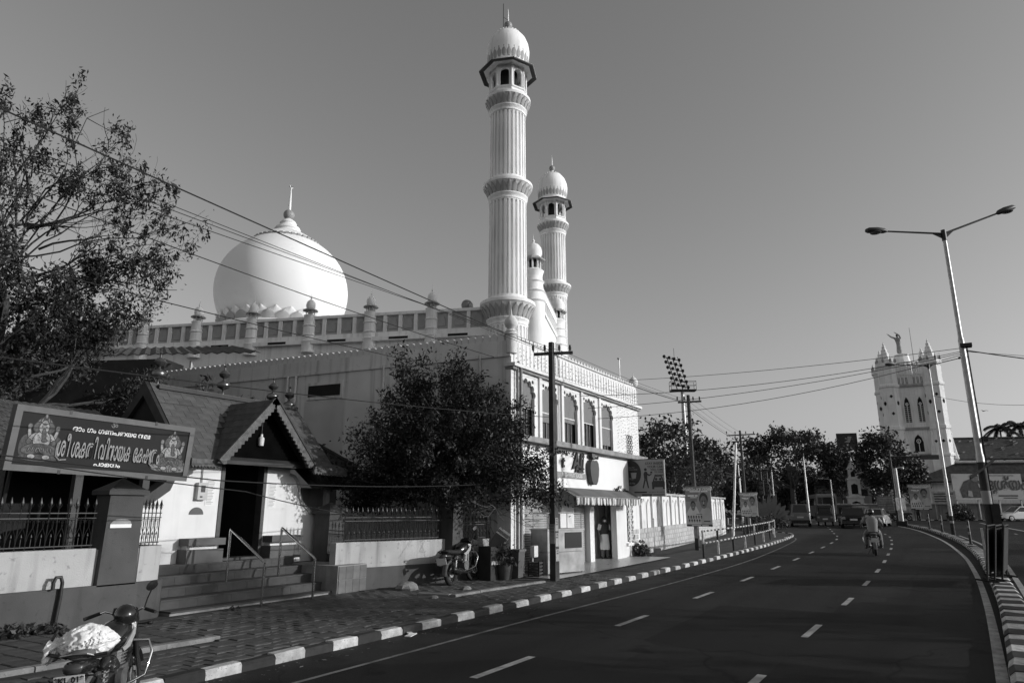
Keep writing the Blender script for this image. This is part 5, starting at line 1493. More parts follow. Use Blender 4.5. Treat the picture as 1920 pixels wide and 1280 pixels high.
shrub('low weed tuft along the plinth near the vent pipe', 5.85, 11.6, .26, .14, .16, 180, .08, L_mid, 7, 'weed')
# dry leaves and scraps blown over the pavement and gutter
n_ = 620; X_ = rng.uniform(2.8, 24, n_); Y_ = np.where(rng.random(n_) < .45, 7.30 - np.abs(rng.normal(size=n_)) * .18, rng.uniform(7.6, 11.4, n_))
Z_ = np.array([gz(a, b) for a, b in zip(X_, Y_)]) + np.where(Y_ < 7.42, -.085, .03)
Pn = np.column_stack([X_, Y_, Z_])
lm_ = leaves_mesh('fallen_leaves', Pn, .06, .5, 0.0)
co = np.empty(n_ * 12); lm_.vertices.foreach_get('co', co); co = co.reshape(n_, 4, 3); co[:, :, 2] = Z_[:, None] + (co[:, :, 2] - Z_[:, None]) * .18
lm_.vertices.foreach_set('co', co.reshape(-1)); lm_.update()
place('fallen_leaves', lm_, leaf_mat('dry_leaf', .10, .7), None, kind='stuff', label='dry leaves scattered over pavement and gutter')
# ------------------------------------------------------------------ poles, lamps, wires, boards, rails
M_polec = mat('concrete_pole', .055, .9, .3, 3, .4, 30, streak=.3)
M_ins = mat('porcelain_insulator', .05, .3, .2, 4)
def utility_pole(label, x, y, h, arm=.55, an=R(-58), s=1.0, two=False, lean=(0, 0)):
    p = thing('utility_pole', label, 'pole', (x, y, gz(x, y)), 0, 'roadside utility poles', rot=(lean[0], lean[1], 0))
    w = .115 * s
    MB().hexa([(-w, -w * .75, -.2), (w, -w * .75, -.2), (w, w * .75, -.2), (-w, w * .75, -.2)], [(-w * .62, -w * .5, h), (w * .62, -w * .5, h), (w * .62, w * .5, h), (-w * .62, w * .5, h)]).build('shaft', M_polec, p)
    for zz in ((h - .32,) if not two else (h - .3, h - .75)):
        c, s_ = math.cos(an), math.sin(an)
        a = MB().cbox((c * .05, s_ * .05, zz), (arm * 2 * (1 if zz > h - .5 else .7), .07, .08), an, ry=R(-3)).build('crossarm', M_black, p)
        for k in (-.95, -.35, .4, .95):
            MB().lathe([(.015, 0), (.015, .05), (.045, .07), (.03, .1), (.045, .13), (.03, .16), (.035, .2), (.0, .22)], 10, (c * arm * k, s_ * arm * k, zz + .04)).build('insulator', M_ins, a)
    return p
p1 = utility_pole('dark concrete utility pole with bill stickers in front of the juice shop', 16.7, 8.73, 6.4)
p2 = utility_pole('utility pole carrying a campaign poster beside the arched white wall', 31.45, 9.25, 6.95, .55)
p3 = utility_pole('far utility pole by the leaning stay pole', 49.3, 11.0, 6.95, 1.0, two=True)
# bills pasted on the first pole
def bill(parent, x, y, z, w, h, an, body, size):
    o = MB().cbox((x, y, z), (w, .008, h), an).build('pasted_bill', mat('bill_paper', .30, .9, .2, 6), parent)
    nx, ny = math.sin(an), -math.cos(an)
    for k, b_ in enumerate(body):
        text('bill_print', b_, size, M_black, o, (x + nx * .006, y + ny * .006, z + h / 2 - size * (.7 + k * 1.05)), rot=(R(90), 0, an), ext=.0008)
bill(p1, -.125, 0.0, 1.18, .155, .5, R(-90), ['1505', '9846', '1508'], .07)
bill(p1, -.02, -.092, 1.42, .17, .34, R(0), ['1505', '1505', '1500'], .06)
bill(p1, -.02, -.094, 1.03, .17, .34, R(0), ['1505', '9847'], .065)
bill(p1, -.02, -.097, .64, .18, .3, R(0), ['1500', '1505'], .06)
bill(p2, -.125, 0.0, .75, .17, .5, R(-90), ['1505'], .07)
# stay pole leaning on the third pole
sp = thing('stay_pole', 'pale pole leaning against the far utility pole', 'pole', (46.0, 11.2, gz(46, 11)))
MB().tube([(0, 0, -.1), (1.6, -.25, 6.0)], [.09, .06], 8).build('shaft', M_galv, sp, smooth=50)

def wire(label, pts, sag, r=.011, group='overhead wires', n=14):
    out = []
    for a, b in zip(pts, pts[1:]):
        a, b = Vector(a), Vector(b)
        for i in range(n if b is not None else 0):
            t = i / n; p = a.lerp(b, t); p.z -= sag * 4 * t * (1 - t); out.append(p)
    out.append(Vector(pts[-1]))
    o = MB().tube(out, r, 5).build('overhead_wire', M_wire)
    tag(o, label, 'wire', group)
    return o
# street mains: earlier pole (behind the viewer) - pole 1 - pole 2 - pole 3
for k, (dy, dz, r_) in enumerate(((.38, .0, .012), (.15, -.42, .006), (-.12, -.5, .006), (-.45, -.62, .006))):
    lab = ['thick topmost street wire running along all the utility poles', 'second street wire from the top', 'third street wire from the top', 'fourth street wire from the top, lowest of the main bundle'][k]
    wire(lab, [(-16, 8.75 + dy, (7.1, 6.17, 5.67, 5.03)[k]), (16.7 - dy * .3, 8.73 + dy, 6.3 + dz * .35), (31.45 - dy * .3, 9.25 + dy, 6.8 + dz * .25), (49.3 - dy * .6, 11.0 + dy * 1.6, 6.8 + dz * .3)], [.1, .1, .1, .1][k], r_)
wire('thin wire passing below the dome to the corner building', [(-12, 9.6, 5.2), (16.2, 10.4, 5.5)], .4, .009)
wire('service wire slanting past the mosque parapet to the corner building', [(-2, 12.5, 7.4), (16.6, 10.6, 6.2)], .25, .010)
wire('service wire crossing in front of the temple ridge', [(-8, 9.3, 3.4), (16.6, 8.8, 4.3)], .3, .009)
wire('slack wire drooping across the temple signboard to the shop', [(-6, 9.6, 3.45), (7.0, 9.6, 2.26), (16.9, 10.0, 2.6)], .12, .010)
wire('lower slack wire across the sign and doorway', [(-4, 9.8, 3.5), (8.0, 10.2, 2.12), (14.6, 10.9, 1.55)], .15, .009)
# cross-road wires to the tall lamp
for k, (za, zb, sg, ya) in enumerate(((6.95, 6.55, .12, 10.1), (5.6, 6.45, .3, 9.9), (5.25, 6.4, .25, 9.9), (4.95, 6.35, .35, 9.8))):
    lab = ['highest wire crossing the road from the corner building to the tall lamp', 'second wire crossing the road to the tall lamp', 'third wire crossing the road to the tall lamp', 'lowest sagging wire crossing the road to the tall lamp'][k]
    wire(lab, [(20.4 + k * .6 if k else 25.9, ya, za), (24.15, -1.3, zb)], sg, .009)
wire('black cable bundle running off from the tall lamp past the picture edge', [(24.15, -1.3, 6.5), (33, -14, 6.3)], .5, .018)
wire('thin wire running off from the tall lamp past the picture edge', [(24.15, -1.3, 6.45), (38, -16, 6.9)], .2, .008)
wire('thin sagging wire under the bundle beyond the tall lamp', [(53, -.9, 9.2), (45, -12, 8.4)], 1.1, .012)

def lamp(label, x, y, h, arms, s=1.0, band=0.0):
    l_ = thing('street_lamp', label, 'street lamp', (x, y, gz(x, y) + .03), 0, 'twin-arm lamps on the divider')
    b = MB().tube([(0, 0, -.1), (0, 0, h * .32), (0, 0, h * .33), (0, 0, h * .66), (0, 0, h * .67), (0, 0, h)], [.13 * s, .125 * s, .105 * s, .095 * s, .075 * s, .065 * s], 12).build('shaft', M_galv, l_, smooth=40)
    if band:
        MB().tube([(0, 0, -.09), (0, 0, band)], [.14 * s, .132 * s], 12).build('painted_foot', M_kerbb, l_, smooth=40)
        MB().tube([(0, 0, band * .62), (0, 0, band * .74)], [.142 * s, .14 * s], 12).build('painted_band', mat('faded_band_paint', .3, .8), l_, smooth=40)
    MB().tube([(0, 0, h - .25), (0, 0, h + .1)], .085 * s, 10).build('head_collar', M_black, l_, smooth=40)
    for ax, ay, az, ln in arms:
        d = Vector((ax, ay, az)).normalized(); q = Vector((0, 0, h)) + d * ln
        arm = MB().tube([(0, 0, h - .02), q], [.04 * s, .032 * s], 8).build('arm', M_black, l_, smooth=50)
        MB().hexa([(0, 0, h - .22), (.01, 0, h - .22), tuple(d * .4 + Vector((.01, 0, h - .02))), tuple(d * .4 + Vector((0, 0, h - .02)))], [(0, 0, h - .02), (.01, 0, h - .02), tuple(d * .42 + Vector((.01, 0, h))), tuple(d * .42 + Vector((0, 0, h)))]).build('gusset', M_black, arm)
        u = d; side = u.cross(Vector((0, 0, 1))).normalized(); up = side.cross(u)
        rings = []
        for t_, w_, hh, dn in ((0, .04, .04, .03), (.06, .07, .07, .05), (.14, .13, .11, .07), (.45, .17, .14, .08), (.8, .15, .12, .08), (.92, .08, .07, .06), (.95, .03, .03, .03)):
            c = q + u * (t_ * s * .86)
            rings.append([c + side * (w_ * s * math.cos(a)) + up * ((hh if math.sin(a) > 0 else dn) * s * math.sin(a)) for a in [2 * math.pi * k / 12 for k in range(12)]])
        hd = MB().loft(rings).build('lamp_head', mat('lamp_housing', .05, .5, .2, 5), l_, smooth=50)
        c = q + u * (.5 * s * .86) - up * (.07 * s)
        MB().ball(c, .2 * s, .2 * s, .045 * s).build('lens', mat('lamp_lens', .12, .2, .1, 3), hd, smooth=60)
    return l_
l1 = lamp('tall twin-arm street lamp on the striped divider, nearest of the lamps', 24.15, -1.32, 10.2, [(-.50, .86, .04, 1.75), (.52, -.80, .36, 1.95)], .84, 3.1)
MB().cbox((-.02, -.1, 6.55), (.3, .3, .1)).build('clamp', M_black, l1)
MB().tube([(.0, -.12, .3), (.02, -.13, 3.0), (.05, -.12, 6.5)], .02, 5).build('cable', M_wire, l1)
MB().cbox((0, -.16, 1.55), (.34, .2, .75)).build('junction_box', M_black, l1)
MB().cbox((-.06, -.2, 3.75), (.2, .1, .14)).build('camera_bracket', M_black, l1)
MB().cbox((-.1, .0, 2.9), (.9, .05, .06), R(-60), ry=R(-35)).build('cross_strut', M_black, l1)
lamp('second twin-arm street lamp further along the divider, near the church', 53.0, -.85, 11.0, [(-.50, .86, .02, 2.2), (.50, -.84, .22, 2.1)], .85, 1.2)
lamp('small twin-arm street lamp behind the waiting vehicles', 80.5, 11.5, 7.1, [(-.45, .9, .2, 1.3), (.45, -.9, .2, 1.3)], 1.0)
# signal gantry and camera pole on the divider end
sg = thing('signal_gantry', 'camera pole with long signal arm in front of the church tower', 'traffic signal', (75.3, 2.75, gz(75.3, 2.75)))
MB().tube([(0, 0, -.1), (0, 0, 5.2)], [.2, .16], 12).build('pole', M_galv, sg, smooth=40)
MB().cbox((0, 0, .1), (.9, .9, .5)).build('footing', M_kerbb, sg)
MB().tube([(.3, .3, 0), (.3, .3, 6.9), (.3, .3, 6.95)], .09, 8).build('mast', M_black, sg)
MB().tube([(.3, .3, 6.3), (1.5, -2.4, 6.3)], .07, 8).build('arm', M_black, sg)
MB().cbox((1.75, -2.95, 6.25), (1.6, .3, .42), R(-66)).build('signal_head', M_black, sg)
MB().cbox((-.1, -.1, 1.9), (.9, .06, 1.15), R(-59)).build('wrapped_poster', mat('tattered_poster', .38, .9, .5, 3), sg)
MB().tube([(0, 0, 5.15), (.3, -.5, 5.3)], .06, 6).ball((.35, -.6, 5.2), .16).build('camera', M_galv, sg)
def signal(label, x, y, h, body_z):
    s = thing('traffic_signal', label, 'traffic signal', (x, y, gz(x, y)), 0, 'traffic signals at the junction')
    MB().tube([(0, 0, -.1), (0, 0, h)], .08, 10).build('pole', M_black, s, smooth=40)
    hd = MB().cbox((-.15, 0, body_z), (.3, .42, 1.3)).build('signal_head', M_black, s)
    for k in range(3):
        MB().tube([(-.32, 0, body_z - .4 + .4 * k), (-.42, 0, body_z - .4 + .4 * k)], .15, 12).build('visor', mat('dark_lens', .06, .3), hd)
    MB().tube([(0, 0, h - .1), (.2, -2.6, h + .1)], .05, 6).build('arm', M_black, s)
    MB().cbox((.2, -2.6, h + .05), (.3, .9, .36)).build('overhead_head', M_black, s)
signal('traffic signal with three round lenses beside the fan palm', 64.5, 12.9, 4.9, 3.3)
signal('traffic signal arm among the dark trees beyond the fan palm', 74, 14.2, 5.2, 3.2)
# solar-lamp style panel and plain post in the greenery
sl = thing('solar_lamp', 'solar street light with tilted panel among the trees', 'street lamp', (57.5, 13.2, gz(57.5, 13.2)))
MB().tube([(0, 0, -.1), (0, 0, 5.0)], .06, 8).build('pole', M_galv, sl)
MB().cbox((-.2, .4, 4.2), (.9, 1.3, .05), R(20), rx=R(18)).build('panel', mat('solar_panel', .3, .3, .1, 3), sl)
for i, (x, y, h) in enumerate(((82, 15.2, 5.6), (88, 9.9, 4.6), (70, 16.0, 4.4))):
    p = thing('lamp_post', ['pale lamp post left of the twin-arm lamp behind the vehicles', 'short pale post between the bus and the shrine', 'thin pale lamp post behind the fan palm'][i], 'lamp post', (x, y, gz(x, y)))
    MB().tube([(0, 0, -.1), (0, 0, h)], [.09, .06], 8).build('shaft', M_galv, p)
    MB().tube([(0, 0, h), (-.1, .8, h + .15)], .04, 6).build('arm', M_galv, p)
    MB().ball((-.15, 1.05, h + .12), .1, .3, .07).build('lamp_head', M_galv, p)

# hoarding boards
M_adbg = mat('advert_face', .26, .5, .06, 1.5)
def board(name, label, x, y, z0, z1, w, an, m, legs=True, th=.06, group=None, cat='sign'):
    """board whose face looks along local -y; origin under its middle on the ground"""
    g0 = gz(x, y)
    b = thing(name, label, cat, (x, y, g0), an, group)
    MB().box(-w / 2, w / 2, 0, th, z0 - g0, z1 - g0).build('panel', m, b)
    return b, z0 - g0, z1 - g0
AF = R(-90)                                  # faces back along the street
ab, z0, z1 = board('projecting_sign', 'square projecting sign saying stay inside your car, at the end of the shop', 25.45, 9.30, 2.32, 3.70, 1.44, AF, M_adbg, th=.12)
MB().prism([(-.72, z0 + .42)] + [(-.72 + .52 * math.cos(R(a)) ** .8 if math.cos(R(a)) > 0 else -.72, z0 + .88 + .5 * math.sin(R(a))) for a in range(-80, 81, 10)] + [(-.72, z1 - .03)], -.006, -.001, 'y').build('dark_blob', M_dark, ab)
for k, (b_, s_, z_) in enumerate((('STAY INSIDE', .125, 3.55), ('YOUR CAR', .125, 3.42), ("WE'LL COME", .085, 3.31), ('TO YOU!', .085, 3.22), ('#BeCovidSafe', .062, 3.11))):
    text('lettering', b_, s_, M_black, ab, (.68, -.004, z_ - gz(25.45, 9.3)), align='RIGHT', ext=.001, bold=.002)
for k, (b_, s_, z_) in enumerate((('Boost Your', .075, 3.42), ('Immunity System', .075, 3.34), ('FRUIT', .12, 2.98), ('Ali Hut', .12, 2.82))):
    text('lettering', b_, s_, M_adbg, ab, (-.69, -.012, z_ - gz(25.45, 9.3)), align='LEFT', ext=.001, sx=.68)
MB().prism([(-.58, .98 + z0 - .3), (-.42, .98 + z0 - .3), (-.38, 1.2 + z0 - .3), (-.62, 1.2 + z0 - .3)], -.012, -.007, 'y').build('cup_emblem', M_adbg, ab)
for a, b_, c_ in ((-.5, z0 + .16, .5), (-.2, z0 + .06, .4)):
    MB().box(a, a + c_, -.004, -.001, b_ - .025, b_ + .025).build('caption_bar', M_black, ab)
text('lettering', '9071 200 020  9071 2000 022', .05, M_black, ab, (.69, -.004, z0 + .16), align='RIGHT', ext=.001)
MB().box(.25, .68, -.004, -.001, z0 + .045, z0 + .075).build('caption_bar', M_black, ab)
mb = MB()   # waiter pictogram
def disc(mb, cx, cz, r_, y=-.004, n=14): mb.prism([(cx + r_ * math.cos(2 * math.pi * k / n), cz + r_ * math.sin(2 * math.pi * k / n)) for k in range(n)], y, -.001, 'y')
W = z0 + .30
for poly in ([(-.08, W + .34), (.04, W + .34), (.05, W + .62), (-.05, W + .64), (-.1, W + .55)], [(-.08, W + .35), (-.16, W + .02), (-.12, W), (-.02, W + .32)], [(-.03, W + .35), (.05, W + .02), (.1, W), (.04, W + .34)], [(.0, W + .6), (.13, W + .52), (.22, W + .56), (.22, W + .52), (.12, W + .46), (.0, W + .52)], [(.16, W + .57), (.26, W + .57), (.24, W + .63), (.18, W + .63)]):
    mb.prism(poly, -.004, -.001, 'y')
disc(mb, -.02, W + .71, .055); mb.build('waiter_pictogram', M_black, ab)
mb = MB(); Cx = .47; C0 = z0 + .32
mb.prism([(Cx - .25, C0 + .02), (Cx + .25, C0 + .02), (Cx + .26, C0 + .2), (Cx + .2, C0 + .26), (Cx - .2, C0 + .26), (Cx - .26, C0 + .2)], -.004, -.001, 'y')
mb.prism([(Cx - .25, C0 - .05), (Cx - .17, C0 - .05), (Cx - .17, C0 + .02), (Cx - .25, C0 + .02)], -.004, -.001, 'y'); mb.prism([(Cx + .17, C0 - .05), (Cx + .25, C0 - .05), (Cx + .25, C0 + .02), (Cx + .17, C0 + .02)], -.004, -.001, 'y')
mb.tube([(Cx - .19, -.003, C0 + .26), (Cx - .12, -.003, C0 + .44), (Cx + .12, -.003, C0 + .44), (Cx + .19, -.003, C0 + .26)], .02, 4)
disc(mb, Cx - .08, C0 + .32, .05); disc(mb, Cx + .08, C0 + .32, .05); mb.build('car_pictogram', M_black, ab)
MB().box(-.78, .78, .02, .1, z1, z1 + .03).build('top_frame', M_black, ab)
MB().box(-.80, -.725, .0, .12, z0, z1).build('bracket', M_black, ab)

def campaign(label, x, y, z0_, z1_, w, an, seed, legs=True):
    random.seed(seed)
    b, a0, a1 = board('campaign_poster', label, x, y, z0_, z1_, w, an, mat('poster_face', .30, .7, .1, 2), group='campaign posters')
    H_ = a1 - a0
    def P(u, v): return (u * w / 2, a0 + v * H_)
    def poly(pts, m, y_, name): MB().prism([P(*q) for q in pts], y_, y_ + .002, 'y').build(name, m, b)
    def oval(cx, cz, rx, rz, m, y_, name): MB().prism([P(cx + rx * math.cos(2 * math.pi * k / 20), cz + rz * math.sin(2 * math.pi * k / 20)) for k in range(20)], y_, y_ + .002, 'y').build(name, m, b)
    Dk, Lt, Md = mat('poster_dark', .05, .7), mat('poster_light', .55, .7), mat('poster_mid', .17, .7)
    poly([(-1, .62), (-.1, .62), (.2, 1), (-1, 1)], mat('poster_top', .2, .7), -.003, 'poster_field')
    poly([(-1, .3), (-.55, .55), (-.2, .5), (.1, .3), (1, .35), (1, 0), (-1, 0)], Lt, -.004, 'poster_field')
    poly([(.1, .34), (.3, .46), (.8, .46), (1.0, .34), (1, .05), (.15, .05)], mat('poster_shirt', .42, .7), -.006, 'poster_shirt')
    poly([(-.75, .3), (-.6, .45), (-.25, .45), (-.1, .3), (-.15, .2), (-.75, .2)], Lt, -.006, 'poster_shirt')
    oval(.42, .68, .34, .16, Dk, -.007, 'poster_hair'); oval(.42, .60, .27, .16, Md, -.009, 'poster_face_print')
    oval(-.42, .53, .2, .105, Dk, -.007, 'poster_hair'); oval(-.42, .49, .17, .1, Md, -.009, 'poster_face_print')
    for cx, cz, k in ((.42, .60, 1.0), (-.42, .49, .62)):
        for sx in (-1, 1): oval(cx + sx * .1 * k, cz + .03 * k, .05 * k, .014 * k, Dk, -.011, 'poster_eye')
        oval(cx, cz - .075 * k, .09 * k, .016 * k, Dk, -.011, 'poster_mouth'); oval(cx, cz - .02 * k, .025 * k, .03 * k, Lt, -.011, 'poster_nose')
    for r_ in range(2):
        for k in range(6 - r_):
            oval(-.82 + k * .2 + .05 * r_, .235 - .09 * r_, .06, .035, Dk, -.008, 'poster_portrait'); oval(-.82 + k * .2 + .05 * r_, .215 - .09 * r_, .05, .022, Md, -.010, 'poster_portrait')
    poly([(-1, 0), (1, 0), (1, .05), (-1, .05)], Dk, -.012, 'poster_strip')
    s_ = w * .17
    text('lettering', 'സമാപന റാലി', s_, M_signink, b, (0.0, -.014, a0 + H_ * .925), ext=.001, bold=.002)
    for u0, u1, v, hh in ((-.62, .2, .87, .012), (.26, .78, .87, .012), (-.8, -.3, .765, .016), (-.24, -.02, .765, .016), (-.6, -.1, .72, .008), (-.2, .25, .3, .006), (.35, .85, .13, .012), (-.6, .1, .025, .01), (.2, .7, .025, .01)):
        MB().box(u0 * w / 2, u1 * w / 2, -.015, -.013, a0 + H_ * (v - hh), a0 + H_ * (v + hh)).build('print_line', M_signink if v > .4 or v < .05 else Dk, b)
    if legs:
        for u in (-.35, .35): MB().box(u * w - .03, u * w + .03, .07, .12, -.05, a1).build('leg', M_bark, b)
    return b
campaign('campaign poster with a young man, hung on the second utility pole', 31.2, 9.02, 1.12, 2.86, 1.14, R(-88), 2, False)
campaign('campaign poster with a young man, beside the leaning pole near the fan palm', 48.0, 10.5, 1.4, 2.98, 1.05, R(-88), 3)
campaign('larger campaign poster with a moustached man near the church foot', 90.2, 1.2, 1.9, 4.65, 2.1, R(-70), 4)

# striped pedestrian railing along the kerb
rl = thing('pedestrian_railing', 'black and white striped pedestrian railing along the left kerb', 'railing', (0, 0, 0))
RP = [(27.0, 7.72), (29.2, 7.74), (31.8, 7.76), (34.2, 7.8), (36.8, 7.9), (39.6, 8.05), (42.4, 8.25), (45.0, 8.5), (47.4, 8.9), (49.8, 9.5)]
def striped(a, b, r_, n, parent, name):
    a, b = Vector(a), Vector(b); o = None
    for k in range(n):
        p, q = a.lerp(b, k / n), a.lerp(b, (k + 1) / n)
        o = MB().tube([p, q], r_ + (.001 if k % 2 else 0), 6).build(name, M_kerbw if k % 2 else M_kerbb, parent)
for i, (x, y) in enumerate(RP):
    g0 = gz(x, y)
    striped((x, y, g0 - .05), (x, y, g0 + .42), .042, 1, rl, 'post_foot')
    k = i % 2
    MB().tube([(x, y, g0 + .0), (x, y, g0 + .5)], .046, 8).build('post', M_kerbb if k == 0 else M_kerbw, rl)
    MB().tube([(x, y, g0 + .5), (x, y, g0 + 1.0)], .046, 8).build('post', M_kerbw if k == 0 else M_kerbb, rl)
    if i + 1 < len(RP):
        x2, y2 = RP[i + 1]; g2 = gz(x2, y2)
        for zz in (.52, .96): striped((x, y, g0 + zz), (x2, y2, g2 + zz), .033, 8, rl, 'rail')
rl2 = thing('pedestrian_railing', 'second striped railing turning the corner beyond the kerb end', 'railing', (0, 0, 0))
RQ = [(50.2, 11.0), (50.6, 12.6), (50.8, 14.2)]
for i, (x, y) in enumerate(RQ):
    g0 = gz(x, y)
    MB().tube([(x, y, g0 - .05), (x, y, g0 + .5)], .046, 8).build('post', M_kerbb, rl2); MB().tube([(x, y, g0 + .5), (x, y, g0 + 1.0)], .046, 8).build('post', M_kerbw, rl2)
    if i + 1 < len(RQ):
        x2, y2 = RQ[i + 1]
        for zz in (.52, .96): striped((x, y, g0 + zz), (x2, y2, gz(x2, y2) + zz), .033, 6, rl2, 'rail')

# divider furniture
def barricade(label, x, y, an, tilt, sx=1.0):
    b = thing('barricade', label, 'barricade', (x, y, gz(x, y) + .05), an, 'police barricades by the tall lamp', rot=(tilt, 0, an))
    MB().box(-.85, .85, -.02, .02, .2, 1.3).build('panel', M_rubber, b)
    for s in (-1, 1):
        MB().tube([(s * .87, 0, 0), (s * .87, 0, 1.36)], .024, 6).build('leg', M_rubber, b)
        MB().tube([(s * .87, -.25, .02), (s * .87, .25, .02)], .024, 6).build('foot', M_rubber, b)
    for z in (.2, 1.36): MB().tube([(-.87, 0, z), (.87, 0, z)], .024, 6).build('bar', M_rubber, b)
barricade('dark folded barricade leaning at the tall lamp, nearest one', 22.4, -1.05, R(-9), R(7))
barricade('dark folded barricade leaning at the tall lamp, middle one', 22.65, -1.2, R(-8), R(8))
barricade('dark folded barricade leaning at the tall lamp, rear one', 22.9, -1.36, R(-7), R(9))
wp = thing('white_post', 'white reflector post beside the barricades', 'post', (25.6, -1.15, gz(25.6, -1.1)))
MB().box(-.08, .08, -.03, .03, 0, 1.25).build('board', M_kerbw, wp); MB().box(.1, .35, -.03, .03, 0, 1.2).build('dark_board', M_black, wp)
for i, (x, y) in enumerate(((41.3, -1.32), (57.5, -.3), (64.6, .5))):
    b = thing('bollard', ['dark flexible bollard on the divider nearest the tall lamp', 'short bollard on the divider beside the second lamp', 'farthest bollard on the divider'][i], 'bollard', (x, y, gz(x, y) + .04))
    MB().lathe([(.12, 0), (.12, .04), (.06, .06), (.055, 1.1), (.04, 1.15), (0, 1.16)], 12).build('post', M_black, b, smooth=40)
    for z in (.5, .8): MB().lathe([(.058, z), (.058, z + .12)], 12).build('band', M_conc, b)

# arched white compound wall beyond the shop
ww = thing('arched_wall', 'long white compound wall with blind pointed arches over a block base', 'wall', (25.9, 10.28, 0), R(5.1))
base_y = -.12
L_ = 23.0
def wz(s): x = 25.9 + s * .996; y = 10.28 + s * .089; return gz(x, y)
n = 13; pw = L_ / n
M_block = mat('pale_concrete_block', .40, .9, .15, 5, .3, 40, rnd=.12)
mb = MB(); vs_ = []
for k in range(n + 1):
    s = k * pw
    vs_ += [(s, 0, wz(s) - .2), (s, .25, wz(s) - .2), (s, .25, 2.42 + wz(s) * .5), (s, 0, 2.42 + wz(s) * .5)]
mb.add(vs_, [(4 * i + a, 4 * i + 4 + a, 4 * i + 4 + (a + 1) % 4, 4 * i + (a + 1) % 4) for i in range(n) for a in range(4)] + [(0, 1, 2, 3), tuple(4 * n + a for a in (3, 2, 1, 0))])
mb.build('wall_core', M_white, ww)
for k in range(n):
    s = k * pw; zb = wz(s + pw / 2)
    MB().box(s - .1, s + .1, -.09, -.002, zb - .1, 2.46 + zb * .5).build('pier', M_white, ww)
    for q in range(2):
        c = s + pw * (.31 + .40 * q); hw = pw * .16
        op = [(c - hw, 1.0 + zb * .6), (c - hw, 1.9 + zb * .5), (c - hw * .7, 2.08 + zb * .5), (c, 2.22 + zb * .5), (c + hw * .7, 2.08 + zb * .5), (c + hw, 1.9 + zb * .5), (c + hw, 1.0 + zb * .6)]
        MB().tube([(a, -.012, b) for a, b in op], .028, 5).build('arch_moulding', M_mqp, ww)
        MB().prism(op, -.03, -.004, 'y').build('arch_panel', M_white, ww)
    MB().box(s, s + pw, -.13, .3, 2.42 + zb * .5, 2.52 + zb * .5).build('coping', M_whitedirty, ww)
bm = MB().box(-.2, .2, -.1, 0, -.085, .085).mesh('block')
for k in range(int(20.5 / .42)):
    for j in range(5):
        s = .35 + k * .42 + (j % 2) * .21; zb = wz(s)
        place('block', bm, M_block, ww, (s, -.04 + random.uniform(-.004, .004), zb * 1.0 + .12 + j * .2), rot=(0, 0, random.gauss(0, .004)))
MB().hexa([(.1, -.10, -.05), (21, -.10, .1), (21, 0, .1), (.1, 0, -.05)], [(.1, -.10, 1.05), (21, -.10, 1.25), (21, 0, 1.25), (.1, 0, 1.05)]).build('mortar_bed', M_whitedirty, ww)
sp2 = thing('standpipe', 'thin iron standpipe in front of the block wall base', 'pipe', (28.3, 10.1, gz(28, 10)))
MB().tube([(0, 0, -.02), (0, 0, 1.35), (-.06, 0, 1.4), (-.12, 0, 1.37)], .025, 6).build('pipe', M_galv, sp2)
MB().cbox((.1, -.05, .1), (.4, .3, .22), R(20)).build('block', M_conc, sp2)
# ------------------------------------------------------------------ motorcycles, cars, people
M_glassd = glass_mat('vehicle_glass', .03, .04)
M_tail = mat('tail_lamp', .3, .3, .1, 4)
M_plate = mat('number_plate', .60, .6, .08, 5)
M_grime = mat('dusty_mudguard', .12, .8, .4, 8)
M_seat = mat('worn_seat_cover', .10, .85, .3, 8)
M_engine = mat('engine_alloy', .16, .5, .3, 12, metal=.6)

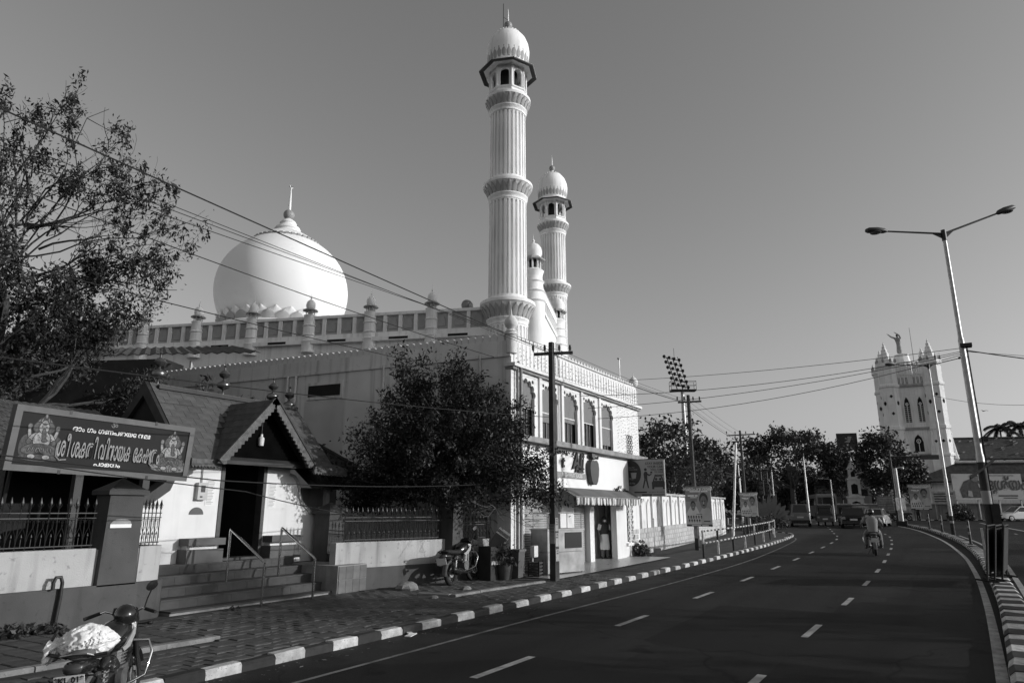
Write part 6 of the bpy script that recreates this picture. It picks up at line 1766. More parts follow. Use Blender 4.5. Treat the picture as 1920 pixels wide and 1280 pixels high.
M_blamp = mat('dark_lamp_lens', .05, .25, .1, 4)
def motorbike(label, loc, rz, s=1.0, seat=None, plate=None, body=M_blackpaint, lean=0.0, steer=0.0, group=None, mirrors=True, z_off=0.0):
    b = thing('motorcycle', label, 'motorcycle', loc, rz, group, s, rot=(lean, 0, rz))
    def wheel(x, z, r_, w, st=0.0):
        t = [2 * math.pi * k / 28 for k in range(29)]
        wh = MB().tube([(r_ * math.cos(a), 0, r_ * math.sin(a)) for a in t], w, 8, caps=False).build('wheel', M_rubber, b, (x, 0, z), smooth=60)
        wh.rotation_euler = (0, 0, st)
        MB().tube([((r_ - w * .9) * math.cos(a), 0, (r_ - w * .9) * math.sin(a)) for a in t], w * .42, 6, caps=False).build('rim', M_chrome, wh, smooth=60)
        for k in range(5):
            a = 2 * math.pi * k / 5
            MB().tube([(0, 0, 0), ((r_ - w) * math.cos(a), 0, (r_ - w) * math.sin(a))], .016, 5).build('spoke', M_black, wh)
        MB().tube([(0, -.06, 0), (0, .06, 0)], .06, 12).build('hub', M_engine, wh, smooth=40)
        MB().tube([(0, -.035, 0), (0, -.03, 0)], .11, 16).build('brake_disc', M_galv, wh)
        return wh
    wheel(0, .30, .25, .055); wheel(1.27, .30, .255, .048, steer)
    MB().tube([(.0, .0, .58), (-.2, 0, .5), (-.29, 0, .36), (-.32, 0, .24)], [.07, .075, .07, .06], 8, flat=.35).build('rear_mudguard', M_grime, b, smooth=60)
    MB().tube([(1.27 + .31 * math.cos(R(a)), 0, .3 + .31 * math.sin(R(a))) for a in range(20, 161, 14)], .065, 8, flat=.4).build('front_mudguard', body, b, smooth=60)
    for y in (-.09, .09):
        f = MB().tube([(1.27, y, .3), (1.07, y, .98)], .024, 8).build('fork', M_chrome, b, smooth=60)
        MB().tube([(1.20, y, .52), (1.07, y, .98)], .032, 8).build('fork_sleeve', M_black, f, smooth=60)
        MB().tube([(.02, y * 1.5, .36), (.14, y * 1.4, .68)], .022, 8).build('shock_absorber', M_chrome, b)
        sp = MB()
        sp.tube([(.03 + .11 * k / 40 + .034 * math.cos(k * .9), y * 1.5 + .034 * math.sin(k * .9), .42 + .24 * k / 40) for k in range(41)], .007, 4, caps=False).build('spring', M_galv, b)
    MB().tube([(.0, .07, .3), (.5, .09, .36)], .03, 8).build('swing_arm', M_black, b); MB().tube([(.0, -.07, .3), (.5, -.09, .36)], .03, 8).build('swing_arm', M_black, b)
    MB().tube([(.5, 0, .32), (.95, 0, .4), (1.06, 0, .9)], .035, 8).build('frame', M_black, b); MB().tube([(.06, 0, .74), (.5, 0, .68), (1.04, 0, .86)], .03, 8).build('frame', M_black, b)
    eg = MB().cbox((.62, 0, .42), (.34, .26, .22)).build('engine', M_engine, b)
    MB().tube([(.72, 0, .5), (.8, 0, .68)], [.1, .085], 12).build('cylinder', M_engine, eg)
    for k in range(5): MB().lathe([(.12, 0), (.12, .012)], 14, (.73 + k * .016, 0, .54 + k * .032)).build('fin', M_engine, eg)
    MB().tube([(.52, -.18, .42), (.52, -.12, .42)], .1, 14).build('clutch_cover', M_engine, eg, smooth=40)
    ex = MB().tube([(.8, -.12, .42), (.72, -.17, .26), (.45, -.19, .27), (.25, -.2, .31), (-.22, -.21, .38), (-.24, -.21, .383)], [.022, .022, .03, .055, .06, .045], 12).build('exhaust', M_black, b, smooth=50)
    MB().tube([(.2, -.205, .315), (-.15, -.215, .37)], .064, 12).build('heat_shield', M_chrome, ex, smooth=50)
    # tank: rounded loft
    def ovalring(x, zc, w, h, n=14): return [(x, w * math.copysign(abs(math.cos(a)) ** .8, math.cos(a)), zc + h * math.copysign(abs(math.sin(a)) ** .8, math.sin(a))) for a in [2 * math.pi * k / n for k in range(n)]]
    tk = MB().loft([ovalring(.44, .76, .05, .06), ovalring(.5, .79, .1, .1), ovalring(.62, .83, .145, .13), ovalring(.78, .85, .16, .14), ovalring(.92, .86, .14, .12), ovalring(1.02, .87, .06, .07)]).build('fuel_tank', body, b, smooth=60)
    for y in (-1, 1):
        MB().prism([(.5, .72), (.62, .74), (.78, .82), (.94, .92), (.9, .8), (.74, .7), (.56, .68)], y * .152 - .01, y * .152 + .01, 'y').build('tank_stripe', mat('silver_decal', .35, .3, .1, 4), tk)
        text('tank_logo', 'TVS', .075, M_signink, tk, (.82, y * .166, .9), rot=(R(90), 0, 0 if y < 0 else R(180)), ext=.002, bold=.003)
        MB().loft([ovalring(.0, .62, .03, .02), ovalring(.1, .64, .05, .07), ovalring(.35, .6, .04, .09), ovalring(.48, .56, .03, .04)]).build('side_panel', body, b, (0, y * .12, 0), smooth=60)
        MB().tube([(.45, y * .12, .3), (.47, y * .24, .29)], .018, 6).build('foot_peg', M_rubber, b)
    MB().loft([ovalring(-.28, .80, .05, .03), ovalring(-.2, .80, .11, .05), ovalring(.05, .78, .13, .06), ovalring(.3, .76, .13, .055), ovalring(.46, .77, .1, .06), ovalring(.52, .79, .06, .04)]).build('seat', seat or M_seat, b, smooth=60)
    tl = MB().loft([ovalring(-.36, .70, .06, .045), ovalring(-.3, .70, .1, .07), ovalring(-.1, .68, .11, .07), ovalring(.1, .66, .1, .05)]).build('tail', body, b, smooth=60)
    MB().loft([ovalring(-.385, .70, .05, .03), ovalring(-.35, .70, .085, .05)]).build('tail_lamp', M_blamp, tl, smooth=60)
    for y in (-.17, .17):
        MB().tube([(-.28, y * .5, .62), (-.28, y, .62)], .008, 5).build('indicator_stalk', M_black, b); MB().ball((-.28, y * 1.15, .62), .045, .035, .025).build('indicator', M_blamp, b)
        MB().tube([(1.1, y * .5, .88), (1.1, y * 1.3, .88)], .008, 5).build('indicator_stalk', M_black, b); MB().ball((1.1, y * 1.5, .88), .05, .035, .025).build('indicator', M_black, b)
    MB().tube([(-.2, -.12, .78), (-.34, -.11, .82), (-.37, 0, .83), (-.34, .11, .82), (-.2, .12, .78)], .014, 6).build('grab_rail', M_chrome, b)
    hb = MB().tube([(.9, -.34, 1.02), (1.0, -.2, 1.06), (1.06, -.06, 1.0), (1.06, .06, 1.0), (1.0, .2, 1.06), (.9, .34, 1.02)], .013, 8).build('handlebar', M_chrome, b, smooth=60)
    for y in (-1, 1):
        MB().tube([(.97, y * .24, 1.048), (.88, y * .37, 1.012)], .02, 8).build('grip', M_rubber, hb)
        MB().tube([(.99, y * .22, 1.04), (.97, y * .38, 1.0)], .007, 5).build('lever', M_chrome, hb)
        if mirrors and (y < 0 or mirrors == 2):
            mm = MB().tube([(.98, y * .22, 1.05), (.99, y * .25, 1.16), (.95, y * .3, 1.25)], .008, 6).build('mirror_stem', M_black, hb)
            rr = [[(.95 + o_, y * .31 + q * .062 * math.cos(a), 1.3 + q * .05 * math.sin(a) + .02 * math.cos(a) * y) for a in [2 * math.pi * k / 14 for k in range(14)]] for o_, q in ((-.012, .98), (-.008, 1.05), (.02, .8), (.03, .3))]
            MB().loft(rr).build('mirror', M_black, mm, smooth=60)
            MB().loft([[(.936, y * .31 + .058 * math.cos(a), 1.3 + .046 * math.sin(a) + .02 * math.cos(a) * y) for a in [2 * math.pi * k / 14 for k in range(14)]], [(.935, y * .31, 1.3)] * 14], caps=False).build('mirror_glass', M_chrome, mm)
    hl = MB().loft([ovalring(1.06, .96, .1, .1), ovalring(1.12, .95, .13, .13), ovalring(1.2, .93, .11, .12), ovalring(1.24, .92, .05, .06)]).build('headlamp_cowl', body, b, smooth=60)
    MB().cbox((1.0, 0, 1.03), (.1, .2, .08), ry=R(30)).build('meter_console', M_black, b)
    gd = MB().tube([(.86, -.05, .75), (.92, -.3, .72), (.9, -.34, .6), (.8, -.3, .38), (.72, -.1, .3)], .016, 8).build('crash_guard', M_chrome, b, smooth=60)
    MB().tube([(.86, .05, .75), (.92, .3, .72), (.9, .34, .6), (.8, .3, .38), (.72, .1, .3)], .016, 8).build('crash_guard', M_chrome, b, smooth=60)
    MB().tube([(.42, .1, .28), (.36, .26, .0)], .014, 6).build('side_stand', M_black, b)
    MB().cbox((.4, .11, .44), (.5, .02, .1)).build('chain_case', M_black, b)
    if plate is not None:
        pl_ = MB().cbox((-.40, 0, .585), (.008, .26, .15), ry=R(-14)).build('number_plate', M_plate, b)
        for k, ln in enumerate(plate):
            text('plate_text', ln, .07, M_black, pl_, (-.406 - .016 * (1 - k), 0, .617 - k * .066), rot=(R(90), 0, R(-90)), ext=.001, bold=.003, spacing=1.1)
    return b
bkA = motorbike('black motorcycle parked at the kerb with a white sack tied on its seat', (3.68, 6.5, -.1), R(42), .88, None, ('*KL 01*', 'AL 5237'), lean=R(-5))
bkB = motorbike('black motorcycle parked on the pavement against the white wall', (14.45, 10.42, 0), R(8), 1.02, M_rubber, (), lean=R(-7), steer=R(-18))
# the sack on the first bike: gathered mouth, bulging body, pinched corner
sk = thing('plastic_sack', 'crumpled white woven sack tied across the seat of the kerbside motorcycle', 'sack', (3.62, 6.58, -.1), R(-54))
rings = []
prof = [(0, .16, .11), (.05, .17, .13), (.10, .12, .10), (.15, .06, .06), (.2, .1, .09), (.3, .19, .15), (.42, .235, .185), (.55, .245, .195), (.68, .225, .18), (.8, .18, .145), (.9, .12, .1), (.95, .07, .065), (1.0, .03, .03)]
for i in range(49):
    t_ = i / 48
    for q0, q1 in zip(prof, prof[1:]):
        if t_ <= q1[0]: break
    u_ = (t_ - q0[0]) / (q1[0] - q0[0]); u_ = u_ * u_ * (3 - 2 * u_)
    ry, rz_ = q0[1] + (q1[1] - q0[1]) * u_, q0[2] + (q1[2] - q0[2]) * u_
    x = -.44 + .86 * t_; gather = max(0, 1 - abs(t_ - .14) / .32); ring = []
    for k in range(72):
        a = 2 * math.pi * k / 72
        fold = .22 * gather * math.sin(11 * a + 2.2 * math.sin(3 * a)) + (.07 + .05 * gather) * mnoise.noise(Vector((4 * math.cos(a), 4 * math.sin(a), t_ * 2.2)))
        crease = abs(mnoise.noise(Vector((x * 7 + 3, 5 * math.cos(a + x * 2), 5 * math.sin(a + x * 2)))))
        w_ = 1 + fold - .20 * (1 - crease) ** 6 + .06
        dz = -.07 * max(0, (.16 - t_) / .16) * 1.3
        ring.append((x + .02 * math.sin(5 * a), ry * w_ * math.cos(a), max(-.12 + dz, dz + rz_ * w_ * math.sin(a))))
    rings.append(ring)
M_sack = mat('woven_sack', .78, .5, .10, 9, .3, 30)
so = MB().loft(rings).build('bag', M_sack, sk, (.0, .0, .77), smooth=40); so.rotation_euler = (R(6), R(-5), R(4)); so.scale = (.66, .7, .76)
MB().tube([(-.24, -.07, .80), (-.24, 0, .87), (-.24, .07, .82)], .012, 5).build('tie', M_black, sk)
MB().tube([(-.26, -.08, .69), (-.1, -.15, .68), (.1, -.14, .68), (.24, -.08, .70)], .016, 6).build('rope', M_black, sk)
# helmet hung on the tank
hm = thing('helmet', 'black open helmet resting on the tank of the kerbside motorcycle', 'helmet', (4.21, 6.99, .70), R(42), scale=.86)
rr = []
for k in range(9):
    p_ = R(-50 + 140 * k / 8); rr.append([(.135 * math.cos(p_) * math.cos(a), .12 * math.cos(p_) * math.sin(a), .125 * math.sin(p_)) for a in [2 * math.pi * j / 20 for j in range(20)]])
MB().loft(rr).build('shell', M_blackpaint, hm, (0, 0, .11), smooth=60)
MB().loft([[(.137 * math.cos(a) * c, .122 * math.sin(a) * c, z + .11) for a in [R(-70 + 140 * j / 12) for j in range(13)]] for c, z in ((1.0, -.03), (1.03, .03), (.95, .075))], caps=False).build('visor', M_glassd, hm, smooth=60)
MB().tube([(.0, .1, .03), (.05, .0, -.02), (.0, -.1, .03)], .01, 5).build('strap', M_black, hm)

# ---- cars
def car(name, label, cat, loc, rz, L, W, H, m, kind, s=1.0, group='vehicles waiting at the junction'):
    """origin at the middle of the car on the ground, nose along +x"""
    c = thing(name, label, cat, loc, rz, group, s)
    hw = W / 2
    def ring(x, z0, z1, w0, w1, r_=.12):
        return [(x, -w0, z0), (x, -w0 * 1.0, z0 + (z1 - z0) * .55), (x, -w1, z1 - .04), (x, -w1 * .9, z1), (x, w1 * .9, z1), (x, w1, z1 - .04), (x, w0 * 1.0, z0 + (z1 - z0) * .55), (x, w0, z0)]
    belt = H * .6
    if kind == 'van': nose = [(-L / 2, .35, belt), (-L / 2 + .1, .25, belt), (L / 2 - .35, .25, belt), (L / 2, .35, belt * .9)]
    elif kind == 'hatch': nose = [(-L / 2, .4, belt * .93), (-L / 2 + .12, .25, belt), (L / 2 - 1.1, .25, belt), (L / 2 - .25, .28, belt * .82), (L / 2, .4, belt * .66)]
    else: nose = [(-L / 2, .4, belt * .9), (-L / 2 + .1, .25, belt), (-L / 2 + .8, .25, belt * 1.02), (L / 2 - 1.3, .25, belt), (L / 2 - .3, .28, belt * .8), (L / 2, .4, belt * .64)]
    body = MB().loft([ring(x, z0, z1, hw * (.9 if i in (0, len(nose) - 1) else 1), hw * (.86 if i in (0, len(nose) - 1) else .95)) for i, (x, z0, z1) in enumerate(nose)]).build('body', m, c, smooth=40)
    if kind == 'van': cab = [(-L / 2 + .02, belt - .02), (-L / 2 + .22, H), (L / 2 - .75, H), (L / 2 - .12, belt - .05)]
    elif kind == 'hatch': cab = [(-L / 2 + .05, belt - .02), (-L / 2 + .5, H - .02), (L / 2 - 1.9, H), (L / 2 - 1.05, belt - .02)]
    else: cab = [(-L / 2 + .55, belt), (-L / 2 + 1.2, H - .02), (L / 2 - 2.1, H), (L / 2 - 1.2, belt - .02)]
    (xa, za), (xb, zb), (xc, zc), (xd, zd) = cab
    wt, wb = hw * .74, hw * .9
    V = [(xa, -wb, za), (xa, wb, za), (xb, wt, zb), (xb, -wt, zb), (xc, wt, zc), (xc, -wt, zc), (xd, wb, zd), (xd, -wb, zd)]
    MB().add(V, [(0, 3, 2, 1), (3, 5, 4, 2), (5, 7, 6, 4), (0, 7, 5, 3), (1, 2, 4, 6)]).build('cabin', m, c)
    def pane(quad, ins, nrm, name):
        q = [Vector(p) for p in quad]; ce = sum(q, Vector()) / 4; nrm = Vector(nrm).normalized()
        p = [ce + (v_ - ce) * ins + nrm * .012 for v_ in q]
        MB().hexa([tuple(v_ - nrm * .02) for v_ in p], [tuple(v_) for v_ in p]).build(name, M_glassd, c)
    pane([V[0], V[1], V[2], V[3]], .82, (za - zb, 0, xb - xa) if False else (-(zb - za), 0, (xb - xa)), 'rear_window')
    pane([V[7], V[6], V[4], V[5]], .86, ((zc - zd), 0, (xd - xc)), 'windscreen')
    xm = (xb + xc) / 2 + .05
    for s_ in (-1, 1):
        def S(x, t): return (x, s_ * (wb + (wt - wb) * t), za + (zb - za) * t)
        t0, t1 = .12, .88
        def X(xl, xt, t): return xl + (xt - xl) * t
        for a0, a1, b0, b1 in ((X(xa, xb, t0) + .12, xm - .04, X(xa, xb, t1) + .1, xm - .04), (xm + .04, X(xd, xc, t0) - .12, xm + .04, X(xd, xc, t1) - .1)):
            pane([S(a0, t0), S(a1, t0), S(b1, t1), S(b0, t1)], 1.0, (0, s_, .25), 'side_window')
        MB().cbox((xd - .35, s_ * (wb + .1), belt + .08), (.1, .16, .11)).build('wing_mirror', m, c)
        MB().cbox((-L / 2 + .02, s_ * hw * .76, belt * .82), (.1, hw * .26, .18)).build('tail_light', M_tail, c)
        MB().cbox((L / 2 - .08, s_ * hw * .7, belt * .66), (.14, hw * .34, .12)).build('headlight', M_chrome, c)
        MB().cbox((xm, s_ * (hw * .985), belt * .86), (.14, .03, .03)).build('door_handle', M_chrome, c)
        for x in (-L / 2 + L * .19, L / 2 - L * .19):
            w_ = MB().tube([(x, s_ * (hw - .19), .3), (x, s_ * (hw + .005), .3)], .3, 20).build('wheel', M_rubber, c, smooth=40)
            MB().lathe([(.19, 0), (.2, .02), (.05, .03), (0, .03)], 14).build('rim', M_galv, w_, (x, s_ * (hw + .004), .3)).rotation_euler = (R(-90 * s_), 0, 0)
    MB().cbox((-L / 2 - .03, 0, .42), (.12, W * .94, .2)).build('rear_bumper', m if kind != 'van' else M_black, c)
    MB().cbox((L / 2 + .02, 0, .42), (.12, W * .9, .2)).build('front_bumper', m, c)
    MB().cbox((-L / 2 - (.095 if kind != 'hatch' else .1), 0, .62 if kind != 'van' else .75), (.01, .5, .13)).build('number_plate', M_plate, c)
    return c
P_dark = mat('dark_car_paint', .02, .22, .1, 2, spec=.5, coat=.5); P_silver = mat('silver_car_paint', .42, .3, .05, 2, metal=.4, coat=.4)
P_white = mat('white_car_paint', .75, .25, .04, 2, coat=.5); P_mid = mat('grey_van_paint', .2, .35, .1, 2, coat=.3)
def onroad(x, y): return (x, y, gz(x, y) - .095)
car('hatchback', 'dark hatchback seen from behind, nearest of the waiting vehicles', 'car', onroad(68.0, 6.2), R(7), 3.7, 1.72, 1.5, P_dark, 'hatch', 1.14)
car('sedan', 'silver sedan just right of the dark hatchback', 'car', onroad(73.2, 4.7), R(-4), 4.2, 1.7, 1.42, P_silver, 'sedan', 1.12)
car('van', 'boxy grey van at the left end of the waiting vehicles', 'van', onroad(69.8, 10.75), R(9), 3.4, 1.55, 1.8, P_mid, 'van', 1.1)
car('sedan', 'white sedan crossing from the side road in front of the film hoarding', 'car', onroad(100.8, -8.3), R(122), 4.4, 1.7, 1.5, P_white, 'sedan', 1.12)
def rickshaw(label, x, y, rz):
    r_ = thing('auto_rickshaw', label, 'auto rickshaw', onroad(x, y), rz, 'vehicles waiting at the junction', 1.12)
    Y_ = mat('rickshaw_paint', .1, .5, .15, 3)
    MB().loft([[(-1.2, -.62, .35), (-1.2, .62, .35), (-1.2, .62, .85), (-1.2, -.62, .85)], [(-.3, -.65, .3), (-.3, .65, .3), (-.3, .65, .8), (-.3, -.65, .8)], [(.6, -.5, .3), (.6, .5, .3), (.6, .5, .75), (.6, -.5, .75)], [(1.2, -.25, .4), (1.2, .25, .4), (1.15, .25, .9), (1.15, -.25, .9)]]).build('body', Y_, r_)
    hd = MB().loft([[(-1.22, -.6, .85), (-1.22, .6, .85), (-1.2, .58, 1.0), (-1.2, -.58, 1.0)], [(-1.2, -.6, .98), (-1.2, .6, .98), (-1.1, .58, 1.02), (-1.1, -.58, 1.02)]]).build('rear_rail', M_black, r_)
    MB().loft([[(-1.2, -.6, 1.45), (-1.2, .6, 1.45), (-1.14, .52, 1.68), (-1.14, -.52, 1.68)], [(-.4, -.62, 1.5), (-.4, .62, 1.5), (-.4, .52, 1.76), (-.4, -.52, 1.76)], [(.55, -.52, 1.5), (.55, .52, 1.5), (.5, .45, 1.7), (.5, -.45, 1.7)]]).build('hood', mat('canvas_hood', .05, .9, .2, 3), r_, smooth=40)
    for sx, sy in ((-1.17, -.58), (-1.17, .58), (.55, -.48), (.55, .48)):
        MB().tube([(sx, sy, .8), (sx, sy * .98, 1.55)], .03, 6).build('pillar', M_black, r_)
    MB().cbox((-1.18, 0, 1.24), (.02, .86, .36)).build('rear_window', M_glassd, r_)
    MB().box(-.4, .0, -.5, .5, .75, 1.2).build('passenger_seat', M_seat, r_)
    MB().cbox((.62, 0, 1.15), (.03, .9, .7), ry=R(-14)).build('windscreen', M_glassd, r_)
    for x, y_ in ((-.85, -.55), (-.85, .55), (1.05, 0)): MB().tube([(x, y_ - .06, .22), (x, y_ + .06, .22)], .22, 16).build('wheel', M_rubber, r_, smooth=40)
    for y_ in (-.5, .5): MB().cbox((-1.23, y_, .68), (.04, .16, .12)).build('tail_light', M_tail, r_)
    MB().cbox((-1.23, 0, .55), (.02, .4, .12)).build('number_plate', M_plate, r_)
rickshaw('auto rickshaw between the grey van and the dark hatchback', 73.0, 9.05, R(8))
rickshaw('auto rickshaw half hidden behind the dark hatchback', 74.6, 7.4, R(7))
bu = thing('bus', 'bus ahead of the waiting auto rickshaws', 'bus', onroad(97, 12.2), R(14))
MB().box(-4.5, 4.5, -1.15, 1.15, .45, 2.95).build('body', mat('bus_paint', .2, .5, .15, 2), bu)
MB().box(-4.4, 4.4, -1.05, 1.05, 2.95, 3.08).build('roof', mat('bus_roof', .3, .6, .1, 2), bu)
MB().box(-4.53, -4.5, -.95, .95, 1.75, 2.7).build('rear_window', M_glassd, bu)
for k in range(6):
    for s_ in (-1, 1): MB().box(-4.2 + k * 1.4, -3.0 + k * 1.4, s_ * 1.16 - .01, s_ * 1.16 + .01, 1.75, 2.6).build('side_window', M_glassd, bu)
for x in (-2.8, 2.9):
    for s_ in (-1, 1): MB().tube([(x, s_ * .9, .45), (x, s_ * 1.16, .45)], .45, 18).build('wheel', M_rubber, bu)
for s_ in (-.85, .85): MB().box(-4.54, -4.5, s_ - .12, s_ + .12, .9, 1.2).build('tail_light', M_tail, bu)
MB().box(-4.6, -4.5, -1.1, 1.1, .45, .7).build('bumper', M_black, bu)

# ---- people
M_skin = mat('brown_skin', .10, .6, .1, 6); M_cloth = mat('dark_shirt', .05, .9, .2, 6); M_cotton = mat('white_cotton', .68, .9, .08, 6); M_trouser = mat('grey_trouser', .14, .9, .15, 6); M_hair = mat('black_hair', .012, .6, .2, 20)
def skin(name, J, E, m, parent, levels=2):
    """continuous body grown round a skeleton: J name -> (x, y, z, radius), E list of bones"""
    names = list(J); idx = {k: i for i, k in enumerate(names)}
    me = bpy.data.meshes.new(name); me.from_pydata([J[k][:3] for k in names], [(idx[a], idx[b]) for a, b in E], [])
    o = bpy.data.objects.new(name, me); TYPE_SC.collection.objects.link(o)
    sk_ = o.modifiers.new('s', 'SKIN'); o.modifiers.new('u', 'SUBSURF').levels = levels
    for i, k in enumerate(names):
        r_ = J[k][3]; me.skin_vertices[0].data[i].radius = r_ if isinstance(r_, tuple) else (r_, r_)
    me.skin_vertices[0].data[0].use_root = True
    sk_.use_smooth_shade = True
    TYPE_SC.view_layers[0].update(); dg = TYPE_SC.view_layers[0].depsgraph
    out = bpy.data.meshes.new_from_object(o.evaluated_get(dg), depsgraph=dg)
    bpy.data.objects.remove(o)
    out.materials.clear()
    return place(name, out, m, parent)
def hand(J, E, k, w, d, side):
    """five fingers from the wrist joint W along direction D"""
    x, y, z = w
    J[k + 'palm'] = (x + d[0] * .06, y + d[1] * .06, z + d[2] * .06, (.034, .02)); E.append((k, k + 'palm'))
    for i, (o, L) in enumerate(((-.03, .065), (-.01, .08), (.012, .085), (.032, .07))):
        f = k + 'f%d' % i; J[f + 'a'] = (x + d[0] * .11 + o * side[0], y + d[1] * .11 + o * side[1], z + d[2] * .11 + o * side[2], .0095)
        J[f + 'b'] = (x + d[0] * (.11 + L * .6) + o * side[0], y + d[1] * (.11 + L * .6) + o * side[1] - .012, z + d[2] * (.11 + L) + o * side[2], .008)
        E += [(k + 'palm', f + 'a'), (f + 'a', f + 'b')]
    J[k + 't'] = (x + d[0] * .07 - .05 * side[0], y + d[1] * .07 - .05 * side[1], z + d[2] * .07 - .05 * side[2], .011); E.append((k + 'palm', k + 't'))
def head_parts(p, c, face=(0, -1), hair=True, mask=False):
    """eyes, nose, mouth, ears and hair fitted on the head at centre C, looking along FACE"""
    an = math.atan2(face[1], face[0]); f = Vector((face[0], face[1], 0)); s_ = Vector((-face[1], face[0], 0)); C = Vector(c)
    for q in (-1, 1):
        MB().ball(C + f * .088 + s_ * q * .035 + Vector((0, 0, .012)), .013).build('eye', M_hair, p)
        MB().ball(C + s_ * q * .082 + Vector((0, 0, -.005)), .014, .014, .03).build('ear', M_skin, p)
    if mask:
        MB().ball(C + f * .055 + Vector((0, 0, -.055)), .058, .062, .05).build('face_mask', M_cotton, p, smooth=60)
    else:
        MB().ball(C + f * .1 + Vector((0, 0, -.018)), .014, .014, .024).build('nose', M_skin, p); MB().ball(C + f * .088 + Vector((0, 0, -.06)), .014, .026, .008).build('mouth', mat('lips', .06, .5), p)
    if hair: MB().ball(C - f * .012 + Vector((0, 0, .035)), .094, .09, .1, 14, 10).build('hair', M_hair, p, smooth=60)
# man standing in the shop doorway
pm_ = thing('person', 'person in dark waistcoat, white face mask and white waist cloth standing in the shop doorway', 'person', (24.35, 10.62, .04), R(-40), scale=.92)
J = {'pel': (0, 0, .92, (.14, .11)), 'bel': (0, 0, 1.06, (.145, .11)), 'che': (0, 0, 1.25, (.165, .11)), 'nec': (0, 0, 1.42, .058), 'jaw': (0, -.012, 1.5, (.068, .078)), 'cra': (0, 0, 1.6, (.078, .09)), 'top': (0, .005, 1.655, (.05, .06))}
E = [('pel', 'bel'), ('bel', 'che'), ('che', 'nec'), ('nec', 'jaw'), ('jaw', 'cra'), ('cra', 'top')]
for q, k in ((-1, 'l'), (1, 'r')):
    J[k + 'sh'] = (q * .19, 0, 1.36, .062); J[k + 'el'] = (q * .245, .02, 1.1, .044); J[k + 'wr'] = (q * .24, -.06, .87, .03)
    E += [('che', k + 'sh'), (k + 'sh', k + 'el'), (k + 'el', k + 'wr')]
    hand(J, E, k + 'wr', (q * .24, -.06, .87), (0, -.15, -1), (0, 1, 0))
    J[k + 'hi'] = (q * .095, 0, .84, .095); J[k + 'kn'] = (q * .1, -.01, .48, .062); J[k + 'an'] = (q * .1, .01, .09, .04); J[k + 'to'] = (q * .115, -.15, .04, .035)
    E += [('pel', k + 'hi'), (k + 'hi', k + 'kn'), (k + 'kn', k + 'an'), (k + 'an', k + 'to')]
skin('body', J, E, M_skin, pm_)
head_parts(pm_, (0, -.005, 1.57), (0, -1), mask=True)
MB().lathe([(.19, .40), (.2, .45), (.185, .7), (.165, .98), (.15, 1.0)], 20).build('waist_cloth', M_cotton, pm_, smooth=50)
MB().loft([[(w_ * math.cos(a), d_ * math.sin(a), z) for a in [2 * math.pi * k / 20 for k in range(20)]] for w_, d_, z in ((.165, .13, .96), (.165, .13, 1.1), (.195, .135, 1.28), (.21, .12, 1.36), (.12, .08, 1.43), (.07, .07, 1.45))]).build('waistcoat', M_cloth, pm_, smooth=60)
for q in (-1, 1): MB().tube([(q * .18, 0, 1.37), (q * .235, .01, 1.2), (q * .24, .015, 1.16)], [.085, .068, .066], 10).build('sleeve', M_cotton, pm_, smooth=60)
for q in (-1, 1): MB().tube([(q * .1, .0, .42), (q * .1, .01, .12)], [.085, .065], 10).build('trouser_leg', M_trouser, pm_, smooth=60); MB().ball((q * .11, -.06, .04), .05, .12, .045).build('shoe', M_black, pm_, smooth=60)
# rider on the road
rb_ = motorbike('dark motorcycle ridden away along the road by a helmeted rider', onroad(33.0, 2.3), R(7), 1.08, None, ())
rd = thing('person', 'helmeted person in striped shirt riding a motorcycle away along the road', 'person', onroad(33.0, 2.3), R(7), scale=1.1)
# frame: x forward, y left
J = {'pel': (.2, 0, .9, (.14, .13)), 'bel': (.2, 0, 1.04, (.145, .12)), 'che': (.24, 0, 1.26, (.18, .125)), 'nec': (.27, 0, 1.42, .06), 'jaw': (.3, 0, 1.48, .07), 'cra': (.29, 0, 1.57, .085)}
E = [('pel', 'bel'), ('bel', 'che'), ('che', 'nec'), ('nec', 'jaw'), ('jaw', 'cra')]
for q, k in ((-1, 'r'), (1, 'l')):
    J[k + 'sh'] = (.26, q * .2, 1.36, .068); J[k + 'el'] = (.48, q * .36, 1.14, .048); J[k + 'wr'] = (.82, q * .34, 1.06, .034)
    E += [('che', k + 'sh'), (k + 'sh', k + 'el'), (k + 'el', k + 'wr')]
    hand(J, E, k + 'wr', (.82, q * .34, 1.06), (.7, 0, -.5), (0, 1, 0))
    J[k + 'hi'] = (.22, q * .12, .86, .105); J[k + 'kn'] = (.66, q * .24, .72, .072); J[k + 'an'] = (.5, q * .26, .32, .045); J[k + 'to'] = (.66, q * .27, .26, .038)
    E += [('pel', k + 'hi'), (k + 'hi', k + 'kn'), (k + 'kn', k + 'an'), (k + 'an', k + 'to')]
skin('body', J, E, M_skin, rd)
head_parts(rd, (.3, 0, 1.54), (1, 0), hair=False)
hm2 = MB().ball((.29, 0, 1.58), .135, .125, .14, 18, 12).build('helmet', M_blackpaint, rd, smooth=60)
shirt = wave_mat('striped_shirt', .14, .30, 9, 'Z', .9)
MB().loft([[(x + d_ * math.cos(a), w_ * math.sin(a), z) for a in [2 * math.pi * k / 20 for k in range(20)]] for x, w_, d_, z in ((.2, .18, .16, .86), (.19, .175, .155, 1.0), (.22, .2, .16, 1.2), (.25, .215, .15, 1.34), (.27, .13, .1, 1.42), (.28, .07, .07, 1.45))]).build('shirt', shirt, rd, smooth=60)
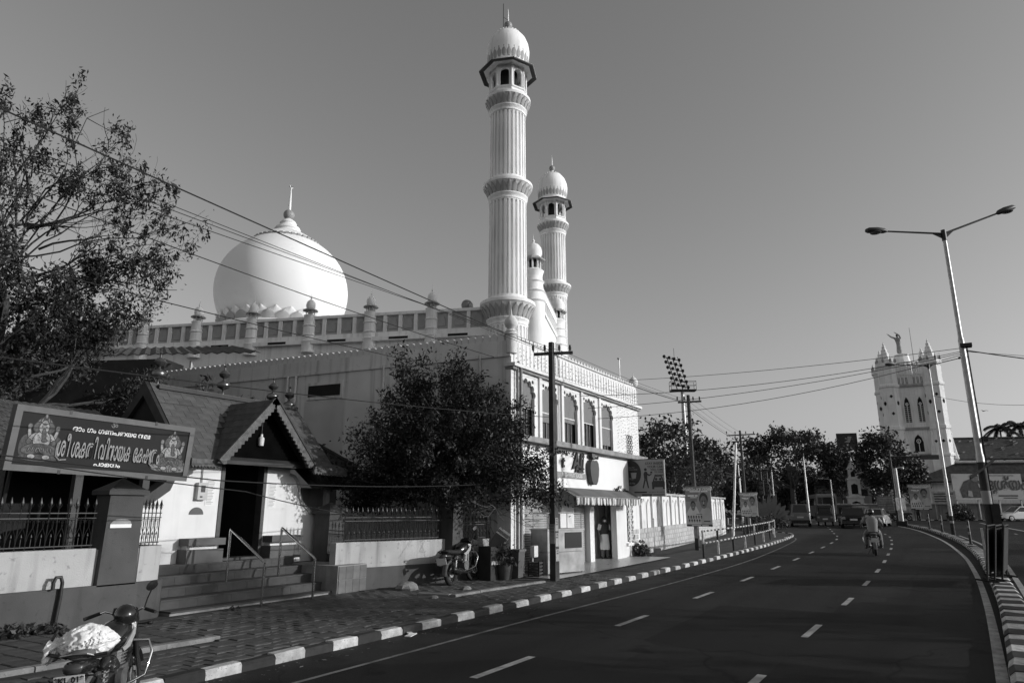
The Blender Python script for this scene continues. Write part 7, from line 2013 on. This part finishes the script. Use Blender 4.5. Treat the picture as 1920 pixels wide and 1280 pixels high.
for q in (-1, 1):
    MB().tube([(.26, q * .19, 1.36), (.4, q * .3, 1.23)], [.09, .075], 10).build('sleeve', shirt, rd, smooth=60)
    MB().tube([(.2, q * .1, .9), (.42, q * .19, .82), (.66, q * .245, .73), (.58, q * .255, .55), (.5, q * .26, .36)], [.12, .115, .09, .078, .068], 10).build('trouser_leg', M_trouser, rd, smooth=60)
    MB().ball((.58, q * .265, .27), .13, .05, .05).build('shoe', M_black, rd, smooth=60)
# parked two-wheelers and a pedestrian at the far kerb
motorbike('parked motorcycle left of the pedestrian near the church foot', (92.5, 2.6, gz(92.5, 2.6)), R(100), 1.1, None, None, mirrors=False, group='parked two-wheelers near the church')
motorbike('parked motorcycle right of the signal pole near the church', (91.0, 3.9, gz(91, 3.9)), R(80), 1.1, None, None, mirrors=False, group='parked two-wheelers near the church')
pd = thing('person', 'distant pedestrian in dark clothes beside the large campaign poster', 'person', (91.3, 1.6, gz(91.3, 1.6)), R(70), scale=1.1)
J = {'pel': (0, 0, .92, (.14, .11)), 'che': (0, 0, 1.25, (.17, .11)), 'nec': (0, 0, 1.42, .058), 'jaw': (0, -.01, 1.5, .07), 'cra': (0, 0, 1.6, .085)}
E = [('pel', 'che'), ('che', 'nec'), ('nec', 'jaw'), ('jaw', 'cra')]
for q, k in ((-1, 'l'), (1, 'r')):
    J[k + 'sh'] = (q * .19, 0, 1.36, .062); J[k + 'el'] = (q * .24, .03, 1.1, .044); J[k + 'wr'] = (q * .23, -.08, .87, .03); E += [('che', k + 'sh'), (k + 'sh', k + 'el'), (k + 'el', k + 'wr')]
    hand(J, E, k + 'wr', (q * .23, -.08, .87), (0, -.15, -1), (0, 1, 0))
    J[k + 'hi'] = (q * .095, 0, .84, .1); J[k + 'kn'] = (q * .1, -.04 * q, .48, .068); J[k + 'an'] = (q * .1, .08 * q, .09, .045); J[k + 'to'] = (q * .11, .08 * q - .15, .04, .038)
    E += [('pel', k + 'hi'), (k + 'hi', k + 'kn'), (k + 'kn', k + 'an'), (k + 'an', k + 'to')]
skin('body', J, E, M_skin, pd); head_parts(pd, (0, -.005, 1.57))
MB().loft([[(w_ * math.cos(a), d_ * math.sin(a), z) for a in [2 * math.pi * k / 16 for k in range(16)]] for w_, d_, z in ((.17, .13, .86), (.175, .13, 1.1), (.2, .135, 1.3), (.12, .08, 1.43))]).build('shirt', M_cloth, pd, smooth=60)
for q in (-1, 1): MB().tube([(q * .095, 0, .9), (q * .1, -.03 * q, .5), (q * .1, .06 * q, .1)], [.12, .09, .075], 8).build('trouser_leg', M_black, pd, smooth=60)

# clutter beside the shop: bin, pots, cartons, crate
cl = thing('waste_bin', 'grey wheeled bin among the cartons beside the steel counter', 'bin', (16.75, 9.98, .0), R(5))
MB().hexa([(-.16, -.18, .05), (.16, -.18, .05), (.16, .18, .05), (-.16, .18, .05)], [(-.2, -.22, .72), (.2, -.22, .72), (.2, .22, .72), (-.2, .22, .72)]).build('tub', mat('bin_plastic', .10, .5, .1, 3), cl)
MB().box(-.22, .22, -.25, .24, .72, .78).build('lid', mat('bin_lid', .13, .5, .1, 3), cl)
pt = thing('plant_pot', 'clay pot with trailing plant beside the bin', 'pot', (16.2, 9.95, 0))
MB().lathe([(.12, 0), (.16, .02), (.2, .3), (.21, .42), (.19, .42), (.17, .3)], 18).build('pot', mat('clay_pot', .07, .9, .2, 5), pt, smooth=40)
place('foliage', leaves_mesh('foliage', rng.normal(size=(320, 3)) * .16 + np.array([0, 0, .62]), .11, .4), L_mid, pt)
for i, (x, y, z, rx, rz_, d) in enumerate(((16.25, 10.15, 1.05, R(35), R(20), (.5, .36, .4)), (16.05, 10.3, .45, 0, R(-10), (.5, .45, .85)))):
    c_ = thing('carton', ['tilted cardboard carton on top of the pile beside the counter', 'tall dark carton under the tilted one'][i], 'carton', (x, y, z), rz_, rot=(rx, R(-15) if i == 0 else 0, rz_))
    MB().cbox((0, 0, 0), d).build('box', mat('cardboard_a', .13, .9, .15, 4) if i == 0 else mat('cardboard_b', .04, .9, .2, 4), c_)
    MB().cbox((0, -d[1] / 2 - .004, .02), (d[0] * .9, .006, .1)).build('label', mat('carton_label', .4, .8, .2, 8), c_)
mb_ = thing('meter_cabinet', 'small pale electrical box on a post beside the steel counter', 'box', (17.35, 9.72, 0))
MB().tube([(0, .04, -.02), (0, .04, .8)], .03, 6).build('post', M_galv, mb_); MB().box(-.11, .11, -.08, .04, .55, .85).build('cabinet', M_plate, mb_)
cr = thing('bottle_crate', 'dark plastic bottle crate on the ground by the counter', 'crate', (17.25, 9.6, 0), R(10))
for k in range(5): MB().box(-.18, .18, -.15, .15, .02 + k * .09, .07 + k * .09).build('slat', mat('crate_plastic', .05, .6), cr)
for x in (-.18, .18):
    for y in (-.15, .15): MB().box(x - .02, x + .02, y - .02, y + .02, 0, .46).build('corner_post', M_black, cr)
for i, (x, y, s_) in enumerate(((13.15, 10.75, .24), (13.9, 9.6, .12), (12.2, 9.25, .09))):
    random.seed(i + 3); mb = MB(); mb.ball((0, 0, s_ * .25), s_ * 1.3, s_, s_ * .6, 9, 6); mb.v = [(x_ * random.uniform(.85, 1.15), y_ * random.uniform(.85, 1.15), max(-.02, z_)) for x_, y_, z_ in mb.v]
    tag(mb.build('stone', M_edging, None, (x, y, .0)), ['pale half-buried boulder by the plinth behind the motorcycle', 'small broken stone at the end of the edging', 'pebble-sized broken stone near the temple handrail'][i], 'stone')
lt = MB().cbox((0, 0, .01), (.3, .1, .012)).cbox((.1, .05, .02), (.14, .08, .012), .6)
tag(lt.build('paper_scrap', M_signink, None, (9.0, 7.25, -.09), R(20)), 'white paper scrap lying in the gutter by the kerb', 'litter')
# ------------------------------------------------------------------ beyond the junction: church, hoardings, buildings, floodlights
M_church = mat('church_whitewash', .82, .85, .10, .5, .1, 20, streak=.2, spots=.1)
M_chd = mat('church_grey_trim', .34, .9, .2, 1.2)
M_slate = mat('old_church_tiles', .045, .95, .45, 2.5, .6, 10)
CZ = gz(129, 2)
ch = thing('church_tower', 'tall pale gothic church tower with pinnacles and a statue on top', 'church', (131.0, 1.3, CZ), R(-81), scale=(.9, .9, 1))
MB().box(-3.5, 3.5, -3.5, 3.5, -.5, 22.4).build('wall', M_church, ch)
def lancet(w, z0, zs, zt): return [(-w / 2, z0), (w / 2, z0), (w / 2, zs), (w * .36, zs + (zt - zs) * .55), (0, zt), (-w * .36, zs + (zt - zs) * .55), (-w / 2, zs)]
for z, o in ((20.4, .35), (13.4, .35), (9.2, .5)):
    MB().box(-3.5 - o, 3.5 + o, -3.5 - o, 3.5 + o, z, z + .35).build('string_course', M_chd, ch)
def win(x, w, z0, zs, zt, lv, face=0, trac=True):
    g_ = bpy.data.objects.new('window', None); COL.objects.link(g_); g_.parent = ch
    if face: g_.rotation_euler = (0, 0, R(-90))
    MB().prism([(x + a, b) for a, b in lancet(w, z0, zs, zt)], -3.56, -3.502, 'y').build('opening', M_void, g_)
    MB().tube([(x + a * 1.1, -3.6, b + (.12 if b > zs else 0)) for a, b in lancet(w, z0, zs, zt)[1:] + [(-w / 2, z0)]], .1, 5).build('moulding', M_church, g_)
    MB().box(x - .05, x + .05, -3.62, -3.56, z0, zs + .3).build('mullion', M_church, g_)
    if lv:
        for k in range(int((zs - z0) / .33)): MB().box(x - w / 2, x + w / 2, -3.6, -3.565, z0 + .1 + k * .33, z0 + .24 + k * .33).build('louvre', M_chd, g_)
    MB().tube([(x + .2 * w * math.cos(a), -3.6, zs + .15 + .2 * w * math.sin(a)) for a in [2 * math.pi * k / 12 for k in range(13)]], .06, 4).build('tracery', M_church, g_)
for f in (0, 1):
    for x in (-1.05, 1.05): win(x, 1.0, 14.6, 17.4, 18.7, True, f)
    win(.0, 1.5, 9.9, 11.4, 12.6, False, f); win(.0, 1.9, 2.2, 5.6, 7.4, False, f)
    for x in (-1.2, 1.2):
        for q in (-.6, 0, .6): win(x + q, .42, 20.9, 21.9, 22.2, False, f)
quat = MB().cbox((0, 0, 0), (.4, .06, .4), ry=R(45)).mesh('quatrefoil')
for sx in (-1, 1):
    for sy in (-1, 1):
        a0 = R(22.5); cx, cy = sx * 3.55, sy * 3.55
        tw = MB().lathe([(1.62, -.5), (1.62, 9.0), (1.82, 9.1), (1.82, 9.4), (1.6, 9.6), (1.58, 13.2), (1.78, 13.4), (1.78, 13.9), (1.57, 14.0), (1.57, 20.2), (1.78, 20.4), (1.78, 20.7), (1.57, 20.9), (1.57, 23.5), (1.85, 23.8), (1.85, 24.4), (1.3, 24.5)], 8, a0=a0).build('corner_turret', M_church, ch, (cx, cy, 0))
        for k in range(8):
            a = R(45 * k); cyl = 1.62 * math.cos(a0)
            for z in (11.4, 16.0 + (k % 2) * 1.6, 18.8 - (k % 2)): place('quatrefoil', quat, M_void, tw, (1.47 * math.cos(a), 1.47 * math.sin(a), z), rz=a + R(90))
            MB().lathe([(.2, 24.2), (.2, 25.0), (.07, 25.1), (0, 25.7)], 6, (1.6 * math.cos(a + a0), 1.6 * math.sin(a + a0), 0)).build('crocket', M_chd, tw)
        pn = [(1.25, 24.4), (1.15, 25.0), (.95, 25.1)] + [(.92 - .1 * k + (.13 if k % 2 else 0), 25.2 + .3 * k) for k in range(8)] + [(.1, 27.6), (.22, 27.75), (.08, 27.9), (0, 28.2)]
        MB().lathe(pn, 8, a0=a0).build('pinnacle', M_church, tw)
for k in range(12):
    for s_ in (-1, 1):
        MB().box(-2.0 + k * .36, -1.72 + k * .36, s_ * 3.6 - .1, s_ * 3.6 + .1, 22.4, 23.9 + .6 * (k % 2)).build('battlement', M_church, ch)
        MB().box(s_ * 3.6 - .1, s_ * 3.6 + .1, -2.0 + k * .36, -1.8 + k * .36, 22.4, 23.5 + .3 * (k % 2)).build('battlement', M_church, ch)
for x in (-2.1, 2.1):   # buttress gables lower down
    bt = MB().box(x - .5, x + .5, -4.6, -3.5, -.5, 9.8).build('buttress', M_church, ch)
    MB().lathe([(.62, 9.8), (.5, 10.4), (.3, 11.8), (.1, 12.8), (.2, 12.95), (0, 13.3)], 8, (x, -4.1, 0)).build('pinnacle', M_church, bt)
bt = MB().box(4.6, 5.6, -4.2, -3.2, -.5, 8.6).build('buttress', M_church, ch); MB().lathe([(.7, 8.6), (.5, 9.6), (.25, 11.2), (.1, 12.4), (.2, 12.6), (0, 13.0)], 8, (5.1, -3.7, 0)).build('pinnacle', M_church, bt)
MB().lathe([(1.5, 22.4), (1.5, 24.6), (1.7, 24.8), (1.3, 25.0), (1.1, 26.0), (1.25, 26.2), (.5, 26.3)], 8, (-.4, -1.0, 0)).build('pedestal', M_church, ch)
MB().tube([(1.6, 0, 22.4), (1.6, 0, 31.0)], [.06, .03], 6).build('mast', M_black, ch)
stt = thing('statue', 'robed statue with both arms raised on the church tower', 'statue', (130.1, 1.75, CZ + 26.25), R(-81), scale=2.1)
J = {'hem': (0, 0, .05, (.26, .22)), 'kne': (0, 0, .45, (.2, .17)), 'pel': (0, 0, .85, (.17, .14)), 'che': (-.02, -.03, 1.25, (.2, .14)), 'nec': (-.03, -.04, 1.43, .06), 'cra': (-.04, -.06, 1.58, .09)}
E = [('hem', 'kne'), ('kne', 'pel'), ('pel', 'che'), ('che', 'nec'), ('nec', 'cra')]
for q, k in ((-1, 'l'), (1, 'r')):
    J[k + 'sh'] = (q * .2, -.03, 1.37, .075); J[k + 'el'] = (q * .3 - .2, -.2, 1.5 + (.08 if q > 0 else 0), .07); J[k + 'wr'] = (q * .26 - .42, -.3, 1.66 + (.1 if q > 0 else 0), .045)
    E += [('che', k + 'sh'), (k + 'sh', k + 'el'), (k + 'el', k + 'wr')]; hand(J, E, k + 'wr', J[k + 'wr'][:3], (-.7, -.3, .5), (0, 1, 0))
skin('body', J, E, M_chd, stt); head_parts(stt, (-.04, -.06, 1.56), (0, -1))
# nave and aisle roofs stretching away from the tower
nv = thing('church_nave', 'long dark tiled church roof stretching right from the tower', 'church', (0, 0, 0))
def slab(name, q, th, m, par): return MB().hexa([(x, y, z - th) for x, y, z in q], q).build(name, m, par)
slab('upper_roof', [(132.5, -3.0, 9.9), (144, -34, 9.9), (149, -32, 13.6), (137.5, -1.2, 13.6)], .3, M_slate, nv)
slab('aisle_roof', [(116.5, 2.4, 5.9), (126, -32, 6.1), (131, -30.5, 8.5), (120.5, -3.4, 8.5)], .3, M_slate, nv)
slab('hip_roof', [(114.5, 5.6, 4.6), (116.5, 2.4, 5.8), (120.5, -3.4, 8.4), (121.5, -2.0, 8.0)], .25, M_slate, nv)
MB().hexa([(133, -3, 0), (144.5, -34, 0), (146, -33, 0), (135, -2, 0)], [(133, -3, 9.6), (144.5, -34, 9.6), (146, -33, 9.6), (135, -2, 9.6)]).build('wall', M_church, nv)
MB().hexa([(118, 1.0, 0), (127, -32, 0), (129, -31, 0), (120, 1, 0)], [(118, 1.0, 5.6), (127, -32, 5.8), (129, -31, 5.8), (120, 1, 5.6)]).build('wall', M_church, nv)
MB().tube([(120.4, -3.4, 8.62), (131, -30.5, 8.62)], .16, 6).build('ridge', M_chd, nv)
MB().tube([(137.5, -1.2, 13.7), (149, -32, 13.7)], .16, 6).build('ridge', M_slate, nv)
for k in range(60):
    t = random.random(); u = random.random(); p = Vector((132.5, -3, 9.9)).lerp(Vector((144, -34, 9.9)), t).lerp(Vector((137.5, -1.2, 13.6)).lerp(Vector((149, -32, 13.6)), t), u)
    MB().cbox(p + Vector((-.1, 0, .12)), (.3, .5, .1), R(-70), ry=R(-35)).build('replaced_tile', M_chd, nv)
# compound wall of the church with hoardings
fw = thing('boundary_wall', 'dark stained boundary wall behind the hoardings across the junction', 'wall', (0, 0, 0))
for (x0, y0), (x1, y1) in zip(((98.0, 12.5), (101.5, 7.2), (104.5, 1.5), (107.0, -5.0), (113, -22)), ((101.5, 7.2), (104.5, 1.5), (107.0, -5.0), (113, -22), (124, -48))):
    z = gz(x0, y0)
    MB().hexa([(x0, y0, z - .3), (x1, y1, z - .3), (x1 + .4, y1 + .2, z - .3), (x0 + .4, y0 + .2, z - .3)], [(x0, y0, z + 1.75), (x1, y1, z + 1.75), (x1 + .4, y1 + .2, z + 1.75), (x0 + .4, y0 + .2, z + 1.75)]).build('wall_panel', mat('stained_wall', .2, .95, .4, .8, streak=.4), fw)
    MB().hexa([(x0 - .15, y0, z + 1.75), (x1 - .15, y1, z + 1.75), (x1 + .5, y1 + .2, z + 1.75), (x0 + .5, y0 + .2, z + 1.75)], [(x0 - .15, y0, z + 1.9), (x1 - .15, y1, z + 1.9), (x1 + .5, y1 + .2, z + 1.9), (x0 + .5, y0 + .2, z + 1.9)]).build('coping', M_conc, fw)
# raised forecourt kerb in front of that wall
fk = bpy.data.objects.new('far_pavement', None); COL.objects.link(fk); fk['kind'] = 'structure'
FP = smooth_path([(92, 18), (94.0, 11), (96.5, 6), (99.5, 0.5), (102, -5), (107, -20), (118, -46)], .25)
mb = MB()
for p in FP[::8]: mb.v += [(p.x, p.y, gz(p.x, p.y)), (p.x + 9, p.y + 3, gz(p.x, p.y) + .02)]
mb.f = [(2 * i, 2 * i + 2, 2 * i + 3, 2 * i + 1) for i in range(len(mb.v) // 2 - 1)]
mb.build('paving', M_pave, fk, smooth=60)
run_blocks(FP[:200], .5, fk, KM, .015, .07, True)
hz_ = thing('film_hoarding', 'wide film hoarding with looping title lettering beside the church roof', 'billboard', (106.2, -6.1, gz(106, -6)), R(-60))
h0, h1 = 2.35, 5.55; hw_ = 4.35
MB().box(-hw_, hw_, 0, .12, h0, h1).build('panel', mat('hoarding_face', .36, .7, .06, .6), hz_)
text('lettering', 'ദൃശ്യം', 2.0, M_black, hz_, (2.35, -.03, 4.2), ext=.01, sx=.72, bold=.035)
text('lettering', 'AMAZON ORIGINAL MOVIE', .26, M_chd, hz_, (1.9, -.02, h1 - .2), ext=.005)
for u0, u1, zz, hh in ((1.2, 3.6, 2.85, .08), (1.8, 3.5, 2.58, .05)): MB().box(u0, u1, -.02, -.002, zz - hh, zz + hh).build('print_line', M_dark, hz_)
def hp(pts, m, y, name): MB().prism(pts, y, y + .01, 'y').build(name, m, hz_)
hp([(-3.3, 2.6), (-3.5, 3.6), (-2.9, 4.6), (-1.9, 5.0), (-1.2, 4.9), (-.4, 4.2), (-.2, 2.6)], mat('printed_shirt', .06, .8, .4, 3), -.015, 'printed_figure')
hp([(-1.5 + .5 * math.cos(R(a)), 5.05 + .48 * math.sin(R(a))) for a in range(0, 360, 20)], mat('printed_face', .12, .8, .3, 3), -.03, 'printed_head')
hp([(-1.5 + .5 * math.cos(R(a)), 5.15 + .4 * math.sin(R(a))) for a in range(10, 171, 20)], M_black, -.045, 'printed_hair')
hp([(-1.2, 4.4), (-.7, 4.1), (-.6, 3.6), (-1.1, 3.9)], mat('printed_hand', .3, .8), -.03, 'printed_hand'); hp([(-2.6, 2.8), (-2.0, 2.7), (-2.05, 3.4), (-2.5, 3.5)], mat('printed_hand', .3, .8), -.03, 'printed_book')
hp([(-4.3, 5.0), (-4.0, 5.35), (-3.6, 5.0)], M_chd, -.015, 'printed_logo')
for x in (-4, -1.3, 1.3, 4): MB().box(x - .08, x + .08, .13, .25, -.3, h1).build('leg', M_galv, hz_)
for i, (x, y, z0_, z1_, w_, v) in enumerate(((100.6, -1.2, 2.6, 4.1, 2.6, .34), (101.0, -2.2, 1.8, 2.6, 1.4, .45), (93.2, 3.6, 2.6, 4.2, .95, .45), (93.6, 4.2, 1.3, 2.7, 1.3, .16), (100.8, 5.0, 2.2, 3.6, 2.4, .16))):
    b_, q0, q1 = board('notice_board', ['striped notice board left of the film hoarding', 'small pale notice below the striped board', 'small black and white portrait poster beside the large campaign poster', 'dim poster below the portrait poster', 'dark banner on the wall behind the signal pole'][i], x, y, z0_, z1_, w_, R(-72), mat('board_%d' % i, v, .7, .35, 3), group='boards along the far wall')
    for k in range(4): MB().box(-w_ * .42, w_ * (.1 + .1 * k), -.01, -.002, q0 + (q1 - q0) * (.15 + .2 * k), q0 + (q1 - q0) * (.24 + .2 * k)).build('print_line', M_dark if v > .3 else M_conc, b_)
    for u in (-.4, .4): MB().box(u * w_ - .04, u * w_ + .04, .07, .14, -.1, q1).build('leg', M_galv, b_)
# white wayside shrine
sr = thing('wayside_shrine', 'slender white tiered shrine across the junction', 'shrine', (105.2, 9.0, gz(105, 9)), R(-80))
for z0_, z1_, w_ in ((-.2, 1.0, 2.6), (1.0, 2.6, 1.9), (2.6, 2.85, 2.2), (2.85, 5.0, 1.5), (5.0, 5.2, 1.8), (5.2, 6.4, 1.1)):
    MB().box(-w_ / 2, w_ / 2, -w_ / 2, w_ / 2, z0_, z1_).build('tier', M_church, sr)
for z0_, z1_, w_, d_ in ((1.25, 2.2, 1.0, .97), (3.1, 4.5, .8, .77), (5.4, 6.2, .5, .57)):
    MB().prism([(-w_ / 2, z0_), (w_ / 2, z0_), (w_ / 2, z1_ - .2), (0, z1_), (-w_ / 2, z1_ - .2)], -d_, -d_ + .03, 'y').build('niche', M_void, sr)
MB().lathe([(.8, 6.4), (.5, 6.8), (.15, 7.6), (.05, 8.0), (0, 8.3)], 8).build('spire', M_church, sr)
MB().cbox((0, 0, 8.5), (.5, .08, .1)).cbox((0, 0, 8.5), (.08, .08, .8)).build('cross', M_church, sr)
# buildings at the end of the street
def block(label, x, y, rz, w, d, h, m, rows, cols, roof=None):
    b = thing('building', label, 'building', (x, y, gz(x, y)), rz, 'buildings beyond the junction')
    MB().box(-w / 2, w / 2, -d / 2, d / 2, -.5, h).build('wall', m, b)
    for r_ in range(rows):
        for c in range(cols):
            cx = -w / 2 + w * (c + .5) / cols; cz = h * (r_ + .5) / rows
            f = MB().box(cx - w / cols * .3, cx + w / cols * .3, -d / 2 - .04, -d / 2 - .001, cz - h / rows * .25, cz + h / rows * .28).build('window', M_conc, b)
            MB().box(cx - w / cols * .25, cx + w / cols * .25, -d / 2 - .055, -d / 2 - .041, cz - h / rows * .2, cz + h / rows * .24).build('pane', M_glassd, f)
    if roof:
        MB().prism([(-w / 2 - .4, h), (w / 2 + .4, h), (0, h + roof)], -d / 2 - .4, d / 2 + .4, 'y').build('roof', M_slate, b)
    else:
        MB().box(-w / 2 - .15, w / 2 + .15, -d / 2 - .15, d / 2 + .15, h, h + .35).build('parapet', m, b)
    return b
pb = block('pale concrete building under the rooftop logo board', 122.5, 11.5, R(-75), 5.6, 6, 9.2, mat('pale_block', .30, .9, .15, .6, streak=.2), 4, 3)
block('dark low building with gabled porch behind the autos', 112, 12.6, R(-78), 5.0, 5, 4.4, mat('dim_block', .14, .9, .2, 1), 2, 2, 1.2)
block('grey building left of the pale concrete one', 124, 17.5, R(-75), 6.5, 6, 5.6, mat('grey_block', .2, .9, .15, .7), 2, 3)
wb = block('white house with corner posts beyond the arched wall', 58, 23.6, R(-58), 5.0, 5, 6.9, M_white, 1, 1)
lg = thing('rooftop_logo_board', 'dark rooftop board with a pale leaning logo above the pale building', 'billboard', (121.6, 10.6, gz(121, 10) + 9.5), R(-75))
MB().box(-1.5, 1.5, 0, .3, .6, 3.3).build('panel', mat('logo_board', .03, .6, .1, 1), lg)
MB().prism([(-.45, 1.9), (.35, 1.8), (.7, 2.75), (.1, 2.8), (.05, 2.2)], -.03, -.005, 'y').build('logo', M_conc, lg); MB().prism([(-.35, 2.45), (.0, 2.3), (.0, 2.5), (-.2, 2.6)], -.03, -.005, 'y').build('logo', M_conc, lg)
for x in (-1.2, 1.2): MB().box(x - .1, x + .1, .05, .25, -.2, .6).build('leg', M_black, lg)
# stadium floodlight mast
fl = thing('floodlight_mast', 'tall stadium floodlight mast with tilted lamp frame', 'floodlight', (79.0, 23.9, gz(79, 24)), R(-59), scale=(.82, .82, .97))
MB().tube([(0, 0, 0), (0, 0, 8), (0, 0, 15.4)], [.42, .34, .24], 12).build('shaft', M_galv, fl, smooth=40)
MB().box(-1.7, 1.9, -.6, .6, 15.3, 15.5).build('platform', M_black, fl)
for x in (-1.7, .6, 1.9):
    for y in (-.6, .6): MB().tube([(x, y, 15.4), (x, y, 16.5)], .035, 5).build('guard_post', M_black, fl)
for z in (16.0, 16.5): MB().tube([(-1.7, -.6, z), (1.9, -.6, z), (1.9, .6, z), (-1.7, .6, z), (-1.7, -.6, z)], .03, 5).build('guard_rail', M_black, fl)
for x in (-1.0, -.2, .6):
    MB().tube([(x + .3, 0, 15.5), (x - 1.0, 0, 19.6)], .07, 6).build('frame_leg', M_black, fl)
lh = MB().lathe([(.05, -.18), (.15, -.13), (.21, .1), (.23, .13), (.15, .1), (0, .08)], 12).mesh('floodlight_head')
for r_ in range(6):
    z = 16.0 + r_ * .68; sx = -.3 - r_ * .22
    MB().tube([(sx - 1.1, -.05, z + .2), (sx + 1.3, -.05, z - .3)], .05, 5).build('lamp_bar', M_black, fl)
    for k in range(4): place('floodlight_head', lh, M_black, fl, (sx - 1.0 + k * .72, -.2, z + .18 - k * .15), rot=(R(70), 0, R(-20)))
MB().tube([(-.9, 0, 19.6), (-.9, 0, 20.7)], .03, 5).build('lightning_rod', M_black, fl)
# background woods that read as one mass
tl_ = np.concatenate([np.column_stack([rng.uniform(-7, 7, 260) + x, rng.uniform(-7, 7, 260) + y, gz(130, 10) + np.abs(rng.normal(size=260)) * h * .5 + rng.random(260) * h * .5]) for x, y, h in ((128, 26, 6), (140, 22, 7), (120, 34, 7), (110, 42, 7), (98, 48, 7), (150, 12, 7), (86, 52, 7), (160, -40, 6), (150, -52, 6))])
C = np.repeat(tl_, 10, axis=0) + rng.normal(size=(len(tl_) * 10, 3)) * .7
place('treeline', leaves_mesh('treeline', C, .75, .6, .1), L_dark, None, kind='stuff', label='distant dark wood closing the end of the street')
# a kite circling over the palms
bd = thing('bird', 'dark bird gliding above the palms', 'bird', (118, -7.8, 15.6), R(40))
rings = [[(x, w_ * math.cos(a), h_ * math.sin(a)) for a in [2 * math.pi * k / 8 for k in range(8)]] for x, w_, h_ in ((-.3, .1, .015), (-.18, .03, .025), (-.05, .055, .05), (.12, .05, .05), (.2, .035, .035), (.27, .01, .01))]
bm_ = MB().loft(rings)
for s_ in (-1, 1): bm_.add([(.12, s_ * .04, .02), (-.08, s_ * .04, .02), (-.06, s_ * .35, .12), (-.14, s_ * .68, .05), (.02, s_ * .66, .05), (.14, s_ * .34, .13)], [(0, 1, 2, 5), (2, 3, 4, 5)])
bm_.build('body', M_black, bd)
bpy.data.scenes.remove(TYPE_SC)
